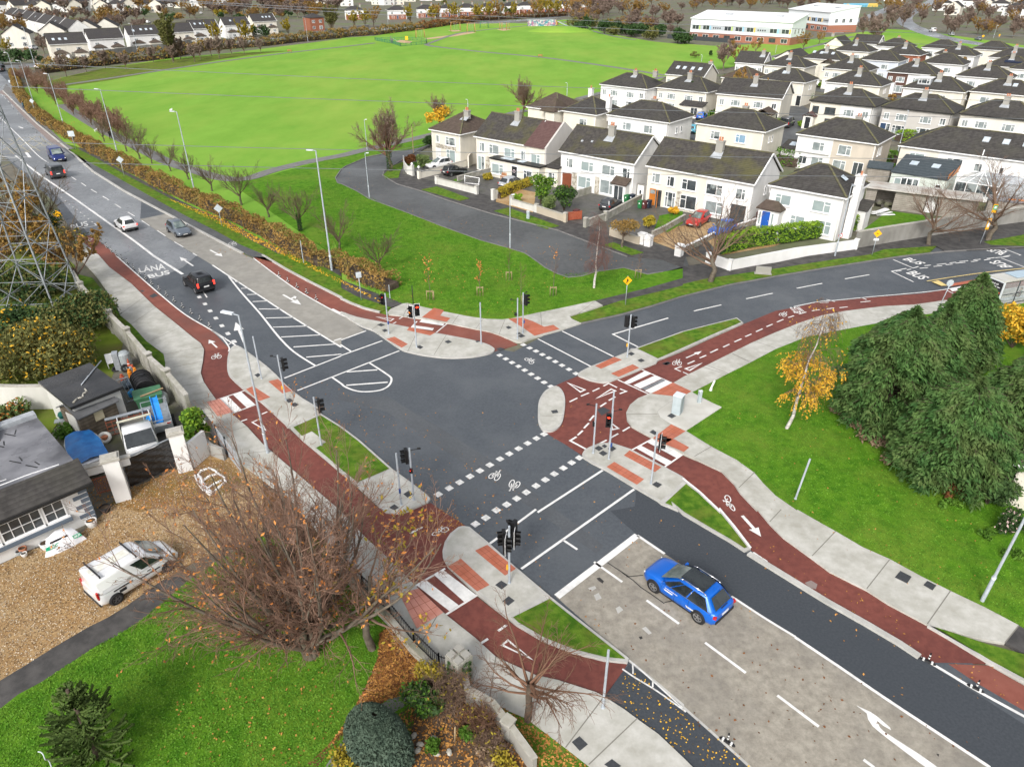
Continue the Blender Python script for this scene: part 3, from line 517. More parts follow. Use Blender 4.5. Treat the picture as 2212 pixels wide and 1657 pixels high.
arrow(red_sw,'d 1405 595 1352 545',.026,w=.14,head=.6);bicycle(red_sw,'d 1368 672 1432 664 1435 628 1372 634',.026);bicycle(red_sw,'h 590 165 700 130 680 85 580 135',.024)
bicycle(street if False else road,'a 1475 1590 1520 1600 1550 1578 1500 1560',.1)
# bicycles on the crossings
bicycle(road,'e 1180 668 1228 705 1268 680 1215 655',.018,.06);bicycle(road,'e 945 1435 1010 1460 1055 1385 985 1390',.018,.06);bicycle(road,'e 1165 1465 1100 1445 1065 1520 1130 1525',.018,.06)
# east arm
lines(road,'f 72 358 250 318 411 279 583 243 738 211 903 179 1050 150 1208 123',.15)
oneline(road,'j 805 345 1020 437 1080 420',.14,smooth=False);oneline(road,'j 950 440 790 472 1025 585',.14,smooth=False);lines(road,'j 835 472 895 465 955 455 1000 448',.14)
ground_text(road,'BUS','j 900 345 1075 400 1165 385 985 325');ground_text(road,'BUS','j 940 490 1100 560 1205 540 1040 465')
ground_text(road,'BUS','j 2035 255 1880 235 1795 248 1960 300 ');ground_text(road,'BUS','j 2095 425 1930 350 1825 375 1970 432')
oneline(road,'j 1960 217 2170 297 2155 300',.14,smooth=False);lines(road,'j 1965 330 2209 425',.14)
lines(road,'j 1090 440 1180 432 1140 412 1212 405 1240 420 1332 412 1275 400 1375 388 1370 402 1445 395 1410 382 1482 374 1475 385 1580 375 1515 368 1610 358 1640 368 1715 360 1665 350 1742 343 1780 352 1850 340 1810 335 1900 325 1895 328 2050 312 1990 315 2060 300',.14)
oneline(se_path,'j 1165 588 1400 550 1800 493 2230 447',.14,.13,yellow)
shapes(se_path,('j 1215 595 1290 580 1385 635 1320 640',),.13,'tactile_paving',yellow);shapes(se_path,('j 1395 620 1800 550 1840 570 1420 645','j 1950 520 2180 483 2209 495 1980 528'),.131,'tactile_paving',tact)
# ---------------- vegetation
def HT(bq,ty):
 """height of an upright thing whose foot is read at bq and whose top shows at row ty of the same crop"""
 t=bq.split();o=OFF[t[0]];X,Y=Q1(bq);v=(o[1]+ty*o[2]-828.5)/1535
 return CAM_H+Y*(-_s-v*_c)/(_c-v*_s)
bark=mat('bark grey',(.10,.082,.062),(.17,.145,.115),3,.95,.4,12,spec=.1)
bark_g=mat('bark mossy',(.085,.08,.045),(.15,.135,.085),3,.95,.4,12,spec=.1)
bark_d=mat('bark dark',(.06,.045,.034),(.11,.085,.065),3,.95,.4,12,spec=.1)
twig=mat('twigs brown',(.15,.098,.07),(.21,.145,.105),.6,.95,spec=.1)
twig_g=mat('twigs olive',(.115,.088,.055),(.17,.135,.09),.6,.95,spec=.1)
twig_r=mat('twigs russet',(.155,.085,.055),(.20,.12,.08),.6,.95,spec=.1)
twig_l=mat('twigs grey red',(.19,.115,.082),(.27,.17,.125),.6,.95,spec=.1);twig_h=mat('twig haze',(.17,.125,.10),(.25,.19,.155),.5,.95,spec=.1)
twig_p=mat('twigs purple',(.16,.085,.075),(.20,.12,.10),.6,.95,spec=.1)
birchb=mat('birch bark',(.55,.50,.46),(.70,.66,.62),2,.8,c3=(.08,.07,.06),s3=4,f3=.8,aniso=(1,1,5))
def leafmat(n,a,b,s=1.3,c3=None):return mat(n,a,b,s,.75,spec=.2,c3=c3,s3=.5,f3=.6)
lf_or=leafmat('leaves orange',(.50,.17,.04),(.60,.28,.08));lf_ye=leafmat('leaves yellow',(.55,.30,.02),(.70,.42,.04));lf_au=leafmat('leaves autumn',(.25,.13,.04),(.36,.23,.07),c3=(.17,.15,.03))
lf_hedge=leafmat('hedge leaves',(.19,.12,.035),(.30,.18,.05),.35,(.12,.14,.045));lf_gr=leafmat('leaves green',(.05,.12,.012),(.10,.20,.022));lf_lime=leafmat('leaves lime',(.13,.24,.015),(.22,.34,.03))
lf_dk=leafmat('leaves dark',(.022,.05,.014),(.045,.085,.025));lf_con=leafmat('cypress sprays',(.034,.092,.022),(.082,.155,.040),1.1,(.11,.13,.045));lf_yg=leafmat('leaves yellow green',(.24,.20,.02),(.36,.27,.03));lf_bl=leafmat('blue conifer',(.055,.085,.06),(.085,.12,.085),2)
lf_dry=leafmat('leaves dry',(.20,.13,.08),(.32,.24,.16));lf_red=leafmat('leaves red brown',(.13,.05,.02),(.20,.085,.03));lf_mp=leafmat('monkey puzzle leaves',(.045,.08,.016),(.085,.13,.03),3);lf_ol=leafmat('leaves olive',(.10,.105,.03),(.16,.15,.045),1,(.07,.09,.03));lf_pal=leafmat('leaves pale',(.10,.15,.05),(.16,.21,.07))
def nrm(a):return a/np.maximum(1e-9,np.linalg.norm(a,axis=-1,keepdims=True))
def grow(rng,base,levels):
 """base: list of (points (k,3), radii (k,)); each level branches off the one before"""
 out=[[(np.asarray(p,float),np.asarray(r,float))for p,r in base]]
 P=[b[0]for b in out[0]];Rr=[b[1]for b in out[0]]
 for lv in levels:
  np_,nr_=[],[]
  for p,r in zip(P,Rr):
   n=lv['n']if not isinstance(lv['n'],tuple)else rng.integers(*lv['n'])
   L=np.linalg.norm(np.diff(p,axis=0),axis=1).sum();k=len(p)
   for j in range(n):
    t=lv.get('start',.3)+(1-lv.get('start',.3))*((j+rng.random())/n)
    f=t*(k-1);i=min(int(f),k-2);w=f-i
    b=p[i]*(1-w)+p[i+1]*w;rr=r[i]*(1-w)+r[i+1]*w
    d=nrm(p[i+1]-p[i]);a=nrm(rng.normal(size=3));a=nrm(a-d*(a@d))
    ang=R(rng.uniform(*lv['ang']));d=d*math.cos(ang)+a*math.sin(ang)
    if 'flat' in lv:d[2]*=lv['flat']
    d=nrm(d);ln=(lv['len']if 'len' in lv else L*lv['ratio'])*rng.uniform(.7,1.25)*(1-lv.get('taper',.35)*t)
    m=lv.get('segs',3);q=[b]
    for _ in range(m):
     d=nrm(d+np.array([*lv.get('pull',(0,0)),lv.get('up',.1)])+rng.normal(size=3)*lv.get('wob',.14));q.append(q[-1]+d*ln/m)
    np_.append(np.array(q));nr_.append(np.maximum(lv.get('rmin',.004),np.linspace(min(rr*lv.get('rr',.6),lv.get('rmax',9)),lv.get('rend',.006),m+1)))
  P,Rr=np_,nr_;out.append(list(zip(P,Rr)))
 return out
def tubes(branches,n):
 V,F,o=[],[],0
 by={}
 for p,r in branches:by.setdefault(len(p),[]).append((p,r))
 for k,L in by.items():
  P=np.array([x[0]for x in L]);Rd=np.array([x[1]for x in L]);B=len(L)
  D=np.empty_like(P);D[:,1:-1]=P[:,2:]-P[:,:-2];D[:,0]=P[:,1]-P[:,0];D[:,-1]=P[:,-1]-P[:,-2];D=nrm(D)
  ref=np.where(np.abs(D[...,2:3])<.9,np.array([0,0,1.]),np.array([1.,0,0]));A=nrm(np.cross(D,ref));C=np.cross(D,A)
  th=np.arange(n)*2*math.pi/n
  W=P[:,:,None]+(A[:,:,None]*np.cos(th)[None,None,:,None]+C[:,:,None]*np.sin(th)[None,None,:,None])*Rd[:,:,None,None]
  V.append(W.reshape(-1,3));idx=(np.arange(B*k*n).reshape(B,k,n))+o;o+=B*k*n
  a=idx[:,:-1];b=idx[:,1:]
  F.append(np.stack([a,np.roll(a,-1,2),np.roll(b,-1,2),b],-1).reshape(-1,4))
 return np.concatenate(V),np.concatenate(F)
def quads(C,size,rng,droop=None,asp=1.6,nrm_up=0):
 """leaf-sized faces at centres C"""
 n=len(C);a=nrm(rng.normal(size=(n,3)));b=rng.normal(size=(n,3))
 if nrm_up:nn=nrm(rng.normal(size=(n,3))*(1-nrm_up)+np.array([0,0,nrm_up]));a=nrm(np.cross(nn,b));b=np.cross(nn,a)
 if droop is not None:a=nrm(droop+a*.35)
 b=nrm(b-a*(a*b).sum(1,keepdims=True));s=(size*rng.uniform(.6,1.3,n))[:,None]
 a=a*s*asp*.5;b=b*s*.5
 V=np.stack([C-a,C+b*.8,C+a,C-b*.8],1).reshape(-1,3);return V,np.arange(4*n).reshape(n,4)
def merge(L):
 V,F,o=[],[],0
 for v,f in L:V.append(v);F.append(f+o);o+=len(v)
 return np.concatenate(V),np.concatenate(F)
def ends(levels,rng,n,lv=-1,lo=.2):
 br=levels[lv];i=rng.integers(0,len(br),n);out=np.empty((n,3))
 for j,k in enumerate(i):
  p=br[k][0];f=rng.uniform(lo,1)*(len(p)-1);a=min(int(f),len(p)-2);out[j]=p[a]+(p[a+1]-p[a])*(f-a)
 return out
def make_tree(name,levels,tb,tw,split=1,leaves=None,loc=(0,0,0),label=None,cat='tree',group=None,sides=(6,4,3),scale=None):
 root=empty(name,loc,0,label,cat,group)
 V,F=tubes([b for l in levels[:split]for b in l],sides[0]);np_mesh('trunk',V,F,tb,root,True)
 parts=[tubes(l,sides[1]if i==0 else sides[2])for i,l in enumerate(levels[split:])]
 V,F=merge(parts);np_mesh('crown',V,F,tw,root)
 for nm,m,vf in(leaves or[]):np_mesh(nm,vf[0],vf[1],m,root)
 if scale:root.scale=(scale,)*3
 return root
def trunk(h,r,lean=(0,0),k=5,rng=None,r1=None,wob=.03):
 t=np.linspace(0,1,k);p=np.stack([lean[0]*t*h,lean[1]*t*h,t*h],1)
 if rng is not None:p[1:,:2]+=rng.normal(size=(k-1,2))*wob*h
 return p,np.linspace(r,r1 or r*.6,k)
RT=[]
def bare(seed,h,th,r,spread=45,n1=9,n2=6,n3=7,up=.16,tb=bark,tw=twig,leaves=None,l1=.62,**kw):
 rng=np.random.default_rng(seed)
 lv=grow(rng,[trunk(th,r,rng=rng)],[dict(n=n1,len=h*l1,ang=(spread*.45,spread*1.15),up=up,segs=5,start=.55,rr=.55,taper=.2,rend=.012,wob=.1),dict(n=n2,ratio=.42,ang=(18,50),up=up*.8,segs=3,start=.25,rr=.55,rend=.009,rmin=.009),dict(n=n3,ratio=.5,ang=(15,50),up=up*.5,segs=2,start=.2,rr=.6,rmin=.007,rmax=.014)])
 lf=leaves(lv,rng)if leaves else None
 return lambda name,loc,label,group=None:make_tree(name,lv,tb,tw,1,lf,loc,label,'tree',group)
def cloud(rng,n,blobs,shell=.55):
 """points in a set of ellipsoid clumps (x,y,z,rx,ry,rz)"""
 B=np.array(blobs,float);w=(B[:,3]*B[:,4]*B[:,5])**.66;i=rng.choice(len(B),n,p=w/w.sum())
 d=nrm(rng.normal(size=(n,3)));r=rng.uniform(shell**3,1,(n,1))**(1/3)*rng.uniform(.86,1.1,(n,1))
 P=B[i,:3]+d*r*B[i,3:6];return P[P[:,2]>.02]
def blobs(rng,n,rx,ry,h0,h1,br,flat=.75):
 out=[]
 for _ in range(n):
  a=rng.uniform(0,2*math.pi);z=rng.uniform(0,1);k=math.sqrt(max(.05,1-(2*z-1)**2))*math.sqrt(rng.random());s=br*rng.uniform(.65,1.25)
  out.append((math.cos(a)*rx*k,math.sin(a)*ry*k,h0+(h1-h0)*z,s,s,s*flat))
 return out
def bush(name,loc,rx,ry,h,m,label,cat='shrub',n=1500,size=.16,seed=1,m2=None,f2=.2,group=None,stems=True,rz=0,nb=9,asp=1.5):
 rng=np.random.default_rng(seed);root=empty(name,loc,rz,label,cat,group)
 B=blobs(rng,nb,rx*.72,ry*.72,h*.3,h*.78,min(rx,ry,h)*.5);P=cloud(rng,n,B,.4)
 P=P[P[:,2]<h*1.15]
 k=int(len(P)*(f2 if m2 else 0));V,F=quads(P[k:],size,rng,asp=asp);np_mesh('foliage',V,F,m,root)
 if m2:V,F=quads(P[:k],size,rng,asp=asp);np_mesh('turning_leaves',V,F,m2,root)
 if stems:
  lv=[(np.array([[0,0,0],[x*.4,y*.4,z*.5],[x,y,z]]),np.array([.05,.03,.012]))for x,y,z,*_ in B];V,F=tubes(lv,4);np_mesh('stems',V,F,bark_d,root)
 return root
def hedge(name,pts,w,h,m,label,n=80,size=.16,seed=1,m2=None,f2=.3,z0=.05,lump=.2,cat='hedge',base=None):
 """clipped or wild hedge along a line; n faces per metre"""
 rng=np.random.default_rng(seed);P=np.array([p[:2]for p in pts]);L=np.linalg.norm(np.diff(P,axis=0),axis=1);cum=np.concatenate([[0],np.cumsum(L)]);tot=cum[-1]
 root=empty(name,(P[0][0],P[0][1],z0),0,label,cat)
 N=int(n*tot);s=rng.uniform(0,tot,N);i=np.clip(np.searchsorted(cum,s)-1,0,len(L)-1);t=(s-cum[i])/L[i]
 C=P[i]+(P[i+1]-P[i])*t[:,None];d=nrm(P[i+1]-P[i]);nn=np.stack([-d[:,1],d[:,0]],1)
 ph=rng.uniform(0,6,3);lum=1+lump*(np.sin(s*1.1+ph[0])*.5+np.sin(s*2.7+ph[1])*.3+np.sin(s*.37+ph[2])*.5)
 face=rng.random(N);off=np.where(face<.45,rng.uniform(-1,1,N),np.where(face<.72,1,-1)*rng.uniform(.8,1.05,N));z=np.where(face<.45,rng.uniform(.85,1.05,N),rng.uniform(.05,1,N))*h*lum
 q=C+nn*(off*w/2*(1-.25*(z/h)**3)*lum)[:,None]
 A=np.column_stack([q-P[0],z]);k=int(N*(f2 if m2 else 0));V,F=quads(A[k:],size,rng);np_mesh('foliage',V,F,m,root)
 if m2:
  A2=A[:k].copy();A2[:,2]*=.85;V,F=quads(A2,size*.9,rng);np_mesh('turning_leaves',V,F,m2,root)
 b=MB();pp=[tuple(p-P[0])for p in P];b.strip(pp,w*.7,h*.6*(1-lump),0);b.build('branches',base or bark_d,root)
 return root
 # --- the shared kinds of bare tree
def dl(m,n,size,lv=-1,nm='leaves',zmax=None,droop=None,asp=1.6):
 def f(levels,rng):
  C=ends(levels,rng,n,lv)
  if zmax:C=C[C[:,2]<zmax]
  d=np.tile(np.array(droop,float),(len(C),1))if droop else None
  return[(nm,m,quads(C,size,rng,d,asp))]
 return f
fan_a=bare(11,5.2,1.3,.13,50,11,8,9,.2,bark_g,twig_g);thick=bare(19,5.5,.8,.12,50,12,8,8,.2,bark_g,twig_r,dl(twig_l,1500,.045,nm='fine_twigs',asp=12));fan_b=bare(12,5.0,1.2,.12,54,10,9,8,.18,bark_g,twig_g);ball=bare(13,8,2.6,.26,54,18,11,14,.17,bark_g,twig_r,dl(twig_h,5200,.035,nm='fine_twigs',asp=16),l1=.6);wide=bare(14,9,2.8,.24,50,11,9,9,.1,bark,twig)
far_g=bare(15,8,2.4,.2,55,9,6,5,.14,bark,twig_r,dl(twig_h,2200,.22,nm='fine_twigs',asp=5));far_y=bare(16,8,1.8,.2,42,9,6,4,.22,bark,twig_g,dl(lf_yg,2600,.34));far_o=bare(17,7,1.8,.18,50,8,6,4,.15,bark,twig,dl(lf_au,1800,.28));pop=bare(18,12,2,.25,26,14,7,4,.35,bark,twig_g,dl(lf_ol,4500,.36),l1=.55)
KH={}
def plant(kind,key,q,top,name,label,group=None,wob=0,base_h=None,wide=1):
 """set a tree of a shared kind at q with its top at row top"""
 h=HT(q,top)if base_h is None else base_h;x,y=Q1(q)
 if key not in KH:
  r=kind(name,(x,y,0),label,group);bpy.context.view_layer.update()
  KH[key]=(r,max(v.co.z for c in r.children for v in c.data.vertices))
  r0=r
 else:
  r0=copy_tree(KH[key][0],(x,y,.0),0,label,group=group)
  if 'group' in r0.keys()and not group:del r0['group']
 s=h/KH[key][1];r0.scale=(s*wide,s*wide,s);r0.rotation_euler=(0,0,(x*7.3+y*3.1)%6.28);return r0
G1='young bare trees in the row behind the park hedge'
row=[('a 1375 1240',1010,fan_a,'fa'),('a 1565 1330',1030,fan_b,'fb'),('a 1740 1410',1160,fan_a,'fa'),('a 1945 1500',1160,fan_b,'fb'),('D 735 541',435,fan_a,'fa'),('D 822 588',490,fan_b,'fb'),('a 1220 1165',940,fan_a,'fa'),('a 1105 1112',915,fan_b,'fb'),('a 985 1062',870,fan_a,'fa'),('a 905 1032',800,fan_b,'fb'),('a 820 985',780,fan_a,'fa'),('a 675 920',740,fan_b,'fb')]
rl=['bare tree behind the hedge beside the third lamp post from the junction','bare tree where the park path meets the hedge path','bare spreading tree second up the hedge from the ivy-clad one','bare tree with ivy up its trunk behind the hedge','small bare tree right of the tall lamp post at the hedge end','last bare tree of the hedge row, nearest the traffic signals','bare tree half behind the lamp post with a gull on it','slim bare tree left of the gull lamp post','slim bare tree by the hedge path, left of two others','dense bare tree behind the diamond sign nearest the dark blue van','leaning bare tree behind the hedge right of a lamp post','far thin bare tree at the end of the row behind the hedge']
for(q,t,k,key),l in zip(row,rl):plant(k,key,q,t,'bare_tree',l,G1)
for i in range(34):
 u=i/33;q='a %d %d'%(130+640*u+34*(i%3),540+380*u-30*(i%2));plant(thick,'tk',q,540+380*u-30*(i%2)-110-60*u,'bare_tree','bare brown tree in the thicket at the far end of the park hedge','bare trees of the thicket')
ivy_q=Q1('a 1945 1500')
for q,t,l in(('b 315 1112',640,'big bare round-crowned tree with ivy trunk at the bend of the cul-de-sac'),('b 1180 765',470,'bare upright round-crowned tree at the park edge behind the houses'),('b 640 835',590,'bare round tree with yellow leaves left on its lower branches')):plant(ball,'ball',q,t,'bare_tree',l,wide=.92)
def ivy(parent_q,h,r,label,seed):
 rng=np.random.default_rng(seed);x,y=Q1(parent_q);n=420;a=rng.uniform(0,6.28,n);z=rng.uniform(0,h,n);rr=r*rng.uniform(.8,1.3,n)
 V,F=quads(np.column_stack([np.cos(a)*rr,np.sin(a)*rr,z]),.16,rng);o=np_mesh('ivy',V,F,lf_dk);o.location=(x,y,0);tag(o,label,'climbing plant')
ivy('b 315 1112',3.6,.36,'dark ivy climbing the trunk of the big tree at the cul-de-sac bend',1);ivy('a 1945 1500',2.2,.2,'dark ivy on the trunk of a hedge-row tree',2)
rng=np.random.default_rng(5);x,y=Q1('b 640 835');C=cloud(rng,900,[(-1.6,-1.5,2.6,1.3,1.2,.8),(.2,-1.8,3.4,1.4,1,1),(1.2,-1.2,3.6,1.2,1.2,1),(-2,-.8,1.8,.8,.8,.6),(0,-1.8,2.2,1.3,.8,.6)],.2)
yl=np_mesh('yellow_leaves',*quads(C,.26,rng),lf_ye);yl.parent=[o for o in COL.objects if o.get('label','').startswith('bare round tree with yellow')][0];yl.matrix_parent_inverse=Matrix.Diagonal((1/yl.parent.scale[0],1/yl.parent.scale[1],1/yl.parent.scale[2],1))@Matrix.Rotation(-yl.parent.rotation_euler[2],4,'Z')
for q,t,l in(('c 1590 1590',1110,'bare street tree in front of the long grey boundary wall'),('c 1975 1560',980,'tall bare street tree beside the yellow bus stop sign'),('f 178 172',-440,'bare street tree with shrubby foot in front of the hedge-topped white wall')):plant(wide,'wide',q,t,'bare_tree',l,wide=1.25)
r=KH['wide'][0]
# back row of the park and the suburb beyond
for i,(q,t)in enumerate([('a 432 500',330),('a 560 470',350),('a 682 447',310),('a 818 452',330),('a 993 405',290),('a 1122 410',280),('a 1168 388',230),('a 1262 405',265),('a 1300 390',270),('a 1368 365',240),('a 1422 385',220),('a 1500 355',240),('a 1582 355',230),('a 1690 345',240),('a 340 360',230),('a 290 350',210)]):plant(far_g,'fg',q,t,'bare_tree','bare tree in the row along the far side of the park','bare trees along the far side of the park')
for q,t,k,key,l in[('a 1120 395',75,pop,'pop','tall olive-yellow poplar in front of the far white houses'),('a 2150 225',25,pop,'pop','tall yellow-green poplar beside the far brick house'),('a 1870 240',110,far_y,'fy','yellowing tree left of the far brick house'),('a 1590 290',120,far_y,'fy','yellow tree in front of the seventh far white house'),('a 1400 290',130,far_y,'fy','yellow-leaved tree before the sixth far white house'),('a 460 390',275,far_y,'fy','bright yellow tree beside the main road bend'),('a 60 360',240,far_y,'fy','yellow tree at the far left edge by the junction'),('a 175 360',300,far_o,'fo','small orange tree by the far road junction'),('a 20 160',110,far_o,'fo','orange tree at the left edge among the far terraces'),('a 400 120',70,far_o,'fo','orange tree beside the far terrace gables'),('a 1070 110',50,far_o,'fo','autumn tree among the far rooftops'),('a 1780 95',40,far_y,'fy','lime yellow tree behind the far white row'),('c 260 460',250,far_g,'fg','bare tree at the park corner by the first cluster houses'),('c 340 430',255,far_o,'fo','orange-leaved tree at the park corner behind the houses'),('c 470 350',240,far_o,'fo','autumn tree in front of the white school building'),('c 395 720',440,far_o,'fo','orange-brown tree in front of a roof in the estate'),('c 1010 480',340,far_o,'fo','half bare orange tree in the middle of the estate'),('c 1230 320',60,far_g,'fg','big bare tree on the green beyond the estate'),('c 1160 250',80,far_g,'fg','bare tree beside the far school road'),('c 1350 190',40,far_g,'fg','bare tree left of the far curving road'),('c 1420 190',20,far_g,'fg','tall bare tree at the far road junction'),('c 1750 510',360,far_o,'fo','thin autumn tree between estate houses on the right'),('c 1540 160',40,far_g,'fg','bare tree above the white van on the far road'),('c 780 330',200,far_o,'fo','orange shrubby tree beside the cream gabled house'),('c 2040 830',680,wide,'wide','bare garden tree in front of a pale house at right'),('c 880 290',200,far_o,'fo','low autumn tree beside the school railings')]:plant(k,key,q,t,'autumn_tree' if k in(far_y,far_o,pop)else 'bare_tree',l)
for i,(x,w)in enumerate([(90,0),(155,0),(450,0),(590,0),(630,1),(730,0),(880,0),(960,0),(1020,1),(1110,0),(1250,1),(1340,0),(1400,0),(1290,0),(210,1),(1460,1)]):plant(far_y if not w else far_o,'fy' if not w else 'fo','b %d %d'%(x,190-x*.055),190-x*.055-125-10*(i%3),'autumn_tree','yellow autumn tree in the line before the far brick and white terrace','yellow trees along the far side of the park')
rr=random.Random(4)
for i in range(150):
 x=rr.uniform(-10,2209);y=rr.uniform(30,230)if x<1000 else rr.uniform(30,130);plant((far_g,far_g,far_o)[i%3],('fg','fg','fo')[i%3],'a %d %d'%(x,y),y-rr.uniform(70,120),'bare_tree','brown tree among the distant houses at top left','trees among the distant houses',wide=1.35)
for i in range(110):
 x=rr.uniform(1480,2209)if i<70 else rr.uniform(2209,3200);y=rr.uniform(40,250-(2209-x)*.12)if i<70 else rr.uniform(20,75);plant((far_g,far_g,far_o)[i%3],('fg','fg','fo')[i%3],'b %d %d'%(x,y),y-rr.uniform(60,110),'bare_tree','bare grey-brown tree in the wood beyond the park','trees of the wood beyond the park',wide=1.45)
for i in range(44):
 x=rr.uniform(1300,2250);y=rr.uniform(60,250)if x>1700 else rr.uniform(60,140);plant((far_g,far_o,far_g)[i%3],('fg','fo','fg')[i%3],'c %d %d'%(x,y),y-rr.uniform(80,130),'bare_tree','bare tree among the distant houses at top right','trees beyond the far road',wide=1.2)
 # evergreens and shrubs at the wood edge
for i in range(26):
 x=rr.uniform(1500,2230);y=190+(x-1500)*.13+rr.uniform(-35,15);p=Q1('b %d %d'%(x,y));bush('evergreen_shrub',(*p,0),rr.uniform(3,5),rr.uniform(3,5),rr.uniform(3,6.5),lf_dk if i%4 else lf_ol,'dark evergreen shrub at the edge of the wood beyond the park',n=420,size=.75,seed=i,group='evergreen shrubs at the wood edge')
for i,q in enumerate(('a 600 330','a 840 90','a 940 110','a 1720 240','a 1640 240','a 240 420','a 20 420','a 140 420','a 1560 240')):p=Q1(q);bush('evergreen_shrub',(*p,0),3.2,3.2,5.0,lf_dk,'dark evergreen bush among the far houses at left',n=420,size=.6,seed=40+i,group='evergreen bushes among the far houses')
hedge('park_hedge',Q('a 90 480 130 620 230 740 330 820 470 900 620 985 760 1060 900 1130 1060 1215 1240 1300 1400 1370 1560 1440 1720 1520 1900 1620 d 2080 60 e 0 70 130 150 230 190 340 225'),2.1,1.6,lf_hedge,'long overgrown brown hedge between the main road path and the park',n=230,size=.17,seed=3,m2=lf_au,f2=.3,lump=.32)
hedge('park_hedge',Q('a 255 480 420 455 620 430 800 405 1050 385 1300 330 1500 315 1700 300 1900 275 2209 245 b 0 240 250 225 500 195'),3.4,3.0,lf_hedge,'russet hedge along the far edge of the park under the house walls',n=50,size=.5,seed=4,m2=lf_ol,f2=.3,lump=.35)
hedge('park_hedge',Q('b 500 195 700 165 900 135 1200 118 1460 105'),3.4,3.0,lf_red,'reddish hedge behind the playground in front of the far terrace',n=34,size=.6,seed=5,m2=lf_hedge,f2=.5,lump=.35)
hedge('garden_hedge',Q('c 235 1645 420 1600 640 1570 900 1530 1100 1490'),1.3,1.9,lf_lime,'neat bright green hedge topping the white corner wall',n=420,size=.16,seed=6,m2=lf_gr,f2=.35,lump=.08,z0=.1,base=lf_dk)
for q,w,h,m,l in(('c 600 1060 720 1075 840 1075',3,2.4,lf_gr,'thick green hedge behind the second near gabled house'),('c 430 980 520 995 600 1010',1.6,1.8,lf_lime,'bright green hedge behind the near gabled house ridge'),('b 1010 1290 1110 1240 1220 1200',1.3,1.1,lf_yg,'yellow-green hedge beside the silver car drive'),('c 1390 915 1460 905 1530 880',2,1.6,lf_lime,'lime hedge before the long house with three rooflights'),('c 1330 1040 1380 1060',1.8,1.6,lf_gr,'small green hedge beside the pale semi-detached house')):hedge('garden_hedge',Q(q),w,h,m,l,n=160,size=.22,seed=len(l),lump=.1)
for q,rx,h,m,l,m2 in(('c 150 940',2.6,4.2,lf_lime,'bright lime round shrub behind the near gabled house',None),('c 270 950',1.8,3.6,lf_dk,'dark spiky shrub beside the lime shrub',None),('c 770 660',2.6,3.2,lf_gr,'green shrub beside the low rooflit extension',None),('b 1290 1330',1.7,5.2,lf_gr,'tall leafy green tree in the front garden beside the hedge',lf_lime),('b 1440 1370',1.5,3.9,lf_dk,'dense dark green conifer by the red gate',lf_gr),('b 1350 1370',1,2.2,lf_pal,'pale spiky cordyline between the garden tree and conifer',None),('b 530 1090',1.3,2.2,lf_pal,'palm-like cordyline in the end garden',None),('b 1140 1310',.8,1.2,lf_lime,'variegated round shrub behind the low white wall',None),('b 450 1075',1.2,1.8,lf_red,'dark red bushes behind the curved end wall',None),('b 590 960',1.4,2.2,lf_dk,'dark shrub beside the end house',None),('b 1820 1500',0,0,None,'',None),('b 950 1165',.9,.9,lf_yg,'yellowish bush in the front flower border',None),('b 1990 1480',.9,1.6,lf_yg,'yellow-leaved shrub beside the flat-topped brown tree',None),('b 2150 1390',.7,1.1,lf_ye,'yellow bush by the orange garage doors',None),('c 600 770',1.6,3.0,lf_dk,'dark conifer shrub in front of the cream porch house',None),('c 1280 510',1.5,2.4,lf_yg,'yellow-green shrub beside the brown-fronted house',None),('b 540 1150',0,0,None,'',None),('c 1590 380',2,2.2,lf_lime,'bright green shrub between far estate houses',None),('c 1400 560',1.2,2.6,lf_red,'red-leaved shrub beside the house with a wide dormer',None)):
 if m:p=Q1(q);bush('garden_shrub',(*p,.05),rx,rx,h,m,l,n=int(900+500*rx),size=.2,seed=int(rx*97+h*31),m2=m2)
for q,h,l in(('c 40 740',6.5,'tall slim cypress beside the house porch'),('b 2145 690',5,'narrow dark cypress before the white house')):
 p=Q1(q);rng=np.random.default_rng(int(h*10));n=1500;z=rng.uniform(.02,1,n);a=rng.uniform(0,6.28,n);r=.85*np.minimum(1,z*6)*(1-z**1.6)**.8*rng.uniform(.7,1.1,n)
 root=empty('cypress_tree',(*p,0),0,l,'tree');np_mesh('foliage',*quads(np.column_stack([np.cos(a)*r,np.sin(a)*r,z*h]),.3,rng),lf_dk,root);MB().tube((0,0,0),(0,0,h*.8),.1,.03).build('trunk',bark_d,root)
 # flat-topped brown tree in the front garden
rng=np.random.default_rng(8);lv=grow(rng,[trunk(1.5,.16,(.15,.1),rng=rng)],[dict(n=8,len=1.5,ang=(50,85),up=.12,segs=4,start=.7,rr=.5),dict(n=7,ratio=.5,ang=(20,60),up=.05,segs=3,start=.2,rr=.6),dict(n=9,ratio=.5,ang=(20,70),up=.15,segs=2,start=.2,rr=.7,rmin=.006)])
make_tree('bare_tree',lv,bark,twig,1,[('leaves',lf_hedge,quads(cloud(rng,1300,[(0,0,2.5,1.7,1.7,.5),(.8,.5,2.5,1.2,1.2,.5)],.1),.14,rng))],(*Q1('b 1815 1605'),.05),'flat-topped dense brown tree on the verge before the garden wall')
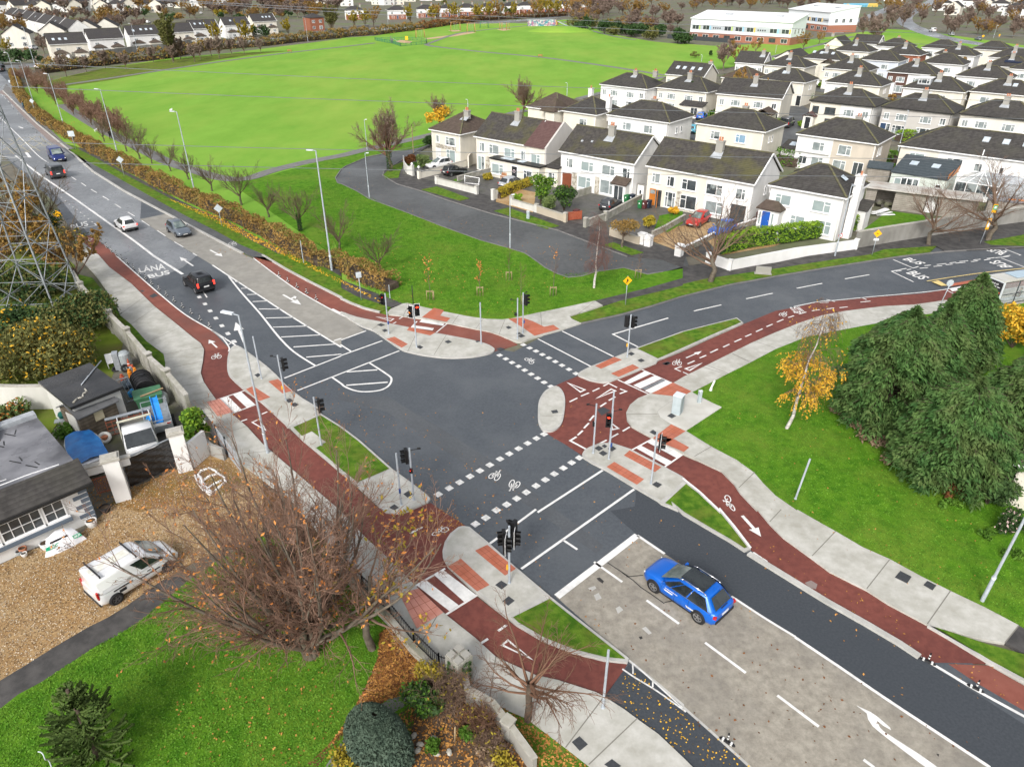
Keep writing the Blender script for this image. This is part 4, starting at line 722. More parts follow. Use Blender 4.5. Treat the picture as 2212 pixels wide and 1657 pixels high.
# staked saplings on the lawn
stake_m=mat('stake timber',(.28,.2,.11),(.36,.27,.16),6,.9)
for q,top,lm,l in(('e 573 290',30,lf_or,'staked sapling with sparse orange leaves nearest the hedge'),('e 898 265',55,lf_or,'staked sapling with bushy rust-orange leaves'),('e 1085 165',-40,None,'thin bare sapling with one short stake'),('e 1160 320',75,None,'bare upright sapling right behind the signal pole'),('e 1370 265',-30,lf_or,'staked sapling with a few orange leaves at its top'),('e 1918 150',-10,None,'short staked sapling on the verge beside the street end')):
 h=HT(q,top);rng=np.random.default_rng(int(h*1000)%997);lv=grow(rng,[trunk(h,.035,(.01,.01),rng=rng,r1=.008,wob=.01)],[dict(n=16,len=h*.24,ang=(25,50),up=.15,segs=3,start=.35,rr=.5,rmin=.005),dict(n=4,ratio=.4,ang=(20,50),up=.1,segs=2,rr=.6,rmin=.004)])
 C=ends(lv,rng,130 if 'bushy' in l else 70,-1);C=C[C[:,2]>(h*.75 if 'top' in l else 0)]
 t=make_tree('young_tree',lv,bark,twig_r,1,[('leaves',lf_or,quads(C,.13,rng))]if lm else None,(*Q1(q),.09),l,'tree','staked saplings on the lawn')
 if 'bare' not in l or 'short' in l:
  for sx in(-.28,.28):MB().tube((sx,.05,0),(sx,.05,.95),.035).build('stake',stake_m,t)
  MB().cbox((0,.05,.85),(.64,.03,.1)).build('stake_rail',stake_m,t)
 else:MB().tube((.12,0,0),(.12,0,.9),.035).build('stake',stake_m,t)
tag(MB().tube((0,0,0),(0,0,.95),.04).build('timber_stake',stake_m,loc=(*Q1('e 600 293'),.09)),'lone short timber stake beside the hedge-end sapling','stake')
# weeping birch with purple twigs, and the yellow birch
def birch(q,h,lean,seed,tw,label,lfn=0):
 rng=np.random.default_rng(seed);lv=grow(rng,[trunk(h,.13,lean,9,rng,.015,.005)],[dict(n=26,len=h*.30,ang=(30,60),up=.02,segs=5,start=.25,rr=.4,taper=.55,rend=.008),dict(n=8,ratio=.5,ang=(20,60),up=-.35,segs=4,start=.2,rr=.6,rmin=.006),dict(n=6,len=h*.14,ang=(10,50),up=-.75,segs=3,start=.2,rmin=.005,rmax=.006)])
 lf=None
 if lfn:
  C=ends(lv,rng,lfn,-1);C=C[(C[:,2]<h*.62)|(rng.random(len(C))<.06)];lf=[('leaves',lf_ye,quads(C,.105,rng))]
 return make_tree('birch_tree',lv,birchb,tw,1,lf,(*Q1(q),.09),label)
birch('f 672 1122',8.6,(.09,-.02),3,twig,'white-stemmed birch with hanging yellow leaves on the lawn',8200);birch('e 1635 212',6.6,(.03,0),4,twig_p,'leafless birch with white trunk and purplish hanging twigs by the street end')
# the big cypress group
def cypress(q,h,rad,seed,label,n=15000,loc=None):
 rng=np.random.default_rng(seed);x,y=loc or Q1(q);root=empty('conifer_tree',(x,y,.05),0,label,'tree','big conifers on the lawn')
 nb=330;z=rng.uniform(.02,.97,nb);a=rng.uniform(0,2*math.pi,nb);L=rad*np.minimum(1,.72+z*1.5)*(1-z**2.1)**.62*rng.uniform(.72,1.1,nb)+.25
 bz=z*h;per=n//nb;C,D=[],[]
 for i in range(nb):
  t=rng.uniform(.3,1.03,per)**.7;w=rng.normal(size=per)*.30*(1.25-t*.8)*(L[i]**.5);dirx=np.array([math.cos(a[i]),math.sin(a[i])]);pr=np.array([-dirx[1],dirx[0]])
  rise=.30*L[i]*t*(1-.75*t)*2.0
  p=np.column_stack([dirx[0]*L[i]*t+pr[0]*w,dirx[1]*L[i]*t+pr[1]*w,bz[i]+rise-np.abs(w)*.45-rng.random(per)**2*.45-np.maximum(0,t-.75)*1.2]);C.append(p)
  D.append(np.tile([dirx[0]*.9,dirx[1]*.9,-.5],(per,1))+np.column_stack([pr[0]*np.sign(w),pr[1]*np.sign(w),np.zeros(per)])*.6)
 C=np.concatenate(C);D=np.concatenate(D);keep=C[:,2]>.1;np_mesh('foliage',*quads(C[keep],.15,rng,nrm(D[keep]+rng.normal(size=D[keep].shape)*.3),2.3),lf_con,root)
 u_=rng.random(900);an_=rng.uniform(0,6.28,900);rr_=(1.05-u_)*.17*h*rng.random(900)**.5;np_mesh('leader',*quads(np.column_stack([np.cos(an_)*rr_,np.sin(an_)*rr_,h*(.84+.22*u_)]),.15,rng,nrm(np.column_stack([np.cos(an_),np.sin(an_),np.full(900,.2)])),2.3),lf_con,root)
 MB().tube((0,0,0),(0,0,h*.93),.3,.04,8).build('trunk',bark_d,root)
 b=[(np.array([[0,0,bz[i]*.97],[math.cos(a[i])*L[i]*.5,math.sin(a[i])*L[i]*.5,bz[i]+.2*L[i]],[math.cos(a[i])*L[i]*.95,math.sin(a[i])*L[i]*.95,bz[i]+.12*L[i]]]),np.array([.06,.035,.01]))for i in range(nb)]
 np_mesh('branches',*tubes(b,4),bark_d,root);return root
cypress('D 1905 915',8.3,3.7,1,'tall drooping dark green conifer nearest the yellow birch',52000)
cypress('D 2055 800',7.6,2.5,2,'second conifer behind, near the bus shelter',34000)
cypress('D 2040 1035',6.8,3.4,3,'broad low drooping conifer nearest the camera on the lawn',52000)
cypress('D 2165 1000',7.6,3.3,4,'drooping conifer at the right edge of the photo',42000)
cypress('D 1975 900',8.2,2.8,5,'upright conifer filling the middle of the group',36000)
bush('autumn_shrub',(*Q1('f 2130 600'),.05),3.6,2.4,3.6,lf_ye,'golden yellow leafy shrub behind the conifers near the bus shelter',n=3600,size=.2,seed=5,m2=lf_yg,f2=.35)
for i,(q,r)in enumerate((('f 1010 1010',.7),('f 1085 1080',1.0),('f 1150 1145',.6),('f 1230 1220',1.1),('f 1360 1350',.7))):bush('dried_flower_clump',(*Q1(q),.05),r*1.2,r,.8,lf_dry,'dry straw-coloured flower clump beneath the conifers','plant',420,.13,i,group='dry clumps beneath the conifers',asp=2.5)
bush('red_shrub',(*Q1('f 1560 1400'),.05),2.3,1.1,.8,lf_red,'rust brown ground shrub in the border under the conifers',n=1400,size=.14,seed=7);bush('red_shrub',(*Q1('f 1750 1560'),.05),1.4,1,.8,lf_red,'rust brown shrub lower down the border by the dark bush',n=700,size=.14,seed=8)
bush('garden_shrub',(*Q1('f 1960 1610'),.05),1.5,1.3,2.1,lf_dk,'dark glossy shrub at the right edge before the white wall',n=1500,size=.16,seed=9);bush('garden_shrub',(*Q1('i 2120 150'),.05),1.1,1.0,1.5,lf_dk,'dark shrub with pale pink flowers beside the leaning lamp post',n=1100,size=.13,seed=10,m2=mat('pale flowers',(.6,.42,.40),rough=.8),f2=.08)
for i,(q,rx)in enumerate((('f 1350 1280',1.4),('f 1640 1500',1.6),('f 1720 1600',1.5),('i 2000 170',1.2),('i 2150 290',1.3))):bush('ground_cover_plant',(*Q1(q),.05),rx,rx*.7,.45,lf_gr,'low leafy green plant in the lawn border','plant',420,.13,60+i,group='low plants in the lawn border',stems=False)
# --- near left: the great bare tree, its neighbour and the little tree on the path
rng=np.random.default_rng(21);stems=[]
for i in range(9):
 a=i*2.4;r=.30 if i else 0;p=np.array([[math.cos(a)*.15,math.sin(a)*.15,0],[math.cos(a)*.3,math.sin(a)*.3,.8],[math.cos(a)*(.5+r),math.sin(a)*(.5+r),1.9]]);stems.append((p,np.array([.24,.19,.14])))
lv=grow(rng,stems,[dict(n=5,len=8.2,ang=(6,46),up=.10,segs=7,start=.4,rr=.7,rend=.02,taper=.1,wob=.07,pull=(-.03,.02)),dict(n=10,ratio=.40,ang=(20,55),up=.08,segs=5,start=.12,rr=.55,rend=.009),dict(n=8,ratio=.42,ang=(15,50),up=.05,segs=3,start=.15,rr=.6,rmin=.007),dict(n=5,ratio=.5,ang=(15,50),up=.03,segs=2,start=.2,rr=.7,rmin=.0045)])
low=grow(rng,[(np.array([[0,0,1.2+.2*i],[-.5,.1,1.5+.2*i],[-.9,.2,1.7+.2*i]]),np.array([.12,.1,.08]))for i in range(3)],[dict(n=5,len=5.6,ang=(5,60),up=.02,segs=7,start=.4,rr=.7,rend=.014,taper=.1,wob=.1,flat=.5),dict(n=9,ratio=.45,ang=(15,50),up=-.05,segs=4,start=.15,rr=.55,rend=.008),dict(n=7,ratio=.5,ang=(15,50),up=-.08,segs=3,start=.2,rr=.6,rmin=.006),dict(n=3,ratio=.5,ang=(15,50),up=-.05,segs=2,start=.2,rr=.7,rmin=.0055)])
lv=[a+b for a,b in zip(lv,low)]
C=ends(lv,rng,3600,-1,.0);C=C[rng.random(len(C))<np.where(C[:,0]<-1.5,.95,.3)]
make_tree('bare_tree',lv,bark,twig_l,2,[('leaves',lf_or,quads(C,.10,rng))],(*Q1('D 672 1415'),.05),'great spreading bare tree with a few orange leaves over the drive',sides=(7,4,3))
rng=np.random.default_rng(22);lv=grow(rng,[trunk(4.2,.2,(.03,.06),5,rng,.1)],[dict(n=11,len=5,ang=(25,75),up=.1,segs=6,start=.3,rr=.55,rend=.012,wob=.13),dict(n=8,ratio=.4,ang=(20,60),up=.02,segs=4,start=.2,rr=.5),dict(n=6,ratio=.5,ang=(20,60),up=-.05,segs=3,start=.2,rr=.6,rmin=.006)])
make_tree('bare_tree',lv,bark,twig,1,[('leaves',lf_yg,quads(ends(lv,rng,420,-1),.14,rng)),('dead_leaves',lf_or,quads(ends(lv,rng,300,-1),.13,rng))],(*Q1('h 200 895'),.05),'slender bare tree with yellow-green leaves beside the railings')
rng=np.random.default_rng(23);lv=grow(rng,[trunk(2.6,.17,(.02,.02),4,rng,.15)],[dict(n=16,len=3.0,ang=(40,78),up=.05,segs=6,start=.72,rr=.45,rend=.012,wob=.12,taper=0),dict(n=8,ratio=.42,ang=(18,50),up=-.02,segs=4,start=.25,rr=.5),dict(n=8,ratio=.5,ang=(15,50),up=-.08,segs=3,start=.2,rr=.6,rmin=.006)])
make_tree('bare_tree',lv,bark_d,twig_r,1,None,(*Q1('h 1205 1360'),.05),'small bare tree with drooping twigs on the grass beside the concrete path')
# monkey puzzle
rng=np.random.default_rng(31);mq=Q1('g 650 1600');h=4.2;b=[]
for i in range(78):
 z=rng.uniform(.06,.97);a=rng.uniform(0,6.28);L=(1.85*(1-z)**.7+.2)*rng.uniform(.8,1.1);up=.25+.5*z;d=np.array([math.cos(a),math.sin(a)])
 P=[np.array([0,0,z*h])]
 for k in range(5):P.append(P[0]+np.array([d[0]*L*(k+1)/5,d[1]*L*(k+1)/5,-.12*L+up*L*((k+1)/5)**2*.8]))
 b.append((np.array(P),np.full(6,.055)))
 for s in(-1,1):
  k=rng.integers(2,4);q=P[k];dd=np.array([d[0]-s*d[1]*.8,d[1]+s*d[0]*.8])*L*.32;b.append((np.array([q,q+[dd[0]*.5,dd[1]*.5,.06],q+[dd[0],dd[1],.2*L]]),np.full(3,.05)))
root=empty('monkey_puzzle_tree',(*mq,.05),0,'dark monkey puzzle tree with rope-like branches on the front lawn','tree');Vb,Fb=tubes(b,6);np_mesh('branches',Vb,Fb,lf_mp,root)
C=np.concatenate([p[1:]*t+p[:-1]*(1-t)for p,_ in b for t in np.linspace(0,1,7)]);C=C+rng.normal(size=C.shape)*.05;np_mesh('spiky_leaves',*quads(C,.085,rng,asp=1.2),lf_mp,root)
MB().tube((0,0,0),(0,0,h),.16,.06,8).build('trunk',bark_d,root)
cable=MB();pts=[(-.6+.2*math.sin(t*1.3)+t*.12,-1.7+.12*math.cos(t*2),2.9-t*.2+.25*math.sin(t))for t in np.linspace(0,9,30)]
for a,c in zip(pts,pts[1:]):cable.tube(a,c,.018,n=5)
tag(cable.build('light_cable',mat('cable white',(.55,.6,.62)),loc=(*mq,.05)),'pale looped cable draped over the monkey puzzle tree','cable')
# clipped blue conifer, ivy, brambles bottom centre
rng=np.random.default_rng(33);p=Q1('h 250 1560');n=15000;a=rng.uniform(0,6.28,n);z=np.sqrt(rng.random(n));r=np.sqrt(np.maximum(.02,1-z**2.4))*rng.uniform(.9,1.03,n)
root=empty('conifer_bush',(*p,.05),R(-35),'dense clipped blue-green conifer bush beside the garden path','shrub');np_mesh('foliage',*quads(np.column_stack([np.cos(a)*r*1.6,np.sin(a)*r*1.05,z*2.4]),.11,rng),lf_bl,root);MB().lathe((0,0,0),[(.85,0),(.9,.8),(.7,1.5),(.3,2.0)],14,1.5,1).build('branches',bark_d,root)
bush('evergreen_shrub',(*Q1('h 545 1300'),.05),1.1,.9,1.5,lf_dk,'dark green ivy bush between the blue conifer and the gate pillar',n=1600,size=.13,seed=3,m2=lf_gr,f2=.4);bush('garden_shrub',(*Q1('h 580 1140'),.05),.7,.6,1.9,lf_yg,'yellow-green shrub against the ivy by the wall end',n=500,size=.12,seed=4)
for i,(q,rx,h,m,l)in enumerate((('h 700 1250',1.1,2.2,twig,'tangled brown climber over the stone pillar'),('h 880 1420',1.5,1.5,twig_r,'tangle of bare brown brambles behind the low wall'),('h 960 1560',1.1,1.2,twig,'straggly bare shrub near the wall end'))):
 rng=np.random.default_rng(50+i);lv=grow(rng,[(np.array([[rng.uniform(-1,1)*rx*.6,rng.uniform(-1,1)*rx*.5,0],[rng.uniform(-1,1)*rx*.3,0,h*.3]]),np.array([.03,.02]))for _ in range(7)],[dict(n=9,len=h*.8,ang=(20,80),up=.02,segs=4,start=.2,rr=.6,wob=.25),dict(n=8,ratio=.6,ang=(20,80),up=-.05,segs=4,start=.2,rr=.7,wob=.25,rmin=.006),dict(n=3,ratio=.6,ang=(20,80),up=-.05,segs=2,start=.2,rr=.7,rmin=.005)])
 r_=make_tree('bare_shrub',lv,bark_d,m,1,None,(*Q1(q),.05),l,'shrub')
 np_mesh('leaves',*quads(ends(lv,rng,120),.1,rng),lf_yg,r_)
for i,(q,rx,m,l)in enumerate((('h 60 1610',.9,lf_yg,'yellow-green low shrub left of the blue conifer'),('h 1040 1640',.9,lf_yg,'yellow-green shrub at the bottom beside the wall'),('h 940 1600',.7,lf_dry,'dry straw-coloured grass clump at the bottom'),('h 610 1560',.5,lf_gr,'small green plant in the leafy soil bed'),('h 820 1480',.5,lf_gr,'green weed beside the brambles'))):bush('garden_shrub',(*Q1(q),.05),rx,rx*.8,.7,m,l,n=420,size=.11,seed=80+i)
stone_m=mat('pale stone',(.32,.30,.25),(.42,.4,.35),4,.9,.2)
for i,q in enumerate(('h 510 1520','h 470 1465','h 455 1550','h 600 1480','h 495 1560','h 700 1570','h 615 1580')):tag(MB().lathe((0,0,0),[(.10,0),(.15,.06),(.11,.13),(.02,.15)],7,1.2,.8).build('garden_stone',stone_m,loc=(*Q1(q),.06)),'pale stone lying in the leafy soil bed','stone','stones in the soil bed').rotation_euler=(0,0,i)
# bushes by the pylon and yard
bush('bramble_thicket',(*Q1('d 300 760'),0),6.2,4.4,3.9,lf_ol,'large tangled bush with yellow leaves under the steel pylon',n=13000,size=.19,seed=11,m2=lf_ye,f2=.07,nb=22)
bush('bramble_thicket',(*Q1('d 560 480'),0),4.2,4.0,3.0,lf_ol,'olive-green thicket behind the wall beside the footpath grass',n=6500,size=.19,seed=12,m2=lf_dk,f2=.5,nb=14)
bush('bramble_thicket',(*Q1('d 60 560'),0),4.6,3.6,2.6,lf_dk,'dark thicket left behind the pylon legs',n=4200,size=.22,seed=13,m2=lf_ye,f2=.06,nb=12)
bush('bramble_thicket',(*Q1('d 250 250'),0),5,4,3.2,lf_dk,'dark evergreen thicket inside the pylon',n=5000,size=.22,seed=14,m2=lf_ol,f2=.4,nb=14)
bush('ivy_shrub',(*Q1('d 1300 1230'),0),1.25,1.1,3.0,lf_gr,'bright green leafy ivy bush on the yard wall beside the railings',n=3200,size=.17,seed=15,m2=lf_lime,f2=.4)
bush('garden_shrub',(*Q1('d 60 1080'),0),1.7,1.3,1.5,lf_pal,'hydrangea with reddening heads against the yard wall',n=1500,size=.18,seed=16,m2=lf_or,f2=.2);bush('garden_shrub',(*Q1('d 440 1180'),0),.9,.8,1.0,lf_gr,'green shrub between the cottage roof and the shed',n=700,size=.15,seed=17)
for i,(q,t)in enumerate((('a 300 1560',1090),('a 150 1650',1180),('d 520 210',-260),('d 430 120',-260),('d 30 130',-200),('a 60 1420',1060),('a 230 1440',1080))):plant(far_o if i%3 else fan_b,'fo' if i%3 else 'fb',q,t,'autumn_tree' if i%3 else 'bare_tree',['bare grey tree beside the road left of the dark van','orange tree behind the pylon top','russet tree beside the narrow footpath end','russet-brown tree behind the pylon leg','autumn tree at the left edge behind the pylon','autumn tree low behind the pylon arm','autumn tree beside the road, left of the bus lane lettering'][i])
for i in range(7):q='a %d %d'%(40+62*i,1640-60*(i%3));bush('bramble_thicket',(*Q1(q),0),2.6,2.4,2.8,(lf_ol,lf_au,lf_dk)[i%3],'mixed autumn thicket between the pylon and the bus lane',n=1500,size=.22,seed=90+i,group='thickets between the pylon and the bus lane',m2=lf_ye,f2=.12)
rr=random.Random(12)
for i in range(75):
 u=rr.random();v=rr.random();q='c %d %d'%(60+2150*u,380+480*v+(u-.5)*40);p=Q1(q);s_=rr.uniform(.8,1.7);bush('garden_shrub',(*p,0),s_*rr.uniform(1,2.2),s_,rr.uniform(1.2,2.6),(lf_gr,lf_dk,lf_lime,lf_au,lf_ol)[i%5],('green','dark green','bright green','rust brown','olive')[i%5]+' garden shrub between the estate houses',n=260,size=.34,seed=200+i,group=('green','dark','bright','rust','olive')[i%5]+' garden shrubs in the estate',stems=False,nb=6,rz=R(-40))
for i in range(70):
 x=rr.uniform(0,2209);y=rr.uniform(20,215-x*.03)if i<45 else rr.uniform(20,110);q=('a %d %d' if i<45 else 'b %d %d')%(x,y)
 if i>=45 and x>1450:continue
 p=Q1(q);k=i%4;bush(('evergreen_shrub','autumn_shrub')[k%2],(*p,0),rr.uniform(2.5,5),rr.uniform(2,4),rr.uniform(2.5,6),(lf_dk,lf_yg,lf_ol,lf_au)[k],('dark green','yellowing','olive','rust-coloured')[k]+' bush among the distant houses beyond the park',n=300,size=.7,seed=300+i,group=('dark','yellowing','olive','rust')[k]+' bushes among the distant houses',stems=False,nb=6)
 # fallen leaves
def leaves_on(q,n,z,m,name,seed,size=.09,dens=None):
 rng=np.random.default_rng(seed);P=np.array(Q(q));lo,hi=P.min(0),P.max(0);out=[]
 while len(out)<n:
  c=lo+(hi-lo)*rng.random((n*2,2));x,y=c[:,0],c[:,1];ins=np.zeros(len(c),bool)
  for i in range(len(P)):
   (x1,y1),(x2,y2)=P[i-1],P[i];cr=((y1>y)!=(y2>y))&(x<(x2-x1)*(y-y1)/(y2-y1+1e-12)+x1);ins^=cr
  out+=list(c[ins])
  if not ins.any():break
 C=np.column_stack([np.array(out[:n]),z+rng.random(min(n,len(out)))*.03]);o=np_mesh(name,*quads(C,size,rng,nrm_up=.7,asp=1.2),m);o['kind']='stuff'
gt1=leafmat('grass tuft dark',(.048,.145,.006),(.07,.18,.010));gt2=leafmat('grass tuft light',(.085,.21,.014),(.125,.25,.024));gs1=leafmat('gravel pale',(.5,.4,.27),(.62,.55,.44));gs2=leafmat('gravel dark',(.10,.06,.03),(.2,.12,.06))
lf_fall=leafmat('fallen leaves',(.28,.12,.03),(.50,.26,.07),3)
leaves_on('h -200 1640 -60 1500 60 1330 160 1150 240 960 250 800 330 735 560 965 700 1075 600 1160 300 1220 0 1450',7500,.06,lf_red,'fallen_leaves',1,.12);leaves_on('h -200 1640 -60 1500 60 1330 160 1150 240 960 250 800 330 735 560 965 700 1075 600 1160 300 1220 0 1450',3500,.07,lf_fall,'fallen_leaves',2,.12)
leaves_on('g 1000 1657 1300 800 1500 500 2209 300 2209 1657',380,.06,lf_fall,'fallen_leaves',3,.10);leaves_on('h 440 1260 560 1150 800 1092 1200 1352 1590 1652 0 1700',2600,.06,lf_fall,'fallen_leaves',4,.1);leaves_on('h 880 1184 1330 1452 1750 1790 1300 1790',700,.1,lf_fall,'fallen_leaves',5,.1)
leaves_on('h 420 30 700 -20 800 100 600 170 440 120',260,.02,lf_fall,'fallen_leaves',6,.09);leaves_on('d -100 1600 1300 1300 1500 1500 1300 1657',1500,.01,lf_fall,'fallen_leaves',7,.10);leaves_on('D 400 530 850 520 1240 600 1100 690 870 660',420,.1,lf_fall,'fallen_leaves',8,.12)
leaves_on('D 1500 900 1800 720 2200 1200 2100 1330 1700 1150',160,.1,lf_fall,'fallen_leaves',9,.10);leaves_on('h 1870 1020 2209 1260 i 440 1657 h 2209 1600 1750 1200',170,.02,lf_ye,'fallen_leaves',10,.08);leaves_on('D 640 900 1250 860 1500 1150 2200 1657 1300 1200 900 1110',150,.02,lf_fall,'fallen_leaves',11,.09)
leaves_on('D 630 790 1050 1000 1360 1440 1270 1440 830 1110 600 920',420,.02,lf_fall,'fallen_leaves',12,.09);leaves_on('D 360 430 500 500 830 660 800 640 470 470',1600,.12,lf_ye,'fallen_leaves',13,.16);leaves_on('D 1590 1150 2000 1300 2212 1440 2212 1560 1700 1300',110,.02,lf_fall,'fallen_leaves',14,.09)
leaves_on('D 1350 1200 2212 1657 1500 1657 1250 1300',120,.025,lf_red,'fallen_leaves',15,.1);leaves_on('D 730 360 880 440 1450 590 1240 600 1000 530 740 420',260,.05,lf_fall,'fallen_leaves',16,.12);leaves_on('D 60 60 200 270 400 400 640 540 600 560 350 420 150 300 20 130',900,.1,lf_fall,'fallen_leaves',17,.2)
for i,(q,n)in enumerate((('f 60 890 280 775 600 610 1000 490 1560 385 2209 700 2300 1700 i 2450 800 2170 748 1730 527 1340 322 900 92 740 0 f 600 1560 460 1410 180 1240 20 1140 250 990',26000),('g -150 1900 -150 1380 0 1285 270 1110 620 880 900 720 1200 470 1700 160 h 0 200 330 730 560 960 400 1657 -100 1900',30000),('e 320 310 540 330 820 390 1040 410 1270 370 1640 290 2000 130 1830 85 1640 112 1400 125 1250 30 b 900 1565 400 1375 100 1245 a 2150 1170 1900 1250 2130 1640 e 60 160',24000))):
 for k,m in((0,gt1),(1,gt2)):leaves_on(q,n,.09 if i!=1 else .05,m,'grass_tufts',30+i*2+k,.075 if i<2 else .10)
for k,m in((0,gs1),(1,gs2)):leaves_on('g -150 1180 0 1100 340 890 560 760 830 610 1050 450 1300 300 1700 150 d 1700 1420 1480 1300 860 1500 700 1640 g 620 60 480 180 200 250 -150 420',9000,.0,m,'gravel_stones',50+k,.06)
# ---------------- houses
def tile(n,a,b,moss,f=.6,lich=True):return mat(n,a,b,2.2,.85,.55,spec=.25,c3=moss,s3=.35,f3=f,wave=(1.95,'Z',.45,tuple(x*.45 for x in a),.6,1))
rf_dk=tile('roof tiles dark',(.044,.041,.039),(.074,.069,.065),(.095,.092,.07),.4);rf_moss=tile('roof tiles mossy',(.047,.043,.040),(.080,.073,.066),(.13,.125,.03),.55);rf_br=tile('roof tiles brown',(.075,.056,.046),(.11,.083,.066),(.10,.09,.05),.5)
rf_maroon=tile('roof tiles maroon',(.10,.055,.052),(.13,.075,.07),(.12,.07,.06),.3);rf_grey=tile('roof tiles slate',(.055,.07,.08),(.075,.09,.10),(.08,.1,.11),.3);rf_far=tile('roof tiles far',(.048,.045,.046),(.07,.065,.066),(.085,.08,.065),.4)
def render_m(n,c,k=.9,st=(.42,.40,.35)):return mat(n,c,tuple(x*k for x in c),.8,.9,.12,30,spec=.2,c3=tuple(a*.6+b*.4 for a,b in zip(c,st)),s3=.25,f3=.4,aniso=(1,1,.35))
w_white=render_m('render white',(.76,.755,.74));w_cream=render_m('render cream',(.71,.67,.58));w_pale=render_m('render pale',(.72,.69,.62));w_grey=render_m('render grey',(.50,.48,.455));w_beige=render_m('render beige',(.55,.49,.41));w_brick=mat('red brick',(.24,.085,.05),(.30,.12,.07),5,.9,.2,30);w_brown=mat('brown cladding',(.085,.045,.035),(.11,.06,.045),3,.8);w_blue=render_m('render pale blue',(.58,.62,.70));w_stone=mat('stone cladding',(.28,.25,.20),(.50,.47,.41),2.6,.9,.3,8,detail=2,lo=.45,hi=.55)
upvc=mat('white upvc',(.82,.82,.82),rough=.4);upvc_d=mat('dark window frame',(.05,.045,.042),rough=.5);fascia=mat('white fascia',(.78,.78,.77),rough=.5);lead=mat('lead flashing',(.30,.32,.34),(.4,.42,.44),3,.6);pot_m=mat('terracotta',(.45,.17,.09),(.52,.22,.12),4,.8);chim_m=render_m('chimney render',(.33,.32,.29));pipe_m=mat('black pipe',(.02,.02,.02),rough=.5)
gl_d=mat('glass dark',(.035,.042,.048),(.07,.08,.085),.9,.08,spec=.7);gl_c=mat('glass curtain',(.20,.235,.24),(.32,.36,.36),1.2,.12,spec=.7,wave=(3,'X',.3,(.14,.16,.16)));gl_b=mat('glass blind',(.25,.31,.31),(.31,.37,.365),.5,.12,spec=.7);gl_m=mat('glass mixed',(.05,.06,.066),(.27,.30,.30),.7,.1,spec=.7,lo=.46,hi=.54);gl_bl=mat('glass blue',(.18,.30,.42),(.25,.38,.5),.8,.1,spec=.7);skyl=mat('rooflight glass',(.45,.52,.58),(.55,.62,.68),1,.08,spec=.8)
GL=dict(d=gl_d,c=gl_c,b=gl_b,m=gl_m,u=gl_bl)
door_m={k:mat('door '+k,c,tuple(x*.85 for x in c),2,.5)for k,c in dict(blue=(.015,.10,.42),white=(.78,.78,.77),black=(.025,.027,.03),brown=(.20,.06,.03),orange=(.50,.17,.025),navy=(.03,.06,.12),green=(.03,.15,.08)).items()}
def facade(side,w,d):
 return{'F':Matrix(((1,0,0,0),(0,1,0,0),(0,0,1,0),(0,0,0,1))),'R':Matrix(((0,-1,0,w),(1,0,0,0),(0,0,1,0),(0,0,0,1))),'L':Matrix(((0,1,0,0),(-1,0,0,d),(0,0,1,0),(0,0,0,1)))}[side]
def window(par,T,x,z,w,h,g='m',st='l',fm=None,sill=True):
 """casement: st l/r = narrow light at that side with a fanlight, t = three lights, p = plain, 2 = two lights"""
 b=MB();t=.07
 B=lambda x0,x1,z0,z1,y0=-.06,y1=.03:b.box(x0,x1,y0,y1,z0,z1,T)
 x0,x1=x-w/2,x+w/2;B(x0,x1,z,z+t);B(x0,x1,z+h-t,z+h);B(x0,x0+t,z+t,z+h-t);B(x1-t,x1,z+t,z+h-t)
 def mull(xx):B(xx-t/2,xx+t/2,z+t,z+h-t)
 def fan(a,c):B(a,c,z+h*.66,z+h*.66+t)
 if st in 'lr':
  xx=x0+w*.36 if st=='l' else x1-w*.36;mull(xx);fan(*((x0+t,xx-t/2)if st=='l' else(xx+t/2,x1-t)))
 if st=='t':mull(x0+w*.27);mull(x1-w*.27);fan(x0+t,x0+w*.27-t/2);fan(x1-w*.27+t/2,x1-t)
 if st=='2':mull(x)
 if sill:b.box(x0-.08,x1+.08,-.14,.03,z-.09,z-.003,T)
 o=b.build('window',fm or upvc,par)
 MB().add([T@Vector(v)for v in((x0+t,-.015,z+t),(x1-t,-.015,z+t),(x1-t,-.015,z+h-t),(x0+t,-.015,z+h-t))],[(0,1,2,3)]).build('pane',GL[g],o);return o
def door(par,T,x,w=.95,h=2.1,m='white',z=.12,side=0,lights=True):
 b=MB();b.box(x-w/2-.07,x+w/2+.07+side,-.05,.02,z,z+h+.08,T);o=b.build('door',upvc,par)
 q=MB().box(x-w/2,x+w/2,-.085,-.04,z+.02,z+h,T)
 if lights:
  for dx in(-.2,.2):
   for z0,z1 in((.25,.85),(1.1,1.75)):q.box(x+dx-.13,x+dx+.13,-.1,-.08,z+z0,z+z1,T)
 l=q.build('leaf',door_m[m],o);MB().box(x+w*.36,x+w*.44,-.14,-.075,z+1.0,z+1.12,T).build('handle',lead,o)
 if side:MB().box(x+w/2+.1,x+w/2+side,-.06,-.03,z+.3,z+h-.05,T).build('side_light',gl_m,o)
 return o
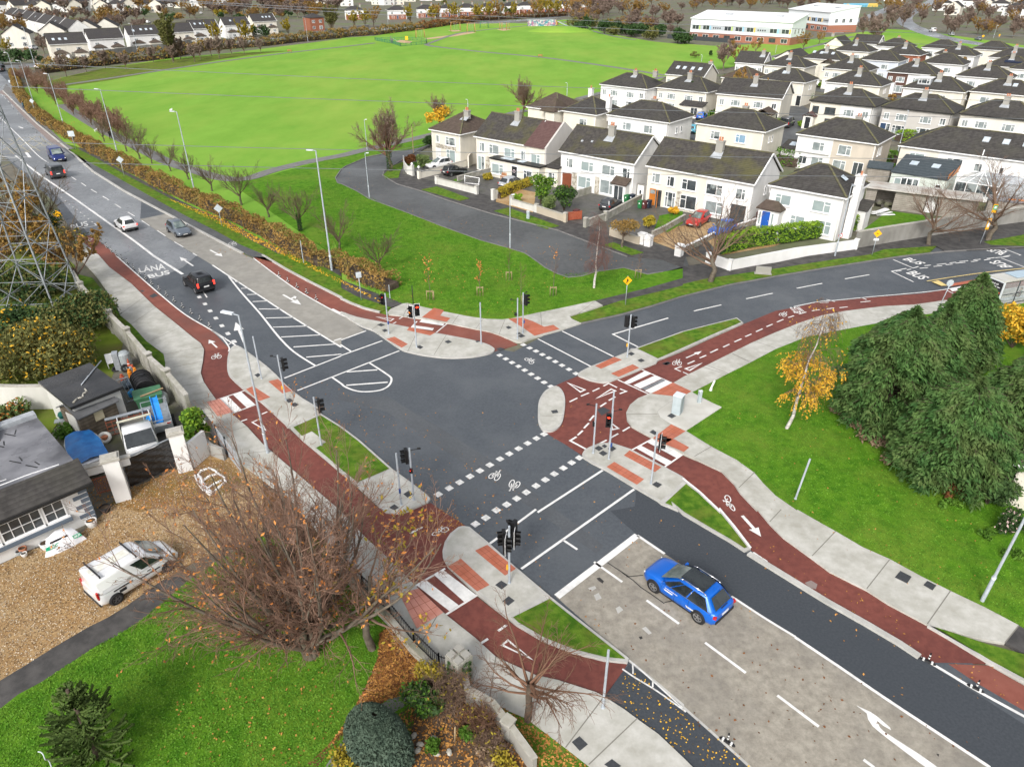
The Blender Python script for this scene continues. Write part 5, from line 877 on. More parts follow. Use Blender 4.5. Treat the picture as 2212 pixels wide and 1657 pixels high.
def roof_mesh(x0,x1,y0,y1,z,rise,kind,th=.14):
 b=MB();ym=(y0+y1)/2;k=(y1-y0)/2*.95
 if kind=='gable':
  b.add([(x0,y0,z),(x1,y0,z),(x1,y1,z),(x0,y1,z),(x0,ym,z+rise),(x1,ym,z+rise)]+[(x0,y0,z-th),(x1,y0,z-th),(x1,y1,z-th),(x0,y1,z-th),(x0,ym,z+rise-th),(x1,ym,z+rise-th)],[(0,1,5,4),(2,3,4,5),(6,7,1,0),(8,9,3,2),(6,0,4,10),(9,10,4,3),(7,11,5,1),(8,2,5,11),(7,6,10,11),(9,8,11,10)])
 elif kind=='cross':
  xm=(x0+x1)/2;b.add([(x0,y0,z),(x1,y0,z),(x1,y1,z),(x0,y1,z),(xm,y0,z+rise),(xm,y1,z+rise)]+[(x0,y0,z-th),(x1,y0,z-th),(x1,y1,z-th),(x0,y1,z-th),(xm,y0,z+rise-th),(xm,y1,z+rise-th)],[(1,2,5,4),(3,0,4,5),(7,8,2,1),(9,6,0,3),(7,1,4,10),(6,10,4,0),(8,11,5,2),(9,3,5,11),(8,7,10,11),(6,9,11,10)])
 elif kind=='lean':b.add([(x0,y0,z),(x1,y0,z),(x1,y1,z+rise),(x0,y1,z+rise),(x0,y0,z-th),(x1,y0,z-th),(x1,y1,z+rise-th),(x0,y1,z+rise-th)],[(0,1,2,3),(7,6,5,4),(4,5,1,0),(5,6,2,1),(6,7,3,2),(7,4,0,3)])
 else:
  if x1-x0<2*k+.3:k=(x1-x0)/2-.15
  b.add([(x0,y0,z),(x1,y0,z),(x1,y1,z),(x0,y1,z),(x0+k,ym,z+rise),(x1-k,ym,z+rise),(x0,y0,z-th),(x1,y0,z-th),(x1,y1,z-th),(x0,y1,z-th)],[(0,1,5,4),(1,2,5),(2,3,4,5),(3,0,4),(6,7,1,0),(7,8,2,1),(8,9,3,2),(9,6,0,3),(9,8,7,6)])
 return b
ridge_m=mat('ridge tiles',(.085,.075,.06),(.14,.135,.06),2,.9)
def ridges(par,x0,x1,y0,y1,z,rise,kind):
 b=MB();ym=(y0+y1)/2;k=(y1-y0)/2*.95
 if kind=='gable':b.bar((x0,ym,z+rise+.02),(x1,ym,z+rise+.02),.24,.1)
 elif kind=='hip':
  if x1-x0<2*k+.3:k=(x1-x0)/2-.15
  b.bar((x0+k,ym,z+rise+.02),(x1-k,ym,z+rise+.02),.24,.1)
  for a,c in(((x0,y0),x0+k),((x1,y0),x1-k),((x1,y1),x1-k),((x0,y1),x0+k)):b.bar((a[0],a[1],z+.05),(c,ym,z+rise+.02),.22,.1)
 if b.v:b.build('ridge_tiles',ridge_m,par)
def chimney(par,x,y,z0,z1,w=.95,d=.6,m=None,pots=2):
 c=MB().box(x-w/2,x+w/2,y-d/2,y+d/2,z0,z1).box(x-w/2-.06,x+w/2+.06,y-d/2-.06,y+d/2+.06,z1-.16,z1+.003).build('chimney',m or chim_m,par)
 for i in range(pots):MB().lathe((x+(i-(pots-1)/2)*.32,y,z1),[(.13,0),(.11,.12),(.12,.38),(.13,.42)],10).build('chimney_pot',pot_m,c)
 return c
def flashing(par,x,y,z0,w,slope):
 MB().add([(x-w,y-.75,z0-.75*slope+.05),(x+w,y-.75,z0-.75*slope+.05),(x+w*.75,y+.25,z0+.25*slope+.05),(x-w*.75,y+.25,z0+.25*slope+.05)],[(0,1,2,3)]).build('flashing',lead,par)
SEMI=[('F',.085,2.95,.95,1.15,'m','2'),('F',.305,2.95,1.9,1.15,'c','t'),('F',.66,2.95,1.9,1.15,'c','t'),('F',.90,2.95,.95,1.15,'m','2'),('F',.30,.55,2.1,1.6,'c','t'),('F',.67,.55,2.1,1.6,'m','t')]
BACK=[('F',.25,2.95,1.7,1.2,'c','r'),('F',.66,2.95,1.7,1.2,'c','r'),('F',.2,.6,1.5,1.3,'m','r'),('F',.62,.6,1.6,1.3,'c','r'),('R',.45,3.2,.5,.95,'m','p'),('R',.6,3.2,.5,.95,'m','p')]
FARW=[('F',.2,2.9,1.4,1.15,'m','2'),('F',.75,2.9,1.6,1.15,'m','t'),('F',.25,.6,1.7,1.4,'m','t'),('F',.75,.6,1.6,1.4,'d','t')]
ANG=R(-40)
def house(fl,label,w=11.6,d=8.3,ang=ANG,he=5.1,roof='hip',rise=2.25,rm=None,wm=None,wm2=None,split=.5,wins=SEMI,doors=((.06,'white'),(.94,'white')),chim=((.5,.38,1.15),),gut=fascia,rooflights=(),name='house',group=None,ov=.28,brick=None,pipes=True,at_eave=True,xy=None,detail=True):
 X,Y=xy or Q1(fl,he if at_eave else 0);ca,sa=math.cos(ang),math.sin(ang);X,Y=X+ca*ov-sa*ov,Y+sa*ov+ca*ov
 root=empty(name,(X,Y,0),ang,label,'house',group);wm=wm or w_pale;rm=rm or rf_dk;ym=d/2;slope=rise/(d/2+ov)
 top=he-.14;zr=he+ov*0
 def walls(x0,x1,m,gl,gr,z0=-.2,z1=None):
  b=MB();z1=z1 or top;b.add([(x0,0,z0),(x1,0,z0),(x1,d,z0),(x0,d,z0),(x0,0,z1),(x1,0,z1),(x1,d,z1),(x0,d,z1)],[(0,1,5,4),(2,3,7,6)])
  pk=he+rise-.2
  for g_,x in((gl,x0),(gr,x1)):
   if g_:
    if roof=='gable':b.add([(x,0,z0),(x,d,z0),(x,d,z1),(x,ym,pk),(x,0,z1)],[(0,1,2,3,4)])
    else:b.add([(x,0,z0),(x,d,z0),(x,d,z1),(x,0,z1)],[(0,1,2,3)])
  if roof=='cross':b.add([(x0,0,z1),(x1,0,z1),((x0+x1)/2,0,pk)],[(0,1,2)])
  return b.build('wall',m,root)
 if wm2:walls(0,w*split,wm,1,0);walls(w*split,w,wm2,0,1)
 else:walls(0,w,wm,1,1)
 if brick:MB().box(.3,w-.3,-.03,.02,-.1,2.6).build('brick_facing',brick,root)
 ro=roof_mesh(-ov,w+ov,-ov,d+ov,he,rise,roof).build('roof',rm,root)
 if detail:ridges(ro,-ov,w+ov,-ov,d+ov,he,rise,roof)
 for xf,yf,up in chim:
  x,y=xf*w,yf*d;zz=he+(min(y,d-y)+ov)*slope;chimney(ro,x,y,zz-.4,he+rise+up-.35,pots=2 if up<1.6 else 1)
  if detail and yf<.5:flashing(ro,x,y-.3,zz-.3*slope,.75,slope)
 for xf,yf in rooflights:
  x,y=xf*w,yf*d;s=slope;z=he+(y+ov)*s;T=Matrix.Translation((x,y,z+.03))@Matrix.Rotation(math.atan(s),4,'X');MB().box(-.42,.42,-.55,.55,0,.09,T).build('rooflight',lead,ro);MB().box(-.36,.36,-.49,.49,.092,.1,T).build('rooflight_pane',skyl,ro)
 if detail:
  g_=MB().box(-ov,w+ov,-ov-.1,-ov,he-.17,he-.03)
  if roof=='hip':g_.box(w+ov,w+ov+.1,-ov,d+ov,he-.17,he-.03)
  if roof=='gable':g_.bar((w+ov-.03,-ov,he-.06),(w+ov-.03,ym,he+rise-.06),.12,.2).bar((w+ov-.03,d+ov,he-.06),(w+ov-.03,ym,he+rise-.06),.12,.2)
  g_.build('gutter',gut,root)
  if pipes:MB().tube((w-.12,-.07,0),(w-.12,-.07,he-.2),.045,n=6).build('drainpipe',gut if pipes is True else pipes,root)
 for f,xf,z,ww,hh,g,st,*rest in wins:window(root,facade(f,w,d),xf*(w if f=='F' else d),z,ww,hh,g,st,rest[0]if rest else None,detail)
 for xf,m,*rest in doors:door(root,facade('F',w,d),xf*w,m=m,lights=detail,side=rest[0]if rest else 0)
 root['_w']=w;root['_d']=d;root['_he']=he;return root
def wing(par,x0,x1,y0,y1,h,kind='hip',rise=.9,wm=None,rm=None,name='porch',ov=.2,wins=(),doors=(),gut=True,rl=()):
 """a lower piece built onto a house"""
 o=MB().box(x0,x1,y0,y1,-.1,h-.1).build(name,wm or w_white,par)
 if kind=='flat':MB().box(x0-ov,x1+ov,y0-ov,y1,h-.098,h+.12).build(name+'_roof',rm or lead,o)
 else:roof_mesh(x0-ov,x1+ov,y0-ov,y1+(0 if kind=='lean' else .05),h,rise,kind,.12).build(name+'_roof',rm or rf_dk,o)
 T0=Matrix.Translation((x0,y0,0))
 for xx,z,ww,hh,g,st in wins:window(o,T0,xx,z,ww,hh,g,st)
 for xx,m in doors:door(o,T0,xx,m=m)
 s=rise/(y1-y0+ov)
 for xx,yy in rl:T=Matrix.Translation((x0+xx,y0+yy,h+(yy+ov)*s+.02))@Matrix.Rotation(math.atan(s),4,'X');MB().box(-.5,.5,-.6,.6,0,.08,T).build('rooflight',skyl,o)
 return o
 # --- the near row on the cul-de-sac
h5=house('c 555 1195','white hipped-roof house with bright blue front door and tall side chimney',8.5,7.7,wm=w_white,rise=2.35,chim=(),wins=[('F',.2,2.95,1.9,1.25,'b','l'),('F',.73,2.95,2.1,1.3,'b','r'),('F',.45,.5,1.7,1.55,'b','l'),('F',.80,.5,1.9,1.55,'b','r'),('R',.78,.5,1.1,1.5,'b','r'),('R',.74,3.2,.7,1,'m','p')],doors=(),rooflights=())
wing(h5,-.55,2.0,-1.3,.0,2.55,'hip',.95,w_white,rf_br,'porch',.25,(),((1.05,'blue'),));window(h5,Matrix.Translation((-.55,-1.3,0)),.3,.55,.35,1.6,'b','p');window(h5,Matrix.Translation((-.55,-1.3,0)),1.85,.55,.35,1.6,'b','p')
chimney(h5,9.05,2.4,-.2,7.2,.8,1.1,w_white,1);T=Matrix.Translation((7.0,3.2,5.1+1.3))@Matrix.Rotation(R(30),4,'Y');MB().box(-.3,.5,-.35,.35,.02,.12,T).build('rooflight',skyl,h5);wing(h5,8.5,9.8,5.4,7.6,2.6,'lean',.7,w_white,rf_dk,'side_extension');MB().tube((8.6,4.3,4.8),(8.62,4.6,3.2),.06,n=6).tube((8.62,4.6,3.2),(8.62,4.9,0),.06,n=6).build('drainpipe',pipe_m,h5)
sd=MB().lathe((8.7,1.7,6.1),[(.02,0),(.2,.03),(.3,.09)],14).build('satellite_dish',lead,h5)
h4=house('b 1970 1070','wide cream gabled pair with orange garage doors and mossy roof',14.4,7.9,roof='gable',rise=2.9,rm=rf_moss,wm=w_cream,wm2=w_white,split=.58,chim=((.56,.40,1.1),),wins=[('F',.09,3.0,1.2,1.25,'m','l'),('F',.24,2.9,1.05,1.3,'d','l'),('F',.42,2.85,2.0,1.35,'d','l'),('F',.66,2.85,2.2,1.35,'m','r'),('F',.90,2.9,1.25,1.35,'m','r'),('F',.43,.45,2.3,1.75,'d','l'),('F',.25,.2,1.5,2.0,'m','t'),('F',.68,.6,2.4,1.5,'c','r'),('R',.5,3.0,.6,1.1,'m','p'),('R',.72,3.0,.6,1.1,'m','p'),('F',.90,.1,1.9,2.15,'d','t',upvc_d)],doors=())
MB().box(4.55,5.15,-.05,.02,0,2.5).build('stone_cladding',w_stone,h4);gd=MB().box(.55,1.45,-.05,.04,0,2.2).build('garage_door',door_m['orange'],h4);MB().cbox((2.0,-.5,1.1),(.9,.06,2.2),R(-65)).build('garage_door',door_m['orange'],h4);MB().box(1.5,2.3,-.04,.03,0,2.15).build('garage_opening',gl_d,h4)
for zz in(1.55,):MB().box(.65,1.35,-.07,-.04,zz,zz+.5).build('garage_pane',gl_m,gd)
h3=house('b 1405 975','white gabled pair with mossy roof, tiled porch and brown garage door',12.0,7.9,roof='gable',rise=2.9,rm=rf_moss,wm=w_white,chim=((.52,.40,1.1),),wins=[('F',.13,2.95,1.15,1.3,'m','l'),('F',.38,2.9,2.1,1.3,'b','r'),('F',.67,2.9,2.1,1.35,'c','r'),('F',.905,2.95,1.2,1.35,'m','r'),('F',.35,.5,2.2,1.6,'b','r'),('F',.67,.35,2.4,1.9,'c','r')],doors=())
MB().box(.4,2.0,-.05,.02,0,2.15).build('garage_door',door_m['brown'],h3);MB().box(2.1,2.9,-.05,.02,0,2.4).build('stone_cladding',w_stone,h3);MB().box(6.0,6.7,-.05,.02,0,2.4).build('stone_cladding',w_stone,h3)
wing(h3,9.5,11.6,-1.1,-.0,2.35,'lean',.75,w_white,rf_br,'porch',.2,((1.05,.15,1.5,2.0,'d','2'),));
for x,y in((.2,.2),(.33,.22)):MB().cbox((x*12,y*7.9,5.1+(y*7.9+.28)*.69+.06),(.3,.3,.1),0,R(34)).build('roof_vent',lead,h3)
h2=house('b 855 880','cream gabled pair with flat-roofed front extension and wreathed dark door',10.2,7.9,roof='gable',rise=2.9,rm=rf_moss,wm=w_cream,chim=((.55,.42,1.2),),wins=[('F',.12,2.9,1.1,1.35,'c','l'),('F',.36,2.85,2.0,1.4,'c','l'),('F',.66,2.85,2.1,1.3,'b','r'),('F',.92,2.85,.9,1.3,'c','r'),('F',.33,.3,1.1,2.0,'c','l')],doors=())
MB().box(1.95,2.8,-.05,.02,0,2.3).build('stone_cladding',w_stone,h2);MB().box(.3,1.7,-.05,.0,.05,2.25).build('patio_door',upvc,h2);MB().box(.4,1.0,-.07,-.045,.15,2.15).build('patio_pane',gl_b,h2);MB().box(1.1,1.6,-.07,-.045,.15,2.15).build('patio_pane',gl_m,h2)
wing(h2,4.6,13.9,-1.9,-.003,2.75,'flat',0,w_cream,pipe_m,'front_extension',.15,((1.4,.6,2.3,1.5,'b','r'),(7.2,.6,1.6,1.4,'m','l')),((4.7,'black'),));MB().box(6.2,8.4,-1.5,-.5,2.88,2.93).build('rooflight',skyl,h2);MB().box(9.4,10.6,-1.5,-.5,2.88,2.93).build('rooflight',skyl,h2)
wr=MB();[wr.tube((9.3+.2*math.cos(a),-2.03,1.55+.2*math.sin(a)),(9.3+.2*math.cos(a+.55),-2.03,1.55+.2*math.sin(a+.55)),.05,n=6)for a in np.linspace(0,5.8,12)];wr.build('door_wreath',mat('wreath pink',(.5,.35,.38),(.7,.6,.6),9),h2)
MB().box(10.2,13.6,-.4,7.4,-.1,5.0).build('wall',w_cream,h2);MB().add([(13.6,-.4,4.9),(13.6,7.4,4.9),(13.6,3.6,7.9)],[(0,1,2)]).add([(13.9,-.4,-.1),(13.9,8.0,-.1),(13.9,8.0,5.3),(13.9,3.9,8.2),(13.9,-.4,5.2),(13.6,-.4,-.1),(13.6,8.0,-.1),(13.6,8.0,5.3),(13.6,3.9,8.2),(13.6,-.4,5.2)],[(0,1,2,3,4),(4,3,8,9),(3,2,7,8),(5,0,4,9),(9,8,7,6,5)]).build('gable_wall',w_grey,h2)
MB().add([(9.9,-.65,5.05),(13.6,-.65,5.05),(13.6,3.9,8.0),(12.9,3.9,8.0),(9.9,3.9,8.02)],[(0,1,2,3,4)]).build('roof',rf_maroon,h2);window(h2,Matrix.Translation((0,-.4,0)),12.0,2.7,1.7,1.4,'b','r');wing(h2,13.9,16.2,-.6,4,2.7,'lean',.9,w_cream,rf_dk,'side_extension',.1,((1.2,.6,1.2,1.4,'m','r'),))
h1=house('b 565 835','cream hipped end house with stone panel at the cul-de-sac bend',6.4,8.6,roof='hip',rise=2.3,rm=rf_br,wm=w_cream,chim=((.72,.42,.9),),wins=[('F',.22,3.2,.7,1.1,'m','p'),('F',.66,3.05,2.1,1.25,'m','l'),('F',.66,.5,2.0,1.9,'b','l')],doors=((.22,'white'),));MB().box(.9,5.4,-.04,.02,2.35,2.95).build('stone_cladding',w_stone,h1)
# --- backs of the row behind
b1=house('b 1195 690','cream house with canted bay and hipped brown roof behind the end houses',7.0,8.0,rm=rf_br,wm=w_cream,wins=[('F',.85,2.9,.1,.1,'d','p')][:0],doors=(),chim=());MB().add([(5.0,-1.2,-.1),(7.0,-1.2,-.1),(7.0,.0,-.1),(3.9,0,-.1),(5.0,-1.2,4.9),(7.0,-1.2,4.9),(7.0,0,4.9),(3.9,0,4.9)],[(0,1,5,4),(1,2,6,5),(3,0,4,7),(4,5,6,7)]).build('bay',w_cream,b1)
roof_mesh(3.9,7.2,-1.5,3.9,5.05,1.9,'hip').build('bay_roof',rf_br,b1);wing(b1,1.2,6.0,-3.6,-1.3,2.5,'cross',.9,w_cream,rf_br,'rear_extension')
b2=house('b 1425 715','cream hipped house with one dark window and white chimney',7.0,7.8,wm=w_cream,wins=[('F',.62,2.9,1.6,1.2,'m','r',upvc)],doors=(),chim=());chimney(b2,.6,7.6,4.5,8.1,.8,.7,w_white,1);chimney(b2,7.0,4.0,3.5,7.6,.8,.8,w_white,1)
b3=house('b 1715 740','white hipped pair seen from the back with flat rear extension',12.0,8.3,wm=w_white,rm=rf_dk,wins=[('F',.33,2.85,1.7,1.3,'c','l'),('F',.68,2.85,1.7,1.3,'c','r'),('R',.35,2.9,.6,1,'m','p'),('R',.55,2.9,.6,1,'m','p'),('F',.8,.4,1.8,1.6,'m','2')],doors=(),chim=((.5,.62,.6),),pipes=pipe_m);wing(b3,1.0,6.5,-3.2,-.003,2.7,'flat',0,w_white,lead,'rear_extension')
b4=house('c 80 795','cream hipped pair with blue-blinded window behind the lime shrub',11.6,8.3,wm=w_cream,wins=[('F',.3,2.9,1.6,1.25,'m','l'),('F',.68,2.85,1.7,1.3,'u','l'),('R',.3,3.0,.5,1.0,'m','p'),('R',.45,3.0,.5,1.0,'m','p'),('F',.6,.5,1.9,1.3,'d','2')],doors=(),chim=((.5,.62,.7),))
b5=house('c 735 865','hipped pair rendered half white half beige, seen from the garden',11.6,8.2,wm=w_white,wm2=w_beige,split=.47,wins=[('F',.29,2.9,1.8,1.3,'c','r'),('F',.63,2.85,1.9,1.4,'c','r'),('F',.12,.7,1.3,1.2,'d','2'),('F',.31,.6,1.8,1.4,'c','r'),('F',.6,.6,1.9,1.4,'c','r'),('R',.22,3.0,.6,1.2,'m','p'),('R',.36,3.0,.6,1.2,'m','p'),('F',.84,.1,1.5,2.0,'d','2')],doors=(),chim=((.6,.62,.7),));wing(b5,-2.6,-.003,1.0,4.0,2.5,'lean',.8,w_white,rf_dk,'side_extension',rl=((1.3,1.5),));MB().box(.2,5.2,-.3,.0,2.55,2.75).build('ledge',w_white,b5)
b6=house('c 1395 940','long white pair with three rooflights on a wide hipped roof',20,9.2,wm=w_cream,wm2=w_white,split=.26,rise=2.5,wins=[('F',.125,2.8,2.0,1.5,'b','l'),('F',.37,2.75,2.0,1.5,'m','l'),('F',.52,2.9,1.0,1.1,'m','p'),('F',.66,3.0,.5,.9,'d','p'),('F',.6,.3,.9,2.0,'m','p'),('F',.8,.6,1.6,1.4,'m','r')],doors=(),chim=(),rooflights=((.50,.30),(.62,.30),(.74,.30)),pipes=False)
MB().tube((.05,-.1,0),(.05,-.1,4.9),.06,n=6).build('drainpipe',pipe_m,b6);MB().tube((10.5,-.15,3.2),(10.5,-.15,5.9),.07,n=6).build('flue',fascia,b6)
e=wing(b6,1.2,8.2,-6.5,-.003,2.7,'lean',1.3,mat('sage render',(.52,.57,.52),(.58,.62,.57),2),rf_grey,'rear_extension',.15,((1.0,.5,.9,1.5,'b','p'),(6.1,1.4,.7,.5,'d','p')),(),rl=((1.8,3.6),(4.6,3.6)));MB().box(8.2,8.25,-6.5,-.02,2.55,3.4).build('timber_side',door_m['orange'],e);MB().box(2.6,4.9,-6.57,-6.5,.1,2.2).build('patio_door',upvc,e)
for i in range(3):MB().box(2.7+i*.75,3.3+i*.75,-6.59,-6.571,.2,2.1).build('patio_pane',gl_m,e)
cons_g=mat('conservatory glass',(.5,.55,.56),rough=.1,alpha=.45);c_=MB()
for x in(9.0,10.3,11.6,12.9,14.0):c_.bar((x,-4.6,.1),(x,-4.6,2.3),.09);c_.bar((x,-4.6,2.3),(11.5 if x<13 else 14,-1.6,3.4),.08)
for z in(.7,2.3):c_.bar((9,-4.6,z),(14,-4.6,z),.1);c_.bar((9,-4.6,z),(9,-.05,z),.1);c_.bar((14,-4.6,z),(14,-.05,z),.1)
c_.bar((11.5,-1.6,3.4),(11.5,-.05,3.4),.14);c_=c_.build('conservatory',upvc,b6);MB().add([(9,-4.6,2.32),(14,-4.6,2.32),(11.5,-1.6,3.4),(14,-.1,2.32),(11.5,-.1,3.4),(9,-.1,2.32)],[(0,1,2),(1,3,4,2),(5,0,2,4)]).build('conservatory_roof',cons_g,c_);MB().box(9.05,13.95,-4.57,-4.55,.1,.7).box(9.02,9.04,-4.5,-.1,.1,.7).build('conservatory_wall',w_white,c_);MB().add([(9.05,-4.57,.75),(13.95,-4.57,.75),(13.95,-4.57,2.25),(9.05,-4.57,2.25)],[(0,1,2,3)]).build('conservatory_pane',gl_m,c_)
# --- the estate rows behind
EST=[('b 1670 545','white hipped pair nearest the park with two chimneys',dict(wm=w_white,chim=((.55,.45,1.0),(.95,.5,1.2)),pipes=pipe_m)),('b 2035 565','cream hipped pair with slate porch behind the slim cypress',dict(wm=w_cream)),('c 215 605','wide gabled pair behind the orange-brown tree',dict(wm=w_cream,roof='gable',rise=2.6,w=13,rm=rf_dk,ang=R(-33))),('c 820 650','hipped pair with black-framed windows, cream left and white right',dict(wm=w_cream,wm2=w_white,wins=[('F',.1,2.9,1.2,1.25,'d','p',upvc_d),('F',.34,2.9,2.0,1.25,'d','2',upvc_d),('F',.64,2.9,1.9,1.2,'c','t'),('F',.9,2.9,1.1,1.2,'c','2'),('F',.36,.5,1.8,1.6,'d','2',upvc_d),('F',.7,.5,1.8,1.5,'m','t')],gut=pipe_m,doors=((.94,'white'),))),('c 1285 690','pale grey hipped pair with stone panels and a tall lamp in front',dict(wm=w_grey,wins=SEMI[:4]+[('F',.30,.5,2.2,1.6,'m','t'),('F',.66,.5,2.3,1.6,'m','t')],gut=pipe_m,doors=((.07,'navy',.7),(.93,'white')))),('c 1790 735','pale hipped pair behind the bare garden tree at right',dict(wm=w_pale,gut=pipe_m)),('b 2095 480','gabled house with four rooflights at the park corner',dict(wm=w_cream,roof='gable',rise=2.5,rooflights=((.2,.25),(.38,.25),(.6,.25),(.8,.25)),w=9.5,chim=((.97,.5,.8),),ang=R(-36))),('c 485 510','hipped pair with one rooflight left of the white parked car',dict(wm=w_cream,w=10.6,rooflights=((.45,.3),),wins=BACK)),('c 920 530','white hipped pair seen from the back with three tiny roof vents',dict(wm=w_white,wm2=w_cream,wins=BACK)),('c 1420 565','hipped pair with a wide flat dormer in its roof',dict(wm=w_white,wm2=w_cream,wins=BACK)),('c 1855 590','cream hipped pair with large rooflight at right',dict(wm=w_cream,wins=BACK,rooflights=((.62,.3),))),('c 335 405','gabled white house with grey chimney by the park trees',dict(wm=w_white,roof='gable',rise=2.6,w=7.5,d=7,chim=((.85,.4,.8),),ang=R(-34))),('c 520 420','cream hipped pair with central chimney below the white school',dict(wm=w_cream,w=10.8)),('c 770 375','house with scattered rooflights and gabled wing',dict(wm=w_cream,w=10.6,rooflights=((.2,.3),(.4,.28),(.7,.28)))),('c 910 440','cream hipped pair behind the half-bare orange tree',dict(wm=w_cream,w=10.6)),('c 1145 385','pale blue-grey hipped house seen from behind',dict(wm=w_blue,w=10,wins=BACK,chim=())),('c 1320 465','hipped pair with dark brown upper front and white porch frame',dict(wm=w_brown,wm2=w_white,split=.45,w=10.6)),('c 1540 405','dark-roofed white house behind the thin autumn tree',dict(wm=w_white,w=10,wins=BACK,chim=((.4,.62,.7),))),('c 1765 490','white hipped pair with a low porch and dark windows',dict(wm=w_white,w=11)),('c 1945 425','hipped house with solar panels on its roof',dict(wm=w_cream,w=10.6,wins=BACK)),('c 975 325','grey-chimneyed hipped house behind the rooflit house',dict(wm=w_pale,w=10.4)),('c 1285 345','hipped house with red-brown brick right half',dict(wm=w_white,wm2=w_brick,w=10.4)),('c 1625 350','white hipped house with grey chimney towards the far green',dict(wm=w_white,w=10.6)),('c 1975 370','white hipped house at the right edge of the far row',dict(wm=w_white,w=11)),('c 1245 298','hipped house backing onto the far green, left one',dict(wm=w_white,w=10.2,wins=BACK,chim=((.5,.62,.7),))),('c 1545 308','hipped house backing onto the far green with a small gable',dict(wm=w_white,w=10.2,wins=BACK,chim=())),('c 1868 318','cream hipped house with plain roof beside the far road',dict(wm=w_cream,w=10.4,wins=BACK,chim=())),('c 2110 445','white house cut by the right edge of the estate',dict(wm=w_white,w=10)),('c 245 500','brown-roofed house behind the orange-brown tree',dict(wm=w_cream,w=7.5,rm=rf_br,chim=())),('c 915 290','cream gabled cottage below the school car park',dict(wm=w_cream,roof='cross',rise=2.6,w=6.5,d=9,he=4.2,wins=[('F',.5,1.2,1,1,'d','2')],chim=((.1,.5,1),))),('c 1092 280','small gabled white house beside the path to the far green',dict(wm=w_white,roof='gable',rise=2.6,w=8.5,d=7,he=4.6,wins=FARW[:2],chim=())),('c 590 375','low pale gabled roof end behind the cream pair',dict(wm=w_pale,roof='cross',rise=2.2,w=7,d=10,he=4.0,wins=(),chim=()))]
ER=[]
for q,l,k in EST:k.setdefault('doors',((.06,'white'),(.94,'black')));k.setdefault('rm',rf_dk);ER.append(house(q,l,**k))
wing(ER[3],-.4,1.6,-1.5,-.003,2.4,'cross',.8,w_pale,rf_maroon,'porch',.2,(),((1.0,'black'),));wing(ER[1],7,12,-2.2,-.003,2.5,'lean',.7,w_cream,rf_dk,'porch',.2,((3.3,.3,1.6,1.9,'d','2'),));wing(ER[2],9,12.5,-4,-.003,2.5,'cross',1.0,w_cream,rf_br,'extension',.15,((1.7,.6,1.2,1.4,'m','2'),));wing(ER[16],-.4,2.4,-1.4,-.003,2.6,'flat',0,upvc,upvc,'porch',.1,((1.2,.3,1.9,2.0,'d','t'),));wing(ER[18],.5,5,-2,-.003,2.4,'hip',.7,w_brick,rf_dk,'porch');wing(ER[25],0,3.4,-3,-.003,3,'cross',1,w_white,rf_dk,'extension');wing(ER[13],6,9.5,-2,-.003,4.2,'cross',1.2,w_cream,rf_br,'extension',.2,((1.7,2.3,1.8,1.2,'d','2'),))
dm=MB().box(2.2,4.8,1.0,3.6,5.6,7.05).build('dormer',lead,ER[9]);window(dm,Matrix.Translation((0,1.0,0)),3.5,5.95,2.2,.95,'m','t',None,False);MB().box(2.0,5.0,.85,3.7,7.052,7.17).build('dormer_roof',upvc,dm)
T=Matrix.Translation((5.6,1.8,6.2))@Matrix.Rotation(R(27),4,'X');MB().box(-1.6,.6,-.5,.5,.02,.1,T).box(.62,2.4,-.5,.1,.02,.1,T).build('solar_panel',mat('solar panel',(.012,.02,.05),rough=.15,spec=.7),ER[19])
# --- long terrace gables, row of white pairs and brick terrace beyond the park
for i,(q,l,rl)in enumerate((('a 315 292','far white gabled pair nearest the main road junction with three rooflights',((.15,.2),(.32,.2),(.48,.2))),('a 572 258','far white gabled pair with plain dark roof and gabled garden room',()),('a 830 232','far white gabled pair with four rooflights right of the plain one',((.2,.2),(.45,.25),(.62,.25),(.78,.25))),('a 1058 215','far white gabled pair half hidden by the tall poplar',()),('a 1236 190','far white gabled pair right of the tall poplar',((.2,.25),(.4,.25),(.55,.25))),('a 1452 168','far white gabled pair behind two yellow trees',((.3,.25),)),('a 1636 143','last far white gabled pair with three rooflights before the brick house',((.5,.25),(.65,.25),(.8,.25))))):
 hh=house(q,l,11.2,9.2,R(36),5.2,'gable',3.1,rf_far,w_white if i%3 else w_cream,wins=FARW,doors=(),chim=(),rooflights=rl,pipes=False,group=None)
 wing(hh,.6,4.6,-3.2,-.003,2.6,'hip',1.0,w_white,rf_br,'extension',.2,((2,.7,1.3,1.2,'m','2'),));wing(hh,6.6,10.4,-3.2,-.003,2.6,'hip',1.0,w_cream,rf_br,'extension',.2,((2,.7,1.3,1.2,'m','2'),))
a0,a1=Vector(Q1('a 440 195',5)),Vector(Q1('a 25 92',5));
for i in range(7):
 p=a1.lerp(a0,i/7);q=a1.lerp(a0,(i+1)/7);dv=q-p;r_=house('','far terraced house in the stepped dark-roofed row at top left',dv.length-.1,9,math.atan2(dv.y,dv.x),5,'gable',3.2,rf_far,w_white,wins=FARW[:2],doors=(),chim=((.02,.5,.9),),rooflights=((.5,.25),)if i%2 else(),xy=tuple(p),ov=.05,group='stepped terrace at top left',detail=False);MB().add([(dv.length-.35,-.1,5),(dv.length-.35,4.5,8.4),(dv.length-.35,9,5),(dv.length-.05,-.1,5),(dv.length-.05,4.5,8.4),(dv.length-.05,9,5)],[(0,3,4,1),(1,4,5,2),(0,1,2),(5,4,3)]).build('party_wall',w_white,r_)
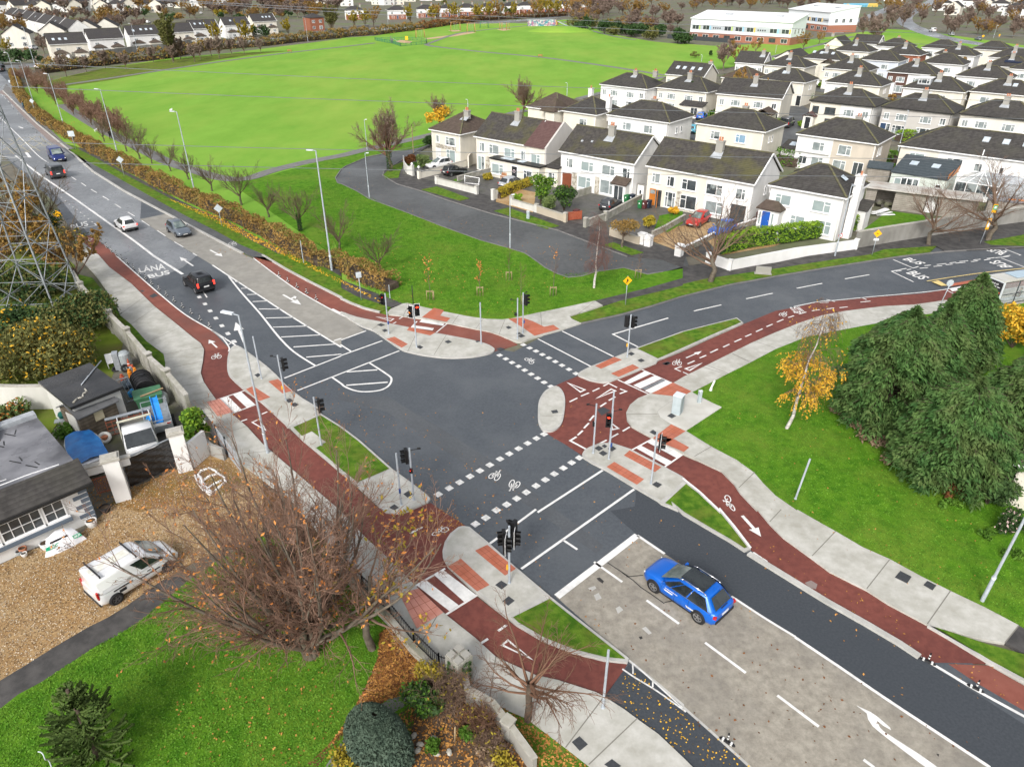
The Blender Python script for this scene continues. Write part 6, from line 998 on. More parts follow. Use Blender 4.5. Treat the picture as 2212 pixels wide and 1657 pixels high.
for q,l in(('a 0 225','far pale gabled pair at the left edge behind a white car'),('a 240 205','far pale gable-ended house beside the left-edge pair'),('a 470 190','far gabled house between the terrace and the white row'),('a 600 175','second far gabled house above the white row')):house(q,l,9.5,9,R(20),5,'cross',3.2,rf_far,w_pale,wins=FARW,doors=(),chim=(),detail=False)
rr=random.Random(9)
bt=house('a 2000 118','red brick three-storey-looking house with hipped roof by the park hedge',7.5,8,R(38),6.0,'hip',1.8,rf_far,w_brick,wins=[('F',.25,3.6,1.5,1.3,'m','2'),('F',.75,3.6,1.5,1.3,'m','2'),('F',.25,.9,1.4,1.3,'m','2'),('F',.75,.7,1.7,1.6,'m','t'),('R',.5,3.6,1,1.2,'m','p')],doors=(),chim=(),detail=False)
for i,x in enumerate((20,300,490,640,760,900,1050,1150,1270,1390,1520)):house('b %d %d'%(x,78-x*.035-8*(i==0)),'far semi-detached house, white above red brick, behind the yellow trees',11,8,R(14-i*.5),5.2,'hip',2.1,rf_far,w_white,wins=FARW,doors=((.5,'navy'),),chim=((.3,.6,1.0),(.85,.6,1.0)),brick=w_brick,group='brick-fronted terrace beyond the park',detail=False)
proto=[house('','distant pale house with a dark roof among brown trees at the top',10.5,8.5,0,5.2,'hip',2.3,rf_far,w_white,wins=FARW,doors=(),chim=((.3,.6,1.),),xy=(-400,900),group='distant houses at the top of the view',detail=False),house('','distant pale house with a dark roof among brown trees at the top',9,9,0,5.2,'cross',3.0,rf_far,w_cream,wins=FARW,doors=(),chim=(),xy=(-380,900),group='distant houses at the top of the view',detail=False)]
n_=0
for row_ in((-15,55,480,-40,26),(-15,28,430,20,25),(-15,5,420,0,25),(2000,-4,320,-3,9),(2200,20,330,5,4)):
 x,y,_,_,k=row_
 for i in range(k):
  px=x+i*(2300/26)+rr.uniform(-25,25);py=y+rr.uniform(-6,6)+(0 if x>1000 else max(0,30-px*.02)*.6)
  if 1480<px<2000 or(px>1000 and y>40 and x<1000):continue
  p=Q1('a %d %d'%(px,py+18))if px<2209 or x<1000 else Q1('b %d %d'%(px-2209+100,py+18));o=proto[n_%2]
  if n_<2:o.location=(*p,0);o.rotation_euler=(0,0,R(rr.choice((20,40,-30,10))))
  else:copy_tree(o,(*p,0),R(rr.choice((20,40,-30,10,60))))
  n_+=1
for px,py in((1615,70),(1690,98),(1735,45),(1800,55),(1840,28),(1905,60),(1985,75),(1960,30),(2060,105),(2070,48),(2140,70),(2150,25),(2180,120),(2230,95),(1650,20),(1900,8),(2010,5),(1370,12),(1300,10)):p=Q1('c %d %d'%(px,py));copy_tree(proto[0 if(px+py)%3 else 1],(*p,0),R(rr.choice((-40,-60,20,40))),'distant white house with dark roof at top right beyond the far road',group='distant houses beyond the far road')
# --- the school
sm=mat('school cladding',(.70,.73,.76),(.76,.79,.82),2,.5,wave=(1.6,'X',.12,(.55,.58,.6)));s_roof=mat('school roof',(.74,.75,.76),(.80,.81,.82),.3,.5);s_brick=mat('school brick',(.30,.12,.08),(.36,.16,.10),3,.9)
def school(fl,fr,he,dep,label,cols):
 a,b=Vector(Q1(fl,he)),Vector(Q1(fr,he));w=(b-a).length;ang=math.atan2(b.y-a.y,b.x-a.x);r=empty('school_building',(*a,0),ang,label,'school');bz=he*.36
 MB().box(0,w,.08,dep,-.5,bz).build('brick_base',s_brick,r);MB().add([(0,0,bz),(w,0,bz),(w,dep,bz),(0,dep,bz),(0,0,he),(w,0,he),(w,dep*.5,he+1.4),(w,dep,he+2.4),(0,dep,he+2.4),(0,dep*.5,he+1.4)],[(0,1,5,4),(1,2,7,6,5),(3,0,4,9,8),(2,3,8,7),(3,2,1,0)]).build('wall',sm,r)
 MB().add([(-.4,-.5,he),(w+.4,-.5,he),(w+.4,dep+.3,he+2.6),(-.4,dep+.3,he+2.6),(-.4,-.5,he+.25),(w+.4,-.5,he+.25),(w+.4,dep+.3,he+2.85),(-.4,dep+.3,he+2.85)],[(4,5,6,7),(3,2,1,0),(0,1,5,4),(1,2,6,5),(2,3,7,6),(3,0,4,7)]).build('roof',s_roof,r)
 for k in(.3,.8):MB().box(w*k-1.5,w*k+1.5,dep*.5,dep*.5+2,he+1.5,he+2.1).build('roof_plant',lead,r)
 MB().box(0.5,w-.5,-.04,.0,bz+1.1,bz+2.9).build('window_band',mat('grey panel',(.42,.45,.48),rough=.6),r);T=Matrix();n=max(4,int(w/5.0))
 for i in range(n):
  x=w*(i+.5)/n
  if i%4==2:
   for j in range(4):window(r,T@Matrix.Translation((0,-.05,0)),x-1.5+j,bz+1.7,.55,.6,'d','p',upvc_d,False)
  else:window(r,T@Matrix.Translation((0,-.05,0)),x,bz+1.15,w/n*.62,1.7,'d','2',None,False);MB().box(x+w/n*.33,x+w/n*.45,-.09,-.05,bz+1.1,bz+2.9).build('colour_panel',cols[i%len(cols)],r)
  window(r,T@Matrix.Translation((0,.06,0)),x,.7,w/n*.55,1.6,'d','2',upvc_d if i%4==3 else None,False)
 for i in range(3):window(r,facade('R',w,dep),dep*(.25+.25*i),bz+1.0,1.6,1.8,'d','2',None,False)
 return r
pan=[mat('panel '+k,c,rough=.5)for k,c in dict(green=(.42,.55,.12),sky=(.25,.50,.75),amber=(.80,.50,.05),blue=(.05,.25,.6)).items()]
school('c 58 122','c 715 152',8.2,14,'long white school block with sloping white roof and red brick base',[pan[0],pan[1],pan[2]]);school('c 690 62','c 960 85',8.6,16,'second white school building behind with blue and yellow window panels',[pan[3],pan[2]])
# --- cottage with flat felt roof, bottom left
felt=mat('roof felt',(.17,.17,.185),(.23,.23,.245),.7,.42,.15,6,spec=.4,c3=(.05,.05,.055),s3=.30,f3=.8,r2=.2);quoin=mat('quoin grey',(.12,.15,.19),rough=.8)
fa,fb=Vector(Q1('n 940 340')),Vector(Q1('n 0 770'));dv=(fa-fb);ang=math.atan2(dv.y,dv.x);L=dv.length+6
ct=empty('cottage',(fb.x-dv.normalized().x*6,fb.y-dv.normalized().y*6,0),ang,'white cottage with grey quoins and a flat grey felt roof by the gravel drive','house');D_=7.2
MB().box(0,L,0,D_,-.2,2.75).build('wall',w_white,ct);fr_=MB().box(-.2,L+.1,.9,D_+.1,3.52,3.66).build('flat_roof',felt,ct);MB().box(-.2,L+.1,D_-.1,D_+.45,3.662,3.95).build('parapet',lead,fr_)
roof_mesh(-.3,L+.35,-.45,.95,2.7,.95,'lean').build('eaves_roof',rf_dk,ct);MB().box(-.3,L+.35,-.55,-.46,2.52,2.66).build('gutter',pipe_m,ct);MB().box(0,L,.95,D_,2.752,3.52).build('parapet_wall',w_white,ct)
MB().strip([(L-7.5,1.5),(L-5,1.3),(L-2,1.2),(L-.6,1.0)],.06,3.68,3.66).strip([(L-9,2.1),(L-6,2.0),(L-3,1.6)],.03,3.68,3.66).build('roof_cable',upvc,fr_)
for k,(x,y)in enumerate(((L-1.6,6.2),(L-2.4,5.4),(L-2.2,3.0),(L-1.7,1.9))):
 MB().cbox((x,y,3.665),(.07,.8,.012),.5).cbox((x+.3,y+.1,3.665),(.06,.5,.012),-.4+k*.2).build('felt_repair',pipe_m,fr_)
wx=L-2.5;wb=MB()
for x0,w_ in((wx+.9,.9),(wx-1.1,1.9),(wx-2.6,.95)):pass
for cx,w_ in((L-1.75,1.05),(L-3.35,2.0),(L-4.95,1.05)):
 o=window(ct,Matrix(),cx,1.05,w_,1.2,'d','p');n=2 if w_<1.5 else 4;b=MB();[b.box(cx-w_/2+w_*i/n-.02,cx-w_/2+w_*i/n+.02,-.05,-.02,1.12,2.2)for i in range(1,n)];b.box(cx-w_/2,cx+w_/2,-.05,-.021,1.62,1.66);b.build('glazing_bars',upvc,o)
MB().box(L-5.6,L-1.1,-.2,.0,.72,.95).build('sill',quoin,ct)
q_=MB();[q_.box(L-(.75 if i%2 else .42),L+.03,-.03,.02,.1+i*.32,.34+i*.32)for i in range(8)];q_.build('quoins',quoin,ct)
door(ct,Matrix(),L-9.8,1.0,2.05,'white');MB().box(L-9.2,L-8.6,-.06,.0,.5,2.1).build('side_light',gl_d,ct);MB().lathe((L-7.3,-.02,1.75),[(.38,-.02),(.4,0),(.38,.02)],16,1,.1).build('name_plaque',mat('plaque',(.18,.13,.09),rough=.7),ct)
step=MB().poly([(L-11.5+2.2+2.3*math.cos(a),-1.9*math.sin(a))for a in np.linspace(0,math.pi,18)],0,.14).build('doorstep',tarpath_l,ct);MB().cbox((L-9.8,-.5,.155),(1.1,.5,.025)).build('door_mat',mat('coir mat',(.26,.13,.06),(.2,.1,.05),20),step)
# second gable of the cottage at the left edge
r2=house('','white cottage wing with stepped grey quoins at the left edge',8,5.5,ang,3.1,'gable',1.8,rf_br,w_white,wins=(),doors=(),chim=(),xy=tuple(Vector(Q1('m 165 1560',0))-Vector((math.cos(ang),math.sin(ang)))*8),name='cottage_wing',at_eave=False,detail=False);q_=MB();[q_.box(8-(.9 if i%2 else .5),8.03,-.03,.02,.2+i*.36,.44+i*.36)for i in range(8)];q_.build('quoins',quoin,r2)
# ---------------- vehicles
def paint(n,c,metal=.2):return mat('car paint '+n,c,rough=.3,spec=.5,metal=metal,coat=.5)
P_={n:paint(n,c)for n,c in dict(blue=(.002,.12,.56),white=(.78,.78,.78),black=(.012,.012,.014),grey=(.13,.155,.185),silver=(.42,.44,.47),navy=(.012,.025,.14),dgrey=(.05,.053,.06),red=(.50,.03,.025),blue2=(.02,.14,.55),teal=(.10,.42,.55)).items()}
cglass=mat('car glass',(.012,.016,.018),(.03,.036,.038),1.5,.06,spec=.8);cglass_l=mat('car windscreen',(.10,.13,.125),(.26,.30,.28),1.2,.06,spec=.8);tyre=mat('tyre',(.018,.018,.019),rough=.85);rim_m=mat('alloy rim',(.30,.30,.31),(.42,.42,.43),5,.35,metal=.7);rim_d=mat('steel rim',(.10,.10,.105),rough=.5,metal=.5);trim=mat('black plastic',(.022,.022,.024),rough=.6);chrome=mat('chrome',(.75,.75,.76),rough=.15,metal=1);lampw=mat('headlamp',(.70,.72,.74),rough=.1,spec=.8);lampr=mat('tail lamp',(.45,.012,.012),rough=.2,spec=.7);lit_r=mat('tail lamp lit',(.6,.02,.02),em=(1,.04,.02),es=2.2);lit_w=mat('headlamp lit',(.9,.9,.85),em=(1,.95,.85),es=3.5);plate=mat('number plate',(.72,.72,.70),rough=.5)
def loft(b,secs):
 """secs: list of equal-length closed rings"""
 n=len(secs[0]);k=len(b.v);b.v+=[tuple(p)for s in secs for p in s];m=len(secs)
 fs=[(k+i*n+j,k+i*n+(j+1)%n,k+(i+1)*n+(j+1)%n,k+(i+1)*n+j)for i in range(m-1)for j in range(n)]
 fs+=[tuple(k+j for j in range(n))[::-1],tuple(k+(m-1)*n+j for j in range(n))];b.f+=fs;b.mi+=[b.cur]*len(fs);b.sm+=[True]*(len(fs)-2)+[False]*2
KIND={'suv':(2.665,.36,.92,[(-.86,.62,.55,.92),(-.84,.80,.42,1.0),(-.7,.89,.32,1.04),(-.3,.92,.26,1.03),(.6,.915,.24,.97),(1.7,.915,.24,.92),(2.25,.92,.25,.93),(2.45,.92,.25,.99),(2.85,.91,.27,.96),(3.2,.86,.30,.89),(3.4,.75,.36,.79),(3.5,.55,.44,.68)],(-.78,2.5,.97,-.20,1.35,1.60,.87,.62)),'hatch':(2.55,.31,.86,[(-.72,.62,.48,.85),(-.70,.76,.38,.93),(-.5,.84,.28,.97),(0,.86,.22,.96),(1.0,.86,.2,.88),(2.0,.86,.2,.84),(2.4,.86,.22,.91),(2.9,.84,.25,.83),(3.2,.78,.28,.74),(3.36,.64,.34,.64),(3.4,.5,.4,.58)],(-.6,2.2,.90,-.32,1.15,1.48,.78,.56)),'jeep':(2.56,.35,.90,[(-.80,.74,.5,.98),(-.78,.84,.40,1.04),(-.5,.89,.30,1.08),(0,.90,.27,1.08),(1.0,.90,.26,1.0),(2.0,.90,.26,.97),(2.4,.90,.27,1.03),(2.9,.88,.3,.96),(3.2,.84,.33,.88),(3.32,.7,.38,.78),(3.36,.6,.45,.7)],(-.7,2.2,1.03,-.55,1.3,1.70,.82,.64)),'kangoo':(2.75,.32,.91,[(-.72,.80,.42,1.08),(-.70,.87,.34,1.1),(-.4,.91,.26,1.1),(0,.91,.24,1.1),(1.2,.91,.22,1.1),(2.2,.91,.22,1.02),(2.65,.91,.24,1.0),(3.0,.88,.26,1.0),(3.3,.82,.3,.88),(3.46,.7,.36,.72),(3.5,.55,.42,.62)],(-.71,2.92,1.08,-.67,2.02,1.80,.89,.80)),'van':(3.0,.34,.98,[(-.95,.84,.45,1.15),(-.93,.94,.36,1.18),(-.5,.98,.27,1.2),(0,.98,.25,1.2),(1.5,.98,.24,1.2),(2.5,.98,.24,1.18),(3.0,.98,.26,1.12),(3.5,.95,.29,1.02),(3.8,.88,.33,.88),(3.92,.76,.4,.74),(3.95,.6,.45,.66)],(-.94,3.05,1.17,-.88,2.1,1.93,.95,.84))}
SIDEW={'suv':((.10,.47),(.50,.76),(.785,.93)),'hatch':((.10,.50),(.53,.88)),'jeep':((.06,.24),(.27,.58),(.61,.92)),'kangoo':((.62,.88),),'van':((.70,.93),)}
VAN_REAR={'kangoo':False,'van':True}
def wheel(par,x,y,r,m=None,w=.21):
 o=MB();s=1 if y>0 else-1;a=Vector((x,y-s*w/2,r));c=Vector((x,y+s*w/2,r));n=22;vs=[]
 ring=lambda p,rr:[(p.x+rr*math.cos(2*math.pi*i/n),p.y,p.z+rr*math.sin(2*math.pi*i/n))for i in range(n)]
 b=MB();secs=[ring(a,r*.8),ring(a,r*.95),ring(a.lerp(c,.2),r),ring(a.lerp(c,.8),r),ring(c,r*.94),ring(c,r*.68),ring(c.lerp(a,.2),r*.64)];loft(b,secs if s<0 else[q[::-1]for q in secs]);o=b.build('wheel',tyre,par)
 q=MB();yc=y+s*w*.34;q.tube((x,yc-s*.03,r),(x,yc,r),r*.19,n=10)
 for k in range(5):
  t=k*1.2566+.3;p=Vector((x+r*.6*math.cos(t),yc,r+r*.6*math.sin(t)));q.bar((x,yc-s*.01,r),p,r*.2,.05)
 for k in range(n):
  t0,t1=2*math.pi*k/n,2*math.pi*(k+1)/n;q.bar((x+r*.63*math.cos(t0),yc,r+r*.63*math.sin(t0)),(x+r*.63*math.cos(t1),yc,r+r*.63*math.sin(t1)),.04,.05)
 q.build('rim',m or rim_m,o);MB().tube((x,yc-s*.06,r),(x,yc-s*.075,r),r*.6,n=16).build('hub_shadow',tyre,o);return o
def car(kind,label,col,rear,front,side,name='parked_car',group=None,cat='car',lit=(0,0),roof=None,z=0,rims=None,scr=None,detail=2):
 wb,wr,hw,st,cab=KIND[kind];a,b_=Vector(Q1(rear,z)),Vector(Q1(front,z));hd=(b_-a).normalized();ang=math.atan2(hd.y,hd.x);nl=Vector((-hd.y,hd.x));off=(hw-.1)*{'L':-1,'R':1,'C':0}[side]
 mid=(a+b_)/2+nl*off-hd*wb/2;root=empty(name,(mid.x,mid.y,z),ang,label,cat,group);m=P_[col]
 b=MB();secs=[]
 for x,w,zb,zt in st:secs.append([(x,y*w,zb+(zt-zb)*h)for y,h in((0,0),(.86,0),(.97,.10),(1,.34),(.985,.62),(.95,.86),(.84,.985),(.5,1.0),(0,1.02),(-.5,1.0),(-.84,.985),(-.95,.86),(-.985,.62),(-1,.34),(-.97,.10),(-.86,0))])
 loft(b,[s[::-1]for s in secs]);o=b.build('body',m,root)
 xr0,xf0,zb,xr1,xf1,zt,w0,w1=cab
 c=MB();k=5;rings=[]
 for i in range(k+1):
  t=i/k;tt=t**.8;x0=xr0+(xr1-xr0)*t;x1=xf0+(xf1-xf0)*t;w=w0+(w1-w0)*tt**1.3;zz=zb-.08+(zt-zb+.08)*t;e=.16-.05*t
  rings.append([(x0+e*.25,-w+e,zz),(x0+e,-w,zz),(x1-e*2.2,-w,zz),(x1-e*.4,-w+e*1.6,zz),(x1,0,zz),(x1-e*.4,w-e*1.6,zz),(x1-e*2.2,w,zz),(x0+e,w,zz),(x0+e*.25,w-e,zz),(x0,0,zz)])
 drop=0 if kind in('kangoo','van')else .07
 if drop:rings=[[(x,y,z-drop*max(0,(.35*xf1+.65*xr1-x+.5))*(i/k)**2)for x,y,z in q]for i,q in enumerate(rings)]
 cx=(xr1+xf1)/2;top=[[(cx+(x-cx)*s,y*s,z_+dz)for x,y,z_ in rings[-1]]for s,dz in((.96,.035),(.82,.06),(.5,.075),(.02,.08))]
 loft(c,rings+top);c.build('cabin',m,root)
 # glazing laid just proud of the cabin faces
 def face(p0,p1,p2,p3,u0,u1,v0,v1,m,nm,d=.022,par=root):
  p0,p1,p2,p3=[Vector(p)for p in(p0,p1,p2,p3)];nn=(p1-p0).cross(p3-p0).normalized()*d
  f=lambda u,v:p0*(1-u)*(1-v)+p1*u*(1-v)+p2*u*v+p3*(1-u)*v+nn
  g=MB();N=4;vs=[f(u0+(u1-u0)*i/N,v0+(v1-v0)*j/2)for j in range(3)for i in range(N+1)]
  g.add(vs,[(j*(N+1)+i,j*(N+1)+i+1,(j+1)*(N+1)+i+1,(j+1)*(N+1)+i)for j in range(2)for i in range(N)]);return g.build(nm,m,par)
 for s in(-1,1):
  P0,P1,P2,P3=(xr0,s*w0,zb),(xf0,s*w0,zb),(xf1,s*w1,zt),(xr1,s*w1,zt)
  for u0,u1 in SIDEW[kind]:
   if s<0:face(P0,P1,P2,P3,u0,u1,.06,.88,cglass,'side_window',.045)
   else:face(P1,P0,P3,P2,1-u1,1-u0,.06,.88,cglass,'side_window',.045)
 face((xf0,-w0,zb),(xf0,w0,zb),(xf1,w1,zt),(xf1,-w1,zt),.10,.90,.06,.93,scr or cglass_l,'windscreen',.03)
 if kind!='kangoo':face((xr0,w0,zb),(xr0,-w0,zb),(xr1,-w1,zt),(xr1,w1,zt),.12,.88,.18,.88,cglass,'rear_window',.03)
 for x in(0,wb):
  for s in(-1,1):wheel(root,x,s*(hw-.055),wr,rims)
 ar=MB()
 for x in(0,wb):
  for s in(-1,1):ar.tube((x,s*(hw-.3),wr*1.02),(x,s*(hw+.004),wr*1.02),wr*1.12,n=22)
 ar.build('wheel_arches',trim,root)
 xe,xs=st[-1][0],st[0][0];hl,tl=(lit_w if lit[0]else lampw),(lit_r if lit[1]else lampr)
 for s in(-1,1):
  h_=MB();zl=st[-2][3]-.04;h_.add([(xe-.26,s*(st[-2][1]+.05),zl+.07),(xe-.02,s*(st[-1][1]+.0),zl-.01),(xe+.012,s*(st[-1][1]-.12),zl-.10),(xe-.22,s*(st[-2][1]+.075),zl-.08)],[(0,1,2,3)if s<0 else(3,2,1,0)])
  MB().cbox((xe-.15,s*(st[-1][1]+.10),zl-.03),(.06,.26,.06),s*-.95).build('headlight',hl,root)
  if kind in('kangoo','van','jeep'):MB().cbox((xs+.03,s*(hw-.115),1.0),(.08,.14,.42)).build('tail_light',tl,root)
  else:MB().cbox((xs+.09,s*(st[1][1]-.1),st[1][3]-.12),(.16,.34,.14),s*.3).build('tail_light',tl,root)
  MB().cbox((xf0-.42,s*(hw+.06),zb+.06),(.12,.2,.13)).build('wing_mirror',m if col!='white' or kind=='hatch' else trim,root)
 MB().cbox((xs-.006,0,(st[0][2]+st[0][3])/2+.03),(.03,.5,.12)).build('number_plate',plate,root);MB().cbox((xe+.004,0,st[-1][2]+.03),(.03,.5,.11)).build('number_plate',plate,root)
 g=MB();g.cbox((xs+.03,0,st[0][2]-.02),(.12,st[1][1]*1.9,.16));g.cbox((xe-.04,0,st[-1][2]-.06),(.14,st[-1][1]*2.1,.13));g.cbox((xe-.01,0,st[-1][3]-.12),(.05,st[-1][1]*1.3,.1))
 if kind in('suv','jeep'):[g.box(.3,wb-.3,s*hw*.93-.03,s*hw*.93+.03,.22,.36)for s in(-1,1)]
 g.build('bumper_trim',trim,root)
 if detail>1:
  l=MB()
  for s in(-1,1):
   for x in(wb*.29,wb*.66):l.cbox((x,s*(hw-.015),.82),(.18,.03,.03))
  l.build('door_handle',m if kind!='kangoo' else trim,root)
 return root
bc=car('suv','bright blue crossover with black glass roof on the concrete lane','blue','o 1240 1440','o 515 935','L','moving_car')
xr0,xf0,zb,xr1,xf1,zt,w0,w1=KIND['suv'][4]
MB().poly([(xf1+.1,-.5),(xf1+.1,.5),(.12,.52),(.12,-.52)],zt+.05,zt+.085).build('glass_roof',cglass,bc);r_=MB()
for s in(-1,1):r_.tube((xr1+.1,s*.6,zt+.02),(xr1+.3,s*.6,zt+.10),.022,n=6).tube((xr1+.3,s*.6,zt+.10),(xf1-.1,s*.6,zt+.10),.022,n=6).tube((xf1-.1,s*.6,zt+.1),(xf1+.15,s*.62,zt+.0),.022,n=6).tube((-.55,s*.865,1.0),(xf0-.25,s*.865,1.0),.014,n=5)
r_.build('roof_rails',chrome,bc);MB().add([(.0,.0,zt+.06),(-.18,.02,zt+.08),(-.18,-.02,zt+.08),(-.16,0,zt+.17)],[(0,1,3),(0,3,2),(1,2,3)]).build('aerial',P_['blue'],bc)
MB().cbox((-.76,0,1.10),(.03,.5,.03),0,0,.5).build('rear_wiper',trim,bc);dl_=MB()
for x0,x1,z in((1.25,2.0,.80),(1.5,2.05,.68),(1.55,2.0,.63),(.2,.75,.56),(.25,.7,.51)):dl_.box(x0,x1,.922,.926,z,z+.035)
dl_.build('door_lettering',plate,bc);MB().add([(.42,.81,1.12),(.68,.80,1.12),(.66,.72,1.40),(.5,.72,1.42),(.4,.74,1.34)],[(0,1,2,3,4)]).build('window_mascot',mat('mascot white',(.65,.68,.75),(.1,.2,.6),9,.6),bc)
jn=MB()
for x in(.62,1.42,2.22):jn.box(x-.008,x+.008,.917,.921,.36,.96)
jn.build('door_gap',trim,bc)
wv=car('kangoo','white panel van with two roof bars parked on the gravel drive','white','g 762 592','g 1092 385','R','parked_van',cat='van',rims=rim_d)
for x in(-.3,1.5):MB().bar((x,-.82,1.98),(x,.82,1.98),.07,.05).bar((x,-.75,1.86),(x,-.75,1.98),.05).bar((x,.75,1.86),(x,.75,1.98),.05).build('roof_bar',trim,wv)
MB().box(-.5,1.45,-.25,.25,1.885,1.905).build('roof_stain',mat('algae stain',(.60,.59,.50),(.72,.71,.67),3),wv)
for x0,x1,z in((.0,.95,.80),(1.25,2.35,.62)):MB().box(x0,x1,-.925,-.905,z,z+.06).build('side_rail',trim,wv)
MB().cbox((.42,-.85,.62),(.35,.13,.16)).build('arch_trim',trim,wv)
for x0,x1 in((-.45,.75),(.95,1.85)):MB().add([(x0,-.905,1.0),(x1,-.905,1.0),(x1-.05,-.80,1.58),(x0+.05,-.80,1.58)],[(0,1,2,3)]).build('panel_recess',mat('van panel',(.70,.70,.71),rough=.35),wv)
car('jeep','black four-wheel drive with red lamps driving away beside the bus lane lettering','black','d 1272 243','d 1208 197','L','moving_car',lit=(0,1))
car('hatch','grey hatchback driving towards the junction on the concrete lane','grey','a 1097 1506','a 1145 1537','R','moving_car');car('hatch','white hatchback driving away along the lane line','white','a 800 1503','a 756 1472','L','moving_car',lit=(0,1))
car('van','dark blue van with lit headlamps coming towards the junction','navy','a 322 1028','a 352 1056','R','moving_van',cat='van',lit=(1,0));car('van','dark grey van with red lamps driving away near the bare tree','dgrey','a 345 1168','a 300 1128','L','moving_van',cat='van',lit=(0,1))
car('hatch','black hatchback parked in the drive beside the cream wall','black','b 712 1145','b 795 1127','R',z=.05);car('suv','silver car parked before the wreathed dark door','silver','b 1090 1232','b 1180 1205','R',z=.05);car('hatch','white car half hidden behind the cream garden wall','white','b 690 1085','b 605 1098','L',z=.05)
car('hatch','dark car parked by the porch beside green and black bins','dgrey','b 1740 1375','b 1810 1335','R',z=.05);car('hatch','red car parked on the gravel behind the bare street tree','red','c 165 1440','c 105 1475','L',z=.08);car('hatch','mid blue car parked on the gravel by the low divider wall','blue2','c 335 1500','c 240 1540','L',z=.08);car('jeep','black sport utility car parked on the gravel before the blue-doored house','black','c 400 1592','c 490 1550','R',z=.08);car('hatch','grey car roof showing over the bright corner hedge','silver','c 620 1575','c 700 1545','R',z=.08)
for kind,l,col,r,f,s in(('hatch','white car parked between estate houses by a brown fence','white','c 862 575','c 862 545','C'),('hatch','blue car parked before the slate porch','blue2','c 105 785','c 135 760','C'),('suv','grey car parked between the dormer house and its neighbour','silver','c 1785 672','c 1840 660','C'),('hatch','teal car just showing by the hipped house corner','teal','c 60 865','c 85 852','C'),('van','white van on the far curving road','white','c 1640 215','c 1590 205','C'),('hatch','silver car following the white van on the far road','silver','c 1760 240','c 1715 228','C'),('hatch','grey car on the far road nearest the right edge','grey','c 1935 270','c 1885 258','C'),('hatch','red car parked at the front of the far school road line','red','c 1025 165','c 1042 152','C'),('hatch','white car second in the far school road line','white','c 1052 158','c 1066 146','C'),('hatch','silver car third in the far school road line','silver','c 1072 152','c 1086 140','C'),('hatch','white car alone lower on the school road','white','c 1008 192','c 1022 178','C'),('hatch','white car crossing at the far main road junction','white','a 235 450','a 305 440','C'),('hatch','white car parked before the far left gabled pair','white','a 195 325','a 240 318','C'),('hatch','dark car waiting at the far left edge of the main road','black','a 0 470','a 18 458','C'),('hatch','white car parked between far houses left of the poplar row','white','a 1300 105','a 1305 85','C'),('hatch','white car beside the far garden wall','white','a 940 158','a 980 150','C'),('van','dark van in the side yard of the low extension','dgrey','c 655 830','c 690 810','C')):car(kind,l,P_ and col,r,f,s,'parked_car' if 'far' not in l or 'parked' in l else 'moving_car',detail=1,z=.0,cat='van' if kind=='van' else 'car')
# flatbed truck in the yard
a,b_=Vector(Q1('m 1500 930',.9)),Vector(Q1('m 1340 1000',.9));nose=Vector(Q1('m 1455 1150'));T0=Vector(Q1('m 1240 850'));hd=R(-58)
tk=empty('flatbed_truck',(*Q1('m 1400 1075'),0),hd,'white flatbed truck with ladder rack parked behind the black sheeted gate','truck')
c=MB();loft(c,[[(x,y,z)for y,z in((-w,.5),(w,.5),(w,zm),(w*.86,zt),(-w*.86,zt),(-w,zm))]for x,w,zm,zt in((-.3,.92,1.4,2.12),(.1,.95,1.4,2.2),(.8,.95,1.35,2.15),(1.3,.95,1.2,1.3),(1.5,.9,.9,1.05))]);c.build('cab',P_['white'],tk)
MB().add([(.86,-.80,2.13),(.86,.80,2.13),(1.33,.86,1.34),(1.33,-.86,1.34)],[(0,3,2,1)]).build('windscreen',cglass,tk);[MB().add([(-.1,s*.965,1.35),(.8,s*.965,1.35),(.7,s*.88,1.98),(-.05,s*.88,2.0)],[(0,1,2,3)if s<0 else(3,2,1,0)]).build('side_window',cglass,tk)for s in(-1,1)]
MB().box(-3.4,-.4,-.95,.95,.82,.92).build('load_bed',yardm,tk);[MB().box(-3.4,-.4,s*.97-.03,s*.97+.03,.8,1.25).build('drop_side',P_['white'],tk)for s in(-1,1)];MB().bar((-.42,-.95,.9),(-.42,-.95,2.4),.07).bar((-.42,.95,.9),(-.42,.95,2.4),.07).bar((-.42,-1,2.4),(-.42,1,2.4),.1).bar((-.42,-.9,1.6),(-.42,.9,1.6),.05).build('ladder_rack',mat('cream steel',(.55,.53,.42),rough=.6),tk)
for x in(.75,-2.6):[wheel(tk,x,s*.85,.33,rim_d)for s in(-1,1)]
